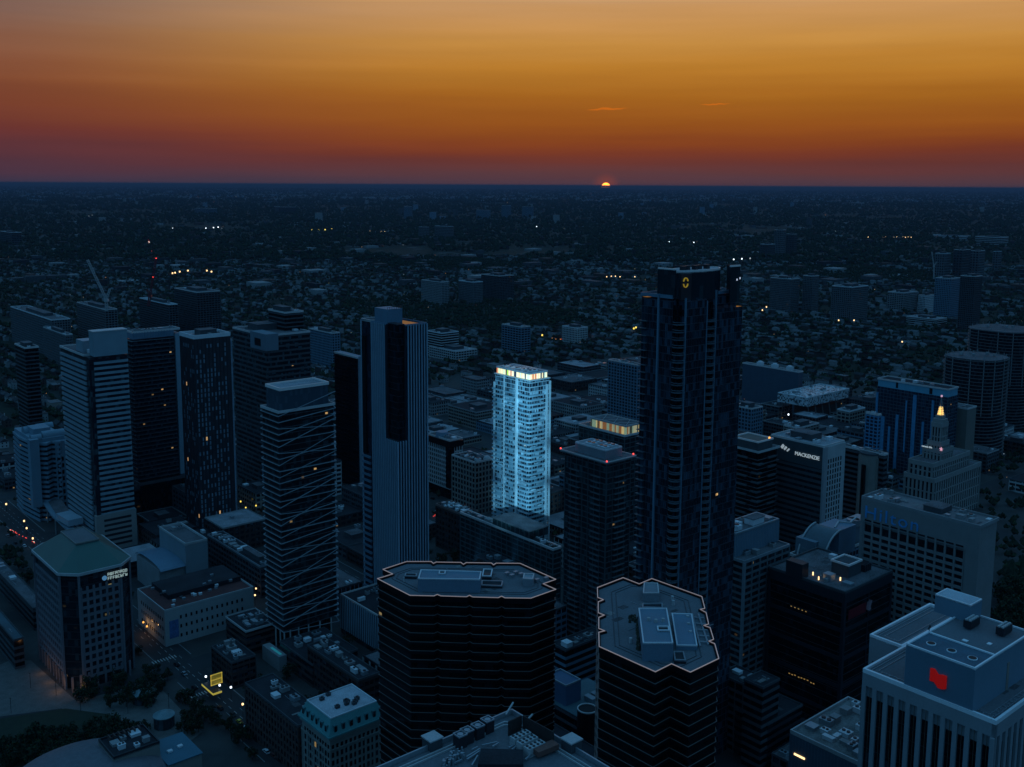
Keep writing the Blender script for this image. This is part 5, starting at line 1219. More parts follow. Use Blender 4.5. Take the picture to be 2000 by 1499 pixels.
eave = poly_off(body, 1.0); n = len(eave); top = [(w_*.34, d_*.30), (w_*.66, d_*.30), (w_*.66, d_*.30), (w_*.66, d_*.72), (w_*.66, d_*.72), (w_*.34, d_*.72), (w_*.34, d_*.72), (w_*.34, d_*.30)]
q = MB(); q._add([(*p, H) for p in eave]+[(*p, H+9) for p in top], [(i, (i+1) % n, n+(i+1) % n, n+i) for i in range(n)]); q._add([(*p, H-.02) for p in eave], [tuple(range(n))]); q.build('roof', M_green, b.root)
MB().edge_ring(eave, H-1, H+.35, .5).build('eaves', M_light, b.root)
MB().box(w_*.335, w_*.665, d_*.295, d_*.725, H+8.7, H+9.6).build('roof_deck', solid('deck_grey', (.13, .13, .14), .9, .15), b.root)
MB().edge_ring([(w_*.33, d_*.29), (w_*.67, d_*.29), (w_*.67, d_*.73), (w_*.33, d_*.73)], H+9.3, H+10, .3).build('deck_edge', M_beige, b.root)
sgn = glow_mat('sign_cream', (.85, 1, .85), .22)
q = MB(); rs = random.Random(44)
for ln, (z0_, hh_) in enumerate(((H-4.3, 1.5), (H-6.4, 1.5))):
    for k in range(8):
        x_ = w_*.60+k*1.25
        q.box(x_, x_+.28, -.95, -.7, z0_, z0_+hh_)
        if rs.random() < .8: q.box(x_+.28, x_+.95, -.95, -.7, z0_+hh_-.28, z0_+hh_)
        if rs.random() < .6: q.box(x_+.28, x_+.85, -.95, -.7, z0_+.55, z0_+.8)
        if rs.random() < .5: q.box(x_+.28, x_+.95, -.95, -.7, z0_, z0_+.28)
        if rs.random() < .5: q.box(x_+.75, x_+1.0, -.95, -.7, z0_+.28, z0_+hh_-.28)
q.build('lit_sign', sgn, b.root)
MB().cyl(0, 0, 1.2, 0, .3, n=18).build('logo', glow_mat('sign_blue', (.3, .7, 1), .15), b.root).location = (w_*.555, -.7, H-5.0)
bpy.context.view_layer.update()
lg = [o for o in b.root.children if o.name.startswith('logo')][0]; lg.rotation_euler = (rad(90), 0, 0)
q = MB()
for i in range(8): MB().box(1+i*(w_-2)/8, 2+i*(w_-2)/8, -.2, .3, 0, 8).build('arcade_pier', M_mt, b.root)
for k in range(10): y = 5+k*(d_-8)/10; MB().box(-.4, .4, y, y+1.1, 0, 8).build('arcade_pier', M_mt, b.root)
arc = bpy.data.lights.new('arcade_lamp', 'POINT')
for (x, y, e_) in ((-4, d_*.1, 230), (-4, d_*.32, 170), (-4, d_*.55, 170), (4, -5, 260)):
    L_ = bpy.data.lights.new('arcade_lamp', 'POINT'); L_.energy = e_; L_.color = (1, .5, .18); L_.shadow_soft_size = .5
    o = bpy.data.objects.new('arcade_lamp', L_); COL.objects.link(o); o.parent = b.root; o.location = (x, y, 4)
bpy.data.lights.remove(arc)

# white theatre row
b = B('theatre', 'long white painted building with small dark windows, red roof and blue end banner', 'building', (321, 1196), 268, 495, 20); H = b.H; w_, d_ = b.w, b.d
MB().box(0, w_, 0, d_, 0, H).build('wall', solid('white_brick', (.36, .37, .37), .85, .1), b.root)
sp = [(3+i*3.0, -.05, 3.5+k*5.2, 1.0, 1.9, 'y') for i in range(int((w_-5)/3.0)) for k in range(3)]+[(-.05, 3+i*3.0, 3.5+k*5.2, 1.0, 1.9, 'x') for i in range(int((d_-5)/3.0)) for k in range(3)]
windows(b, [s for s in sp if not (s[5] == 'y' and s[0] < 9)], G_win)
MB().box(2.4, 7.6, -.14, -.02, 4, 14).build('banner', solid('banner_blue', (.08, .16, .34), .5, .4, .35), b.root)
MB().box(.8, w_-.8, .8, d_-.8, H, H+.3).build('roof', M_redroof, b.root); MB().edge_ring([(0, 0), (w_, 0), (w_, d_), (0, d_)], H, H+1, .5).build('parapet', M_light, b.root)
MB().box(8, w_-1, 14, d_-1, H, H+3).build('upper_roof', M_roofd, b.root)
for k in range(26): hvac(b, 2+random.random()*(w_-6), 2+random.random()*(d_-5), H+.3+2.7*(k % 2), 1.6, 1.2, 1.0, random.choice([M_metal, M_white, M_concd]), 0)
b = B('theatre', 'pale fly tower box with raised parapet behind the long white building', 'building', (362, 1066), 311, 405, 30); H = b.H
MB().box(0, b.w, 0, b.d, 0, H).build('wall', solid('fly_wall', (.20, .25, .28), .8, .08), b.root); roofkit(b, 0, b.w, 0, b.d, H, 2, 97, cope=M_light, ch=1.4)
MB().box(-16, -.2, 2, b.d-2, 0, 17).build('side_wing', M_conc, b.root)
q = MB(); n = 10
for k in range(n): 
    a0, a1 = math.pi*k/n, math.pi*(k+1)/n; q._add([(-16, b.d*.5-b.d*.5*math.cos(a0), 17+3*math.sin(a0)), (-.2, b.d*.5-b.d*.5*math.cos(a0), 17+3*math.sin(a0)), (-.2, b.d*.5-b.d*.5*math.cos(a1), 17+3*math.sin(a1)), (-16, b.d*.5-b.d*.5*math.cos(a1), 17+3*math.sin(a1))], [(0, 1, 2, 3)])
q.build('curved_roof', M_blueg, b.root)
block('office_block', 'low grey block with flat light-edged roofs left of the diagonal-line tower', (508, 1108), 405, 540, 20, M_concd, 16, 98, cope=M_metal, fin=4, pent=[(.3, .6, .1, .4, 3)])

# wavy pale building with vaulted roofs, far left
b = B('office_block', 'pale blue stepped building with curved facade and barrel-vaulted roof tops at the far left', 'building', (64, 862), 24, 132, 62); H = b.H; w_, d_ = b.w, b.d
M_wv = solid('pale_blue_wall', (.17, .26, .32), .6, .1)
wave = [(2, 0)]+[(2+(w_-6)*k/8, 2.2*math.sin(k*1.6)) for k in range(1, 9)]+[(w_, 4), (w_, d_), (0, d_), (-1.5, d_*.6), (0, d_*.3)]
MB().prism(poly_off(ccw(wave), -.8), 0, H-3).build('glazing', G_teal, b.root)
q = MB()
for i in range(17): q.prism(ccw(wave), i*3.6, i*3.6+1.7)
q.build('floor_bands', M_wv, b.root); MB().box(-2.4, 4, -1.2, 5, 12, H+1).build('corner_pylon', M_wv, b.root)
q = MB(); q.box(w_-9, w_+.6, -.8, 5, 0, H-3); q.build('end_bay', M_wv, b.root); q = MB()
for i in range(3):
    for k in range(9): q.box(w_-8.4+i*3, w_-6.8+i*3, -.95, -.75, 4+k*5, 7+k*5)
q.build('bay_windows', G_black, b.root)
def vault(b, x0, x1, y, r_, z, mat_):
    q = MB(); n = 12
    for k in range(n):
        a0, a1 = math.pi*k/n, math.pi*(k+1)/n; q._add([(x0, y-r_*math.cos(a0), z+r_*math.sin(a0)), (x1, y-r_*math.cos(a0), z+r_*math.sin(a0)), (x1, y-r_*math.cos(a1), z+r_*math.sin(a1)), (x0, y-r_*math.cos(a1), z+r_*math.sin(a1))], [(0, 1, 2, 3)])
    for xx in (x0, x1): q._add([(xx, y-r_*math.cos(math.pi*k/n), z+r_*math.sin(math.pi*k/n)) for k in range(n+1)], [tuple(range(n+1))])
    q.build('vaulted_roof', mat_, b.root)
MB().box(1, w_-1, 3, d_-1, H-3, H).build('attic', M_wv, b.root)
vault(b, 0, w_*.3, 6, 3.2, H, M_wv); vault(b, w_*.35, w_, 9, 4.2, H, M_wv); vault(b, 2, w_*.5, d_*.6, 4.5, H, M_wv); vault(b, w_*.55, w_+1, d_*.75, 3.5, H, M_wv)
MB().box(w_*.2, w_*.7, d_*.3, d_*.6, H, H+5).build('penthouse', M_wv, b.root)

# elevated covered walkway
b = B('footbridge', 'curved pale elevated walkway with glass-roofed ramp leading towards the green roofed office', 'bridge', (205, 1058), 150, 222, 14, foot=False)
cp = [at(x, y, 14) for x, y in ((70, 968), (92, 985), (108, 1008), (132, 1030), (160, 1052), (176, 1064))]
o0 = b.root.location; q = MB()
def tl(p, b): d = p-Vector((b.P.x, b.P.y, 0)); return (d.dot(b.gx), d.dot(b.gy), p.z)
for p, q2 in zip(cp[:-1], cp[1:]): q.bar(tl(p, b), tl(q2, b), 2.2, 0, .6)
q.build('deck', solid('deck_pale', (.17, .24, .29), .6, .1), b.root)
for p in cp: a = tl(p, b); MB().cyl(a[0], a[1], .6, 0, 13.5, n=10).build('column', M_conc, b.root)
p, q2 = tl(at(104, 975, 14), b), tl(at(130, 1015, 14), b); MB().bar(p, q2, 4.5, 0, 1.2).build('ramp', M_roof, b.root)
p, q2 = tl(at(124, 1006, 18), b), tl(at(148, 1020, 18), b); MB().bar(p, q2, 5, 0, 2.2).build('shelter', solid('shelter_roof', (.34, .40, .45), .5, .1), b.root)

# concert hall, bottom left corner
def px_thing(name, label, cat, x, y, h=0, g=GA, group=None):
    p = at(x, y, h); return thing(name, label, cat, (p.x, p.y, 0), g, group), p
t, c0 = px_thing('concert_hall', 'round mesh-roofed hall with pale rim at the bottom left corner', 'building', 170, 1515, 20)
r_ = 34; q = MB()
for k in range(8): a0, a1 = k*math.pi/16, (k+1)*math.pi/16; q.cyl(0, 0, r_*math.cos(a0*.9), 12+13*math.sin(a0), 12+13*math.sin(a1), n=48, r1=r_*math.cos(a1*.9))
q.build('domed_roof', solid('hall_roof', (.12, .115, .13), .6, .2, .5), t); MB().cyl(0, 0, r_+.5, 0, 12, n=48).build('wall', G_black, t)
MB().edge_ring([((r_+.9)*math.cos(k*math.pi/24), (r_+.9)*math.sin(k*math.pi/24)) for k in range(48)], 11.6, 12.8, .8).build('rim', M_cope, t)
b = B('annex', 'brownish roof box with fenced plant deck at the bottom left', 'building', (222, 1483), 192, 312, 26); H = b.H
MB().box(0, b.w, 0, b.d, 0, H).build('wall', M_beige, b.root); roofkit(b, 0, b.w, 0, b.d, H, 6, 99, mroof=M_roofd, cope=M_metald); q = MB()
for k in range(7): q.box(3+k*2, 3.5+k*2, b.d-5, b.d-2, H, H+2.4)
q.build('louvers', M_brick, b.root)
b = B('annex', 'bright blue flat roofs with white skylights at the bottom left', 'building', (330, 1494), 292, 394, 20); H = b.H
M_blr = solid('blue_roof', (.03, .12, .17), .5, .1)
MB().box(0, b.w, 0, b.d, 0, H-.4).build('wall', M_beige, b.root); MB().box(-.4, b.w+.4, -.4, b.d+.4, H-.4, H).build('roof', M_blr, b.root)
for (x, y) in ((3, b.d*.4), (b.w-6, b.d*.45)): MB().box(x, x+2, y, y+1.6, H, H+.7).build('skylight', M_white, b.root)
MB().box(-20, -.5, b.d*.3, b.d+4, 0, H-3).build('low_roof', M_blr, b.root)
block('civic_block', 'low teal-roofed block cut by the left edge of the view', (26, 1252), -70, 47, 16, M_concd, 4, 102, G_black, roof=solid('teal_grey_roof2', (.06, .10, .12), .8, .2))
block('civic_block', 'long low dark block behind the teal-roofed block at the left edge', (64, 1190), -40, 92, 13, M_concd, 5, 103, G_black, roof=M_roof)
for (nm, pts, mt) in (('lawn', [(0, 1404), (128, 1384), (216, 1396), (268, 1432), (205, 1446), (120, 1452), (40, 1499), (-60, 1560), (-80, 1450)], solid('lawn_grass', (.016, .024, .012), .95, .3, .3)), ('plaza_paving', [(60, 1290), (150, 1370), (300, 1330), (395, 1430), (330, 1480), (200, 1440), (120, 1384), (0, 1400), (-70, 1330), (20, 1290)], solid('plaza_stone', (.11, .105, .10), .85, .25, .25))):
    q = MB(); q._add([at(x, y, .30 if nm == 'lawn' else .27) for x, y in pts][::-1], [tuple(range(len(pts)))]); q.build(nm, mt, kind='structure')
for (x, y) in ((185, 1330), (232, 1300), (60, 1345), (110, 1360), (158, 1392), (215, 1352), (250, 1395), (300, 1345), (330, 1385), (22, 1395), (360, 1440)):
    t_, p_ = None, at(x, y, 0); t_ = thing('lamp_post', 'slim unlit lamp post standing on the plaza paving', 'lamp post', (p_.x, p_.y, 0), 0, 'slim lamp posts on the plaza'); MB().cyl(0, 0, .12, 0, 8, n=6).build('pole', M_metald, t_); MB().box(-.5, .5, -.15, .15, 7.9, 8.1).build('head', M_metald, t_)
q = MB()
for (cx_, cy_) in ((322, 1292), (392, 1360)):
    c_ = at(cx_, cy_, 0)
    for k in range(9): p_ = c_+GX*(k*1.5-6); a_ = [p_, p_+GX*.6, p_+GX*.6+GY*3.2, p_+GY*3.2]; q._add([(v.x, v.y, .32) for v in a_], [(0, 1, 2, 3)])
q.build('crossing_stripes', M_mark, kind='structure')
# glass kiosks on the plaza
def kiosk(x, y, r_, h_, lab):
    t, p = px_thing('kiosk', lab, 'kiosk', x, y, 0); q = MB().cyl(0, 0, r_, 0, h_, n=20); q.build('glazing', glass('kiosk_glass', (.02, .04, .05), (.06, .1, .12), 3, 1.2, 0), t)
    q = MB().cyl(0, 0, r_+.3, h_, h_+.4, n=20).cyl(0, 0, r_, h_+.4, h_+1.8, n=20, r1=r_*.35); q.build('roof', solid('kiosk_roof', (.14, .22, .24), .35, .2), t)
    q = MB(); 
    for k in range(10): q.bar((r_*math.cos(k*.628), r_*math.sin(k*.628), 0), (r_*math.cos(k*.628), r_*math.sin(k*.628), h_), .12)
    q.build('frame', M_metald, t)
kiosk(277, 1372, 4.2, 4.5, 'round glass entrance kiosk nearer the green roofed office'); kiosk(321, 1419, 4.6, 5.5, 'round glass entrance kiosk farther from the green roofed office, with darker walls')
# yellow lit marquee
b = B('marquee', 'lit yellow theatre marquee with square sign frame above the street', 'sign', (416, 1352), 394, 433, 6, foot=False)
M_y = glow_mat('marquee_yellow', (1, .72, .10), .32)
MB().box(0, b.w, 0, b.d, 4.2, 5.2).build('canopy', M_metald, b.root)
q = MB().box(-.15, 0, 0, b.d, 4.3, 5.2); q.box(-.15, b.w, -.2, 0, 4.3, 5.2); q.build('light_band', M_y, b.root)
x_, y_ = 1.5, b.d*.45
q = MB().box(x_, x_+6.0, y_-.05, y_+.15, 6.2, 11.8); q.build('sign_panel', glow_mat('marquee_dim', (.8, .5, .05), .08), b.root)
q = MB()
for a_ in (0, 5.6): q.box(x_+a_, x_+a_+.4, y_-.2, y_-.06, 6.2, 11.8)
for z in (6.2, 8.7, 11.4): q.box(x_, x_+6, y_-.2, y_-.06, z, z+.35)
q.build('sign_frame', M_y, b.root)
# ------------------------------------------------------------------ ordinary city between and beyond
FB = []
for f in FOOT:
    us = []; vs = []
    for p in f: d = Vector((p.x, p.y, 0))-P0; us.append(d.dot(GY)); vs.append(d.dot(GX))
    FB.append((min(us)-3, max(us)+3, min(vs)-3, max(vs)+3))
def free(u0, u1, v0, v1): return not any(u0 < b[1] and u1 > b[0] and v0 < b[3] and v1 > b[2] for b in FB)
def inview(p, m=40):
    if (p-CAM).dot(WV) < 50: return False
    x, y = px(p); return -m < x < 2000+m and 365 < y < 1499+m*2
class LB:                                    # light-weight building frame at a grid position
    def __init__(s, name, label, cat, u, v, w, d, h, group=None, rz=GA):
        p = grid(u, v); s.P = p; s.g = rz; s.gx, s.gy = axes(rz); s.w, s.d, s.h, s.H, s.z0 = w, d, h, h, 0
        s.root = thing(name, label, cat, (p.x, p.y, 0), rz, group)
rnd = random.Random(77)
LM = [('the green roofed office', 160, 1300), ('the long white building', 380, 1230), ('the zigzag tower', 590, 1270), ('the teal-roofed hotel', 670, 1480), ('the finned podium', 740, 1190), ('the lit cyan tower', 1030, 1070),
      ('the green glass block', 1000, 1130), ('the twin granite towers', 1120, 1380), ('the tallest tower', 1330, 1400), ('the black office block', 1640, 1400), ('the blue-lettered hotel', 1820, 1350), ('the beacon building', 1840, 1040),
      ('the speckled college box', 1580, 830), ('the unfinished round towers', 1925, 890), ('the pale banded tower', 200, 1070), ('the column-window tower', 410, 1040), ('the black slab tower', 680, 950), ('the cream office block', 870, 960), ('the annex stair tower', 1700, 1060), ('the slab apartment block', 1220, 870), ('the far left offices', 80, 710), ('the low white wing', 880, 710), ('the yellow marquee', 415, 1345), ('the plaza kiosks', 300, 1390), ('the right background slabs', 1580, 620)]
LMP = [(n_, at(x_, y_, 0)) for n_, x_, y_ in LM]
def where(p):
    n_, q_ = min(LMP, key=lambda t: (t[1]-p).length); d = p-q_; a = abs(d.x); b_ = abs(d.y)
    if d.length > 420: return ('farther out beyond ' if d.y > 0 else 'well before ')+n_
    if a > b_: return ('left of ' if d.x < 0 else 'right of ')+n_
    return ('behind ' if d.y > 0 else 'in front of ')+n_
WALLS = [(M_brick, 'red brick'), (M_brickd, 'dark brick'), (M_conc, 'grey concrete'), (M_beige, 'beige stone'), (M_blueg, 'blue-grey'), (M_concd, 'dark grey'), (M_light, 'pale stone')]
ROOFS = [M_roof, M_roofd, M_roofd, M_roofd, M_roofl, M_roof]
n_in = 0
def low_block(u, v, w, d, h, seed):
    r = random.Random(seed); wm, wn = r.choice(WALLS); q = r.choice([G_win, G_dark, G_teal]); rf = r.choice(ROOFS)
    st_n = {2: 'two', 3: 'three', 4: 'four', 5: 'five', 6: 'six', 7: 'seven'}.get(int(h/3.6), 'two'); rn = {id(M_roof): 'grey', id(M_roofd): 'dark', id(M_roofl): 'pale'}[id(rf)]; lab = '%s %s storey block, %s roof, %s' % (wn, st_n, rn, where(grid(u, v))); b = LB('low_rise_building', lab, 'building', u, v, w, d, h, 'low blocks: '+lab)
    banded_block(b, q, wm, 3.6, 1.5, .2, fin=r.choice([3, 4, 5]), finw=r.choice([.5, 1.2])); roofkit(b, 0, w, 0, d, h, r.choice([1, 3, 5]), seed, rf, r.choice([M_conc, M_concd, M_concd, M_metald]), ct=.35, ch=.6, pent=[(.3, .6, .3, .6, 2.8)] if r.random() < .4 else None)
gap_trees = []
def _pxt(x, y, s): d = at(x, y, 0)-P0; gap_trees.append((d.dot(GY), d.dot(GX), s))
for k in range(17): _pxt(352+k*12.5+rnd.uniform(-3, 3), 1372+k*7.6+rnd.uniform(-4, 4), rnd.uniform(2.6, 3.9))
for k in range(10): _pxt(262+k*6+rnd.uniform(-3, 3), 1300+k*6+rnd.uniform(-4, 4), rnd.uniform(2.2, 3.2))
def cuts(a, c, lo, hi):
    n = max(1, int((c-a)/rnd.uniform(lo, hi))); e = [a+(c-a)*i/n+(rnd.uniform(-4, 4) if 0 < i < n else 0) for i in range(n+1)]; return list(zip(e[:-1], e[1:]))
for i in range(len(US)-1):
    for k in range(len(VS)-1):
        for (u, u2) in cuts(US[i]+14, US[i+1]-14, 24, 36):
            for (v, v2) in cuts(VS[k]+13, VS[k+1]-13, 20, 34):
                du, dv = u2-u, v2-v; c = grid(u+du/2, v+dv/2)
                if (c-CAM).dot(WV) < 50: continue
                x, y = px(c); dist_ = (c-CAM).length
                h = rnd.choice([8, 10, 12, 15, 19, 24, 28]) if dist_ < 900 else rnd.choice([7, 8, 10, 12, 15, 18])
                plaza = (x < 560 and y > 1160) or (x > 1880 and y > 985)
                if not inview(c) or plaza: continue
                m_ = 0
                while m_ < 9 and not free(u+m_, u2-m_, v+m_, v2-m_): m_ += 3
                if m_ < 9 and du-2*m_ > 9 and dv-2*m_ > 9 and rnd.random() < .93 and n_in < 360:
                    low_block(u+.5+m_, v+.5+m_, dv-1.-2*m_, du-1.-2*m_, h, n_in+500); n_in += 1
                else:
                    for _ in range(5): gap_trees.append((rnd.uniform(u, u2), rnd.uniform(v, v2), rnd.uniform(2.6, 4.5)))
# ---- mid-rise landmarks farther out (left px, near-corner px, right px, top y, base y)
FARB = [
 (20, 100, 137, 626, 700, 'pale grey grid-fronted office block at the far left', M_far, G_teal, 3),
 (84, 128, 142, 655, 720, 'white and glass office block behind the narrow dark tower', M_far, G_dark, 2),
 (150, 205, 229, 606, 690, 'concrete frame under construction with a pale luffing crane on top', M_far, G_black, 4),
 (272, 330, 347, 596, 680, 'dark unfinished block carrying a red crane', M_concd, G_black, 4),
 (340, 384, 430, 572, 668, 'dark ribbed block with one pale windowed side, left background', M_concd, G_black, 4),
 (604, 648, 664, 652, 725, 'pale blue gridded office block behind the dark framed tower', M_blueg, G_teal, 3),
 (833, 862, 896, 652, 700, 'white hospital-like block with two dark glass fronts', M_light, G_black, 9),
 (838, 890, 932, 688, 708, 'low white wing with lit red sign spot', M_light, G_dark, 4),
 (823, 862, 877, 552, 596, 'striped mid-rise with overhanging dark roof', M_conc, G_dark, 3),
 (896, 925, 943, 552, 598, 'rounded pale striped mid-rise in the centre background', M_far, G_teal, 3),
 (940, 975, 1004, 540, 590, 'dark broad mid-rise with bright roof clutter', M_concd, G_dark, 4),
 (818, 831, 838, 444, 468, 'pair-mate slab with pale side, left of the twin slabs', M_far, G_dark, 3),
 (849, 874, 886, 443, 468, 'wide pale apartment slab beside its smaller neighbour', M_far, G_dark, 3),
 (789, 798, 805, 404, 428, 'faint dark distant tower, leftmost on the central horizon', M_blueg, G_dark, 3),
 (930, 948, 958, 411, 430, 'faint broad distant tower left of the centre pair', M_blueg, G_dark, 3),
 (980, 990, 998, 402, 428, 'faint tall distant tower in the central far field', M_blueg, G_dark, 3),
 (1020, 1034, 1042, 404, 426, 'faint distant tower just right of the central pair', M_blueg, G_dark, 3),
 (980, 1018, 1036, 640, 690, 'grey framed mid-rise left of the lit tower background', M_blueg, G_dark, 5),
 (1098, 1128, 1148, 642, 672, 'pale ribbed civic block near orange street lights', M_light, G_teal, 3),
 (1513, 1526, 1535, 450, 502, 'pale apartment tower, left one of the right background pair', M_far, G_dark, 3),
 (1536, 1551, 1557, 458, 500, 'dark apartment tower with pale edge, right one of the pair', M_concd, G_dark, 3),
 (1485, 1500, 1514, 478, 506, 'low dark block in front of the right background pair', M_concd, G_dark, 3),
 (1505, 1545, 1562, 546, 612, 'white ribbed slab with vertical stripes, right of the tallest tower', M_far, G_dark, 2.2),
 (1569, 1588, 1600, 540, 612, 'grey slab tower beside the white ribbed slab', M_far, G_dark, 3),
 (1625, 1664, 1696, 562, 632, 'grey-blue double block with flat roof in the right background', M_far, G_dark, 3.4),
 (1734, 1765, 1792, 573, 614, 'dark striped office block, right background', M_conc, G_dark, 4),
 (1794, 1808, 1824, 578, 612, 'small white gabled mid-rise, right background', M_white, G_dark, 2.5),
 (1827, 1845, 1857, 496, 545, 'pale slab tower beside a thin crane, far right', M_far, G_dark, 3),
 (1863, 1880, 1896, 489, 545, 'dark slab tower second in the far right cluster', M_concd, G_dark, 3),
 (1895, 1912, 1924, 491, 542, 'grey slab tower third in the far right cluster', M_far, G_dark, 3),
 (1940, 1950, 1957, 492, 530, 'narrow pale tower at the end of the far right cluster', M_far, G_dark, 3),
 (1827, 1858, 1876, 545, 625, 'broad dark blue block with bright roof edge, right background', M_blueg, G_dark, 3),
 (1876, 1905, 1919, 541, 650, 'dark gridded tower rising left of the unfinished towers', M_concd, G_black, 2.6),
 (1815, 1885, 1896, 462, 470, 'long pale flat factory roof, far right', M_white, G_dark, 9),
 (1905, 1955, 1970, 464, 482, 'second long pale flat factory roof, far right', M_light, G_dark, 9),
 (380, 402, 424, 408, 420, 'faint long block in the far left field', M_blueg, G_dark, 6),
 (535, 556, 578, 405, 418, 'faint dark long block in the far field', M_concd, G_dark, 6),
 (0, 22, 42, 455, 480, 'dark slab with pale edges at the extreme left background', M_concd, G_dark, 4),
 (1430, 1468, 1490, 800, 865, 'pale green narrow apartment block beside the speckled college box', M_blueg, G_teal, 3),
 (1635, 1660, 1690, 805, 850, 'beige stepped brick building below the speckled box', M_beige, G_win, 4),
 (1530, 1560, 1600, 838, 880, 'low beige roofs in front of the speckled box', M_beige, G_win, 4),
 (1770, 1830, 1850, 625, 640, 'long low roof among trees, right middle distance', M_light, G_win, 6),
]
for i, (xl, xn, xr, yt, ybs, lab, wm, gm, st) in enumerate(FARB):
    b = B('mid_rise_building', lab, 'building', (xn, yt), xl, xr, None, ybs); dd = (b.P-CAM).length
    k = 1 if dd < 2500 else 2
    banded_block(b, gm, wm, 3.6*k, 1.3*k, .3, fin=st*1.2*k if st < 6 else None, finw=.4*st*k if st < 4 else 1.0)
    roofkit(b, 0, b.w, 0, b.d, b.H, 4 if dd < 2500 else 2, 700+i, cope=M_cope if i % 3 else M_white, mroof=M_roofl if i % 2 else M_roof, pent=[(.25, .7, .25, .7, 4)])
    FARB[i] = FARB[i]+(b,)
    P_ = Vector((b.P.x, b.P.y, 0)); f = [P_, P_+GX*b.w, P_+GX*b.w+GY*b.d, P_+GY*b.d]; us = [(p-P0).dot(GY) for p in f]; vs = [(p-P0).dot(GX) for p in f]; FB.append((min(us)-3, max(us)+3, min(vs)-3, max(vs)+3))
# far city: hundreds of bigger boxes towards the horizon, one mass
def stuff_boxes(name, n, d0, d1, wr, hr, mats, seed):
    r = random.Random(seed); q = MB()
    for _ in range(n):
        d = d0*(d1/d0)**(r.random()**.8); az = rad(r.uniform(-29, 29)); x, y = d*math.tan(az), d; w, l_, h = r.uniform(*wr), r.uniform(*wr), r.uniform(*hr)
        m = r.randrange(len(mats)); gx, gy = (GX, GY)
        p = Vector((x, y, 0)); c = [p, p+gx*w, p+gx*w+gy*l_, p+gy*l_]
        q._add([(a.x, a.y, 0) for a in c]+[(a.x, a.y, h) for a in c], [(4, 5, 6, 7), (0, 1, 5, 4), (1, 2, 6, 5), (2, 3, 7, 6), (3, 0, 4, 7)], m)
    return q.build(name, mats, kind='stuff')
stuff_boxes('distant_buildings', 1700, 2300, 26000, (12, 55), (6, 16), [M_conc, M_roofd, M_roofd, M_concd, M_brick, M_concd], 5)['label'] = 'countless far low roofs spreading to the horizon'
stuff_boxes('distant_towers', 120, 6000, 30000, (22, 40), (25, 65), [M_blueg, M_conc, M_concd], 6)
stuff_boxes('horizon_buildings', 1500, 14000, 52000, (60, 260), (14, 40), [M_conc, M_roofl, M_blueg, M_concd], 8)
# ---- houses
def house_mesh(w, d, h, rh, hip):
    q = MB(); q.box(-w/2, w/2, -d/2, d/2, 0, h, 0); e = .4
    if rh > 0:
        a = [(-w/2-e, -d/2-e, h), (w/2+e, -d/2-e, h), (w/2+e, d/2+e, h), (-w/2-e, d/2+e, h)]; k = d*.28 if hip else -e*.0
        q._add(a+[(0, -d/2+k-(0 if hip else e), h+rh), (0, d/2-k+(0 if hip else e), h+rh)], [(0, 1, 4), (1, 2, 5, 4), (2, 3, 5), (3, 0, 4, 5)], 1)
    else: q.box(-w/2-.2, w/2+.2, -d/2-.2, d/2+.2, h, h+.4, 1)
    q.box(w*.2, w*.2+.7, -.4, .4, h, h+max(rh, .5)+.8, 0)
    for s in (-1, 1):
        for z in (1.1, 4.0):
            if z+1.5 < h:
                for x in (-w*.25, w*.22): q.box(x-.5, x+.5, s*d/2-.06, s*d/2+.06, z, z+1.4, 2)
                for y in (-d*.3, 0, d*.3): q.box(s*w/2-.06, s*w/2+.06, y-.45, y+.45, z, z+1.4, 2)
    return q
M_hr = [solid('shingle_dark', (.03, .03, .034), .95, .3, .4), solid('shingle_grey', (.05, .052, .058), .95, .3, .4), solid('shingle_pale', (.115, .12, .13), .9, .2, .4)]
protos = []
for i, (w, d, h, rh, hip, wm) in enumerate([(6.2, 12, 6.5, 2.6, False, M_brick), (7, 11, 6.2, 2.4, True, M_brickd), (9, 12, 6.8, 0, False, M_brick), (6, 14, 8.5, 0, False, M_conc), (7.5, 10, 5.8, 3, False, M_light), (11, 16, 9, 0, False, M_beige)]):
    o = house_mesh(w, d, h, rh, hip).build('house', [wm, M_hr[i % 3], G_win]); protos.append(o)
HL = ['small gabled brick house', 'small hip-roofed dark brick house', 'flat-roofed brick house', 'narrow flat-roofed grey house', 'gabled grey-walled house', 'large flat-roofed beige house']
hs = []; tr = []
r = random.Random(31)
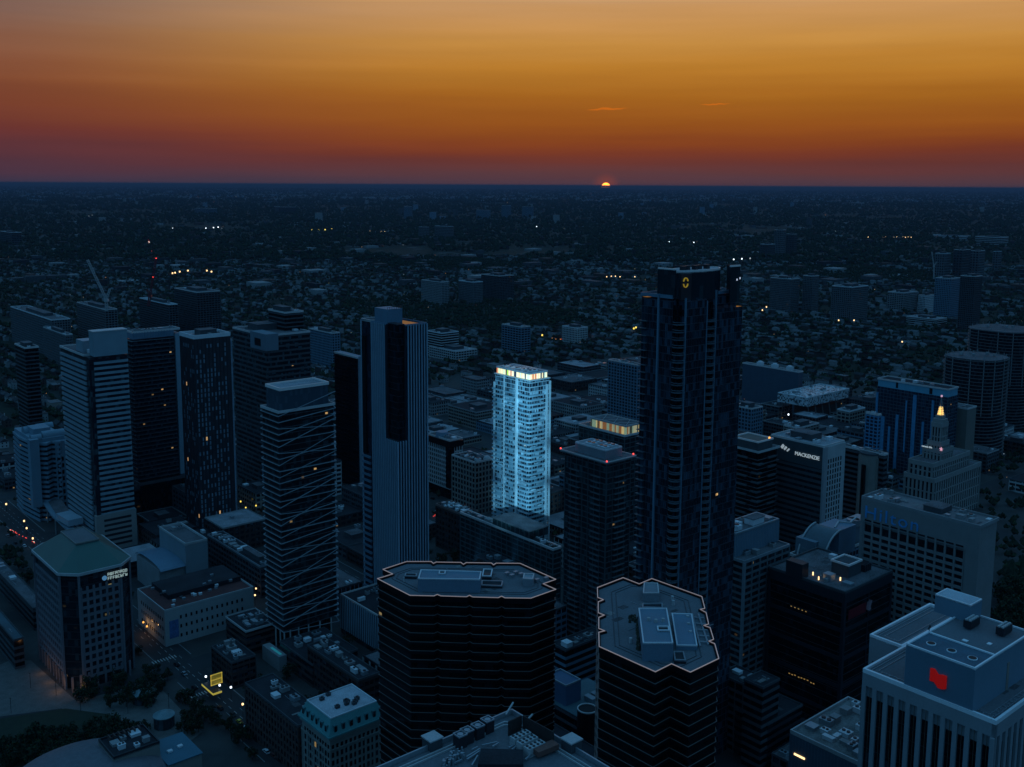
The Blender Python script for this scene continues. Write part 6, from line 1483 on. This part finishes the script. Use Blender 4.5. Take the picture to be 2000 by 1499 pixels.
def far_field():
    for vi in range(4, 62):
        v = 600+(vi-16)*62.
        for ui in range(-40, 50):
            u = ui*78.
            c = grid(u, v)
            if not inview(c, 80): continue
            dist_ = (c-CAM).length
            if dist_ > 3600: continue
            dens = 1.0 if dist_ < 2000 else .55
            park = math.sin(u*.0031+1.3)*math.sin(v*.0043+.4) > .62
            big = r.random() < .07
            for row in (10, 36):
                a = 5.
                while a < 68:
                    st = r.uniform(7.5, 11)
                    uu, vv = u+a, v+row
                    if free(uu-7, uu+7, vv-8, vv+8) and not (u+a > -420 and u+a < 560 and v < 905):
                        if not park and not big and r.random() < .62*dens: hs.append((uu, vv, r.choice([0, 0, 1, 1, 2, 3, 4, 5 if r.random() < .3 else 0]), r.choice([0, math.pi/2 if row > 40 else 0]), r.uniform(.9, 1.15)))
                        if r.random() < (.95 if park else .92)*dens: tr.append((uu+r.uniform(-3, 3), v+(22 if row == 10 else 48)+r.uniform(-3.5, 3.5), r.uniform(3.8, 7.0)))
                        if r.random() < .5*dens: tr.append((uu+r.uniform(-3, 3), v+r.uniform(0, 4), r.uniform(2.6, 4.6)))
                        if park: tr.append((uu+r.uniform(-4, 4), vv+r.uniform(-9, 9), r.uniform(4, 7)))
                    a += st
far_field()
tr += gap_trees
def near_fill():                              # gaps inside the street grid: trees on kerbs and yards
    for k, v in enumerate(VS):
        for u in range(-400, 560, 13):
            for s in (-1, 1):
                if r.random() < (.62 if k == 0 else .42): tr.append((u+r.uniform(-3, 3), v+s*12.3, r.uniform(1.9, 3.2)))
near_fill()
# park and plaza trees at lower left, garden at right
def px_trees(x0, x1, y0, y1, n, sz, test=None):
    for _ in range(n):
        x, y = r.uniform(x0, x1), r.uniform(y0, y1)
        if test and not test(x, y): continue
        d = at(x, y, 0)-P0; tr.append((d.dot(GY), d.dot(GX), r.uniform(*sz)))
px_trees(0, 60, 1075, 1150, 24, (3, 4.5)); px_trees(0, 265, 1395, 1500, 150, (2.6, 4.4), lambda x, y: y > 1465-x*.23 and y < 1500-(x-120)*.25)
px_trees(150, 300, 1350, 1385, 16, (2.8, 4.2)); px_trees(230, 290, 1425, 1445, 7, (2, 3)); px_trees(345, 395, 1400, 1440, 8, (2, 3.2)); px_trees(180, 262, 1320, 1350, 9, (2.5, 3.8))
px_trees(1900, 2000, 860, 930, 34, (4, 6.5)); px_trees(1955, 2010, 1120, 1260, 60, (4, 6.5)); px_trees(1910, 2005, 985, 1000, 10, (3, 5)); px_trees(1915, 2005, 935, 1120, 46, (3, 5))
hs.sort(key=lambda t: (grid(t[0], t[1])-CAM).length)
hs = [h for h in hs if inview(grid(h[0], h[1]), 20)]
for i, (u, v, k, rz, s) in enumerate(hs[:300]):
    src = protos[k]; o = src.copy(); COL.objects.link(o); p = grid(u, v); o.location = p; o.rotation_euler = (0, 0, GA+rz); o.scale = (s, s, s)
    o['label'] = HL[k]+' '+where(p); o['category'] = 'house'; o['group'] = HL[k]+'s '+where(p)
for i, pr in enumerate(protos):
    pass
q = MB(); cnt = 0
PM = [(p.data.vertices, p.data.polygons) for p in protos]
PV = [([tuple(v.co) for v in p.data.vertices][:14], [tuple(f.vertices) for f in p.data.polygons if max(f.vertices) < 14], [f.material_index for f in p.data.polygons if max(f.vertices) < 14]) for p in protos]
for (u, v, k, rz, s) in hs[300:]:
    p = grid(u, v); a = GA+rz; ca, sa = math.cos(a)*s, math.sin(a)*s; n0 = len(q.v); V_, F_, I_ = PV[k]
    q.v += [(p.x+x*ca-y*sa, p.y+x*sa+y*ca, z*s) for x, y, z in V_]; q.f += [tuple(i+n0 for i in f) for f in F_]
    wmi = (0, 1, 2)[cnt % 3]; q.m += [(3+cnt % 3) if m == 1 else wmi for m in I_]; cnt += 1
o = q.build('low_houses', [M_brick, M_brickd, M_conc]+M_hr, kind='stuff'); o['label'] = 'thousands of small houses among trees'
for pr in protos: bpy.data.objects.remove(pr)
print('houses', len(hs), 'infill', n_in)
# ---- trees
M_leaf = [solid('leaves_dark', (.012, .024, .012), .85, .35, .6, spec=.2), solid('leaves_mid', (.026, .046, .020), .85, .35, .6, spec=.2)]
M_bark = solid('bark', (.05, .04, .03), .9, .3, 1.)
def crown_mb(seed, nclump, nleaf, ls):
    rr = random.Random(seed); q = MB()
    cl_ = [(rr.gauss(0, .42), rr.gauss(0, .42), rr.uniform(.55, 1.7), rr.uniform(.26, .48)) for _ in range(nclump)]
    for (cx_, cy_, cz_, cr) in cl_:
        for _ in range(nleaf):
            d = Vector((rr.gauss(0, 1), rr.gauss(0, 1), rr.gauss(0, 1))).normalized()*cr*rr.uniform(.55, 1.05)
            c = Vector((cx_, cy_, cz_))+d; a = Vector((rr.gauss(0, 1), rr.gauss(0, 1), rr.gauss(0, 1))).normalized(); b_ = a.cross(d.normalized()); 
            if b_.length < .01: continue
            b_.normalize(); a = a*ls; b_ = b_*ls
            q._add([c-a-b_, c+a-b_*.6, c+a+b_, c-a*.7+b_], [(0, 1, 2, 3)], rr.choice([0, 0, 1]))
    return q
tp = []
for k in range(5):
    t = thing('tree', 'leafy tree', 'tree', (0, 0, 0)); q = MB().cyl(0, 0, .07, 0, .8, n=6, r1=.04)
    for a in range(5): q.bar((0, 0, .6), (.35*math.cos(a*1.3), .35*math.sin(a*1.3), 1.05), .02)
    tk = q.build('trunk', M_bark, t); cr = crown_mb(100+k, 13, 34, .085).build('crown', M_leaf, t); tp.append((t, tk, cr))
tr.sort(key=lambda t: (grid(t[0], t[1])-CAM).length)
tr = [t for t in tr if inview(grid(t[0], t[1]), 30) and free(t[0]-1.0, t[0]+1.0, t[1]-1.0, t[1]+1.0)]
for i, (u, v, s) in enumerate(tr[:300]):
    t, tk, cr = tp[i % 5]; p = grid(u, v); n_ = t.copy(); COL.objects.link(n_); n_.location = p; n_.rotation_euler = (0, 0, r.uniform(0, 6.28)); n_.scale = (s, s, s*r.uniform(1.0, 1.3))
    for c in (tk, cr): e = c.copy(); COL.objects.link(e); e.parent = n_
    n_['label'] = 'dark leafy tree '+where(p); n_['group'] = 'trees '+where(p)
for t, tk, cr in tp:
    for o in (cr, tk, t): bpy.data.objects.remove(o)
lumps = []
for k in range(6):
    rr = random.Random(900+k); q = MB()
    for j in range(5):                       # a far crown: five ragged clumps
        cx_, cy_, cz_, s = rr.uniform(-.5, .5), rr.uniform(-.5, .5), rr.uniform(.7, 1.35), rr.uniform(.35, .6); vs = []
        for (x, y, z) in [(1, 0, 0), (0, 1, 0), (-1, 0, 0), (0, -1, 0), (0, 0, 1.1), (0, 0, -.8)]:
            f = s*rr.uniform(.6, 1.25); vs.append((cx_+x*f+rr.uniform(-.1, .1), cy_+y*f+rr.uniform(-.1, .1), cz_+z*f))
        q._add(vs, [(0, 1, 4), (1, 2, 4), (2, 3, 4), (3, 0, 4), (1, 0, 5), (2, 1, 5), (3, 2, 5), (0, 3, 5)], rr.choice([0, 1, 0]))
    lumps.append(q)
q = MB(); kk = 0
def lump(x, y, s):
    global kk
    L_ = lumps[kk % 6]; kk += 1; a = kk*1.7; ca, sa = math.cos(a)*s, math.sin(a)*s; n0 = len(q.v)
    q.v += [(x+X_*ca-Y_*sa, y+X_*sa+Y_*ca, Z_*s) for X_, Y_, Z_ in L_.v]; q.f += [tuple(i+n0 for i in f) for f in L_.f]; q.m += L_.m
for (u, v, s) in tr[300:]: p = grid(u, v); lump(p.x, p.y, s)
for _ in range(27000):
    d = 3300*(16000/3300)**(r.random()); az = rad(r.uniform(-28.5, 28.5)); x, y = d*math.tan(az), d
    if math.sin(x*.002+2)*math.sin(y*.0013)+.35*math.sin(x*.009)*math.sin(y*.006) > -.8: lump(x, y, r.uniform(6, 13)*(.7+d/11000))
for _ in range(9000):
    d = 14000*(52000/14000)**(r.random()); az = rad(r.uniform(-28.5, 28.5)); lump(d*math.tan(az), d, r.uniform(14, 30)*(.5+d/30000))
o = q.build('tree_canopy', M_leaf, kind='stuff'); o['label'] = 'dense tree cover over the low neighbourhoods'
print('trees', len(tr), len(q.f))
# ---- lights
def lampthing(x, y, h, m, size_px=1.2, label='', group='', lift=None):
    hh = h; p = at(x, y, hh); d = (p-CAM).length; rr = size_px*d/F/2; t = thing('floodlight_mast', label, 'light mast', (p.x, p.y, 0), 0, group)
    MB().cyl(0, 0, max(.25, rr*.15), 0, hh, n=6).build('mast', M_metald, t); o = MB().cyl(0, 0, rr, hh-rr, hh+rr, n=8).build('lamp', m, t); return t
LG = [([(173, 423), (181, 422), (192, 424)], M_cool, 1.9, 'bright floodlight of the far left trio', 'far left trio of floodlights'),
 ([(325, 447), (337, 446), (343, 445)], M_cool, 1.2, 'dim floodlight left of the bright foursome', 'dim trio of far lights at left'),
 ([(402, 446), (417, 445), (426, 444), (434, 447)], M_cool, 2.0, 'floodlight of the bright far foursome at left', 'bright foursome of far floodlights'),
 ([(609, 450), (623, 449), (635, 449), (648, 448)], M_yel, 2.2, 'yellow floodlight of an evenly spaced far row', 'row of four yellow floodlights'),
 ([(722, 452), (745, 453), (751, 453), (764, 452)], M_warm, 1.7, 'small warm light of the row right of the yellow foursome', 'small warm far lights'),
 ([(337, 534), (342, 533), (351, 531), (367, 529), (404, 529), (413, 531)], M_warm, 2.6, 'warm floodlight behind the red crane', 'warm floodlights behind the cranes'),
 ([(998, 429), (1030, 445), (1039, 444), (1048, 443)], M_cool, 1.8, 'small white light in the central far field', 'white lights of the central far field'),
 ([(1307, 473), (1338, 473), (1355, 474)], M_cool, 2.0, 'white light in the far field above the tallest tower', 'white lights above the tallest tower'),
 ([(1433, 507), (1449, 506), (1466, 505)], M_cool, 2.4, 'bright white light right of the tallest tower top', 'white lights right of the tallest tower'),
 ([(1690+i*5.6, 464-(i % 2)*.5) for i in range(17)], M_warm, 1.3, 'small lamp of a long evenly spaced row at far right', 'long row of small lamps at far right'),
 ([(1185, 541), (1194, 540), (1202, 540), (1211, 541), (1240, 541)], M_warm, 1.8, 'warm lamp of a short row left of the tallest tower top', 'short warm row left of the tallest tower'),
 ([(1059, 655), (1238, 642), (1242, 640)], M_yel, 3.0, 'yellow street light beyond the lit tower', 'yellow street lights beyond the lit tower'),
 ([(1638, 626), (1668, 626), (1497, 600), (1489, 606), (1762, 668)], M_warm, 2.2, 'warm street light in the right background', 'warm street lights in the right background'),
 ([(1638, 1008), (1654, 1001), (1660, 1019), (1648, 1024), (1636, 1021)], M_cool, 3.2, 'white lamp in the dark yard between the annex and the hotel', 'white yard lamps left of the hotel'),
 ([(1540, 810), (1553, 818), (1566, 822), (1499, 836), (1633, 795)], M_cool, 2.8, 'cool lamp beneath the speckled college box', 'lamps beneath the speckled box'),
 ([(52, 1032), (47, 1018), (64, 1052), (20, 1112), (12, 985)], M_warm, 2.6, 'warm lamp on the dark street at the left edge', 'lamps on the left edge street'),
 ([(470, 980), (480, 992), (500, 988), (487, 975)], M_yel, 2.4, 'yellow lamp between the column-window tower and the zigzag tower', 'yellow lamps behind the zigzag tower'),
 ([(868, 948), (852, 930), (845, 944), (882, 938)], M_amber, 2.4, 'amber lamp at the foot of the cream office block', 'amber lamps below the cream office block')]
for pts, m_, sz, lab, grp in LG:
    for (x, y) in pts: lampthing(x, y, 12 if y < 700 else 6, m_, sz, lab, grp)
q = MB(); rr = random.Random(55)
for _ in range(420):
    y = 380+ (rr.random()**1.5)*560; x = rr.uniform(0, 2000); p = at(x, y, 5); d = (p-CAM).length; s = rr.uniform(.18, .45)*d/F
    q.cyl(p.x, p.y, s, 5-s, 5+s, rr.choice([0, 0, 1, 2, 3]), n=5)
q.build('distant_lights', [glow_mat('far_warm', (1, .6, .3), .8), glow_mat('far_cool', (.75, .9, 1), .8), glow_mat('far_orange', (1, .35, .08), .8), glow_mat('far_yellow', (1, .85, .3), .7)], kind='stuff')
q = MB()
for (xa, ya, xb, yb, n_, ms) in ((288, 458, 292, 482, 26, (0, 0, 1)), (293, 484, 307, 520, 40, (1, 1, 1, 0)), (1075, 662, 1180, 668, 40, (1, 1, 2)), (870, 995, 845, 1010, 10, (1, 2)), (20, 1035, 70, 1062, 16, (1, 1, 0)), (25, 1140, 55, 1150, 6, (1, 2))):
    for i in range(n_):
        f = rr.random(); x, y = xa+(xb-xa)*f+rr.uniform(-1, 1), ya+(yb-ya)*f+rr.uniform(-.8, .8); p = at(x, y, 1); s = .75*(p-CAM).length/F; q.cyl(p.x, p.y, s, 1, 1+s*1.5, rr.choice(ms), n=5)
q.build('traffic_lights_glow', [glow_mat('headlight', (1, .8, .6), 1.2), glow_mat('taillight', (1, .08, .06), 1.0), glow_mat('far_orange')], kind='stuff')
# street lamps and lit shopfronts along the lower-left street
def street_lamp(x, y, e, lab, m_=M_warm, grp=None):
    p = at(x, y, 6.5); t = thing('street_lamp', lab, 'street lamp', (p.x, p.y, 0), GA, grp); MB().cyl(0, 0, .14, 0, 6.4, n=6).build('pole', M_metald, t); MB().cyl(0, 0, .5, 6.2, 6.9, n=8).build('lamp', m_, t)
    if e: L_ = bpy.data.lights.new('street_lamp_light', 'POINT'); L_.energy = e; L_.color = (1, .55, .22); L_.shadow_soft_size = .4; o = bpy.data.objects.new('street_lamp_light', L_); COL.objects.link(o); o.parent = t; o.location = (0, 0, 5.6)
for (x, y) in ((474, 1376), (484, 1389), (494, 1401), (505, 1407), (518, 1420), (531, 1431), (543, 1439), (560, 1452), (574, 1466)): street_lamp(x, y, 60 if x in (494, 518, 560) else 0, 'warm lamp along the foot of the brick warehouse', M_warm, 'lamps along the brick warehouse')
for (x, y) in ((280, 1216), (287, 1224)): street_lamp(x, y, 220, 'orange lamp in the lane beside the long white building', M_amber, 'orange lamps in the lane by the white building')
for (x, y) in ((402, 1322), (429, 1339), (451, 1343)): street_lamp(x, y, 0, 'white lamp around the yellow marquee', M_cool, 'white lamps around the yellow marquee')
for (x, y) in ((722, 1234), (498, 1163), (500, 1150)): street_lamp(x, y, 30, 'warm lamp beside the podium or the diagonal-line tower', M_warm, 'lone warm lamps near the diagonal-line tower')
# ---- cars
def car_proto():
    t = thing('parked_car', 'car', 'car', (0, 0, 0)); q = MB()
    q._add([(-2.2, -.85, .35), (2.2, -.85, .35), (2.2, .85, .35), (-2.2, .85, .35), (-2.15, -.85, .85), (2.2, -.85, .8), (2.2, .85, .8), (-2.15, .85, .85)], [(0, 3, 2, 1), (4, 5, 6, 7), (0, 1, 5, 4), (1, 2, 6, 5), (2, 3, 7, 6), (3, 0, 4, 7)])
    q._add([(-1.3, -.7, 1.4), (.55, -.7, 1.4), (.55, .7, 1.4), (-1.3, .7, 1.4), (-1.3, -.7, 1.34), (.55, -.7, 1.34), (.55, .7, 1.34), (-1.3, .7, 1.34)], [(0, 1, 2, 3), (7, 6, 5, 4), (0, 4, 5, 1), (1, 5, 6, 2), (2, 6, 7, 3), (3, 7, 4, 0)])
    body = q.build('body', M_white, t); q = MB()
    q._add([(-1.9, -.8, .84), (1.2, -.8, .82), (1.2, .8, .82), (-1.9, .8, .84), (-1.3, -.7, 1.34), (.55, -.7, 1.34), (.55, .7, 1.34), (-1.3, .7, 1.34)], [(0, 1, 5, 4), (1, 2, 6, 5), (2, 3, 7, 6), (3, 0, 4, 7)]); q.build('windows', G_black, t)
    for x in (-1.35, 1.35):
        for y in (-.85, .85):
            q = MB(); n = 12; vs = [(x+.34*math.cos(k*math.pi/6), y-.1, .34+.34*math.sin(k*math.pi/6)) for k in range(n)]+[(x+.34*math.cos(k*math.pi/6), y+.1, .34+.34*math.sin(k*math.pi/6)) for k in range(n)]
            q._add(vs, [tuple(range(n)), tuple(range(2*n-1, n-1, -1))]+[(k, n+k, n+(k+1) % n, (k+1) % n) for k in range(n)]); q.build('wheel', M_metald, t)
    for y in (-.6, .6): MB().box(2.18, 2.24, y-.15, y+.15, .6, .75).build('headlight', M_light, t); MB().box(-2.22, -2.16, y-.15, y+.15, .65, .8).build('tail_light', M_redroof, t)
    return t
cp_ = car_proto(); kids = list(cp_.children); CMAT = [(M_white, 'white'), (M_black, 'black'), (M_metal, 'silver'), (M_redroof, 'dark red'), (solid('taxi_yellow', (.55, .38, .02), .4, .05), 'yellow')]
spots = [(468, 1412, 4), (482, 1424, 0), (489, 1431, 2), (455, 1398, 1), (318, 1326, 0), (500, 1445, 1), (512, 1452, 2), (430, 1385, 1), (520, 1470, 0), (535, 1478, 3), (548, 1487, 1), (345, 1300, 1), (360, 1318, 2), (380, 1345, 1), (1440, 1290, 0), (1452, 1284, 1), (1425, 1300, 2), (30, 1062, 1), (48, 1068, 0), (15, 1048, 2), (845, 975, 1), (852, 1002, 0)]
for i, (x, y, c) in enumerate(spots):
    p = at(x, y, .26); t = cp_.copy(); COL.objects.link(t); t.location = p; t.rotation_euler = (0, 0, GA+math.pi/2 if i % 3 else GA-math.pi/2)
    nm = CMAT[c][1]; wh = 'on the lower-left street' if x < 600 and y > 1200 else ('at the left edge street' if x < 100 else ('beside the teal glass pavilion' if x > 1300 else 'near the brick warehouse left of the lit tower'))
    t['label'] = '%s car %s' % (nm, wh); t['group'] = '%s cars %s' % (nm, wh)
    for k in kids:
        e = k.copy(); COL.objects.link(e); e.parent = t
        if k.name.startswith('body') and c: e.data = k.data.copy(); e.data.materials.clear(); e.data.materials.append(CMAT[c][0])
for k in kids: bpy.data.objects.remove(k)
bpy.data.objects.remove(cp_)
# ---- cranes
def atd(x, y, d):
    v = WV+RV*((x-CX)/F)+DV*((y-CY)/F); return CAM+v*(d/math.hypot(v.x, v.y))
def crane(lab, d, base, pivot, tip, back, m_, lit=0):
    pb, pp, pt, pk = atd(*base, d), atd(*pivot, d), atd(*tip, d), atd(*back, d); t = thing('tower_crane', lab, 'crane', pb, 0)
    def lattice(a, b_, w_, nm, mm):
        q = MB(); a, b_ = a-pb, b_-pb; ax = (b_-a).normalized(); s1 = ax.cross(Vector((0, 1, 0))).normalized()*w_; s2 = ax.cross(s1).normalized()*w_; n = max(4, int((b_-a).length/(w_*3.0)))
        cs = [s1+s2, s1-s2, -s1-s2, -s1+s2]
        for c in cs: q.bar(a+c, b_+c, w_*.28)
        for i in range(n):
            p, p2 = a+(b_-a)*i/n, a+(b_-a)*(i+1)/n
            for j in range(4): q.bar(p+cs[j], p2+cs[(j+1) % 4], w_*.16)
        q.build(nm, mm, t)
    lattice(pb, pp, 1.1, 'mast', m_); lattice(pp, pt, .9, 'jib', m_); lattice(pp, pk, .8, 'counter_jib', m_)
    c = pp-pb; MB().box(c.x-2, c.x+2, c.y-2, c.y+2, c.z-2, c.z+1).build('cab', m_, t); q = MB(); q.bar(pk-pb, pp-pb+(pt-pp)*.7, .2); q.build('cable', M_metald, t)
    if lit:
        for f in (.5, 1.0): p = (pp-pb)+(pt-pp)*f; MB().cyl(p.x, p.y, .5, p.z-.5, p.z+.5, n=6).build('jib_lamp', M_red, t)
crane('pale luffing crane with raised jib on the unfinished frame', 1190, (208, 608), (208, 586), (171, 508), (215, 564), M_light)
crane('dark red luffing crane with red lamps along its raised jib', 1290, (290, 598), (293, 578), (305, 505), (287, 566), solid('crane_red', (.16, .02, .03), .6, .2), 1)
crane('thin far crane beside the pale slab at far right', 2900, (1824, 545), (1824, 520), (1820, 492), (1830, 512), M_light)
# ------------------------------------------------------------------ evening haze
m, n, l, bb = newmat('haze_air'); n.remove(bb)
pv = n.new('ShaderNodeVolumePrincipled'); pv.inputs['Density'].default_value = 3.8e-5; pv.inputs['Color'].default_value = (.13, .23, .35, 1); pv.inputs['Anisotropy'].default_value = 0.
l.new(pv.outputs[0], n['Material Output'].inputs['Volume'])
MB().box(-61000, 61000, -2500, 121000, -1, 262).build('haze', m, kind='stuff')
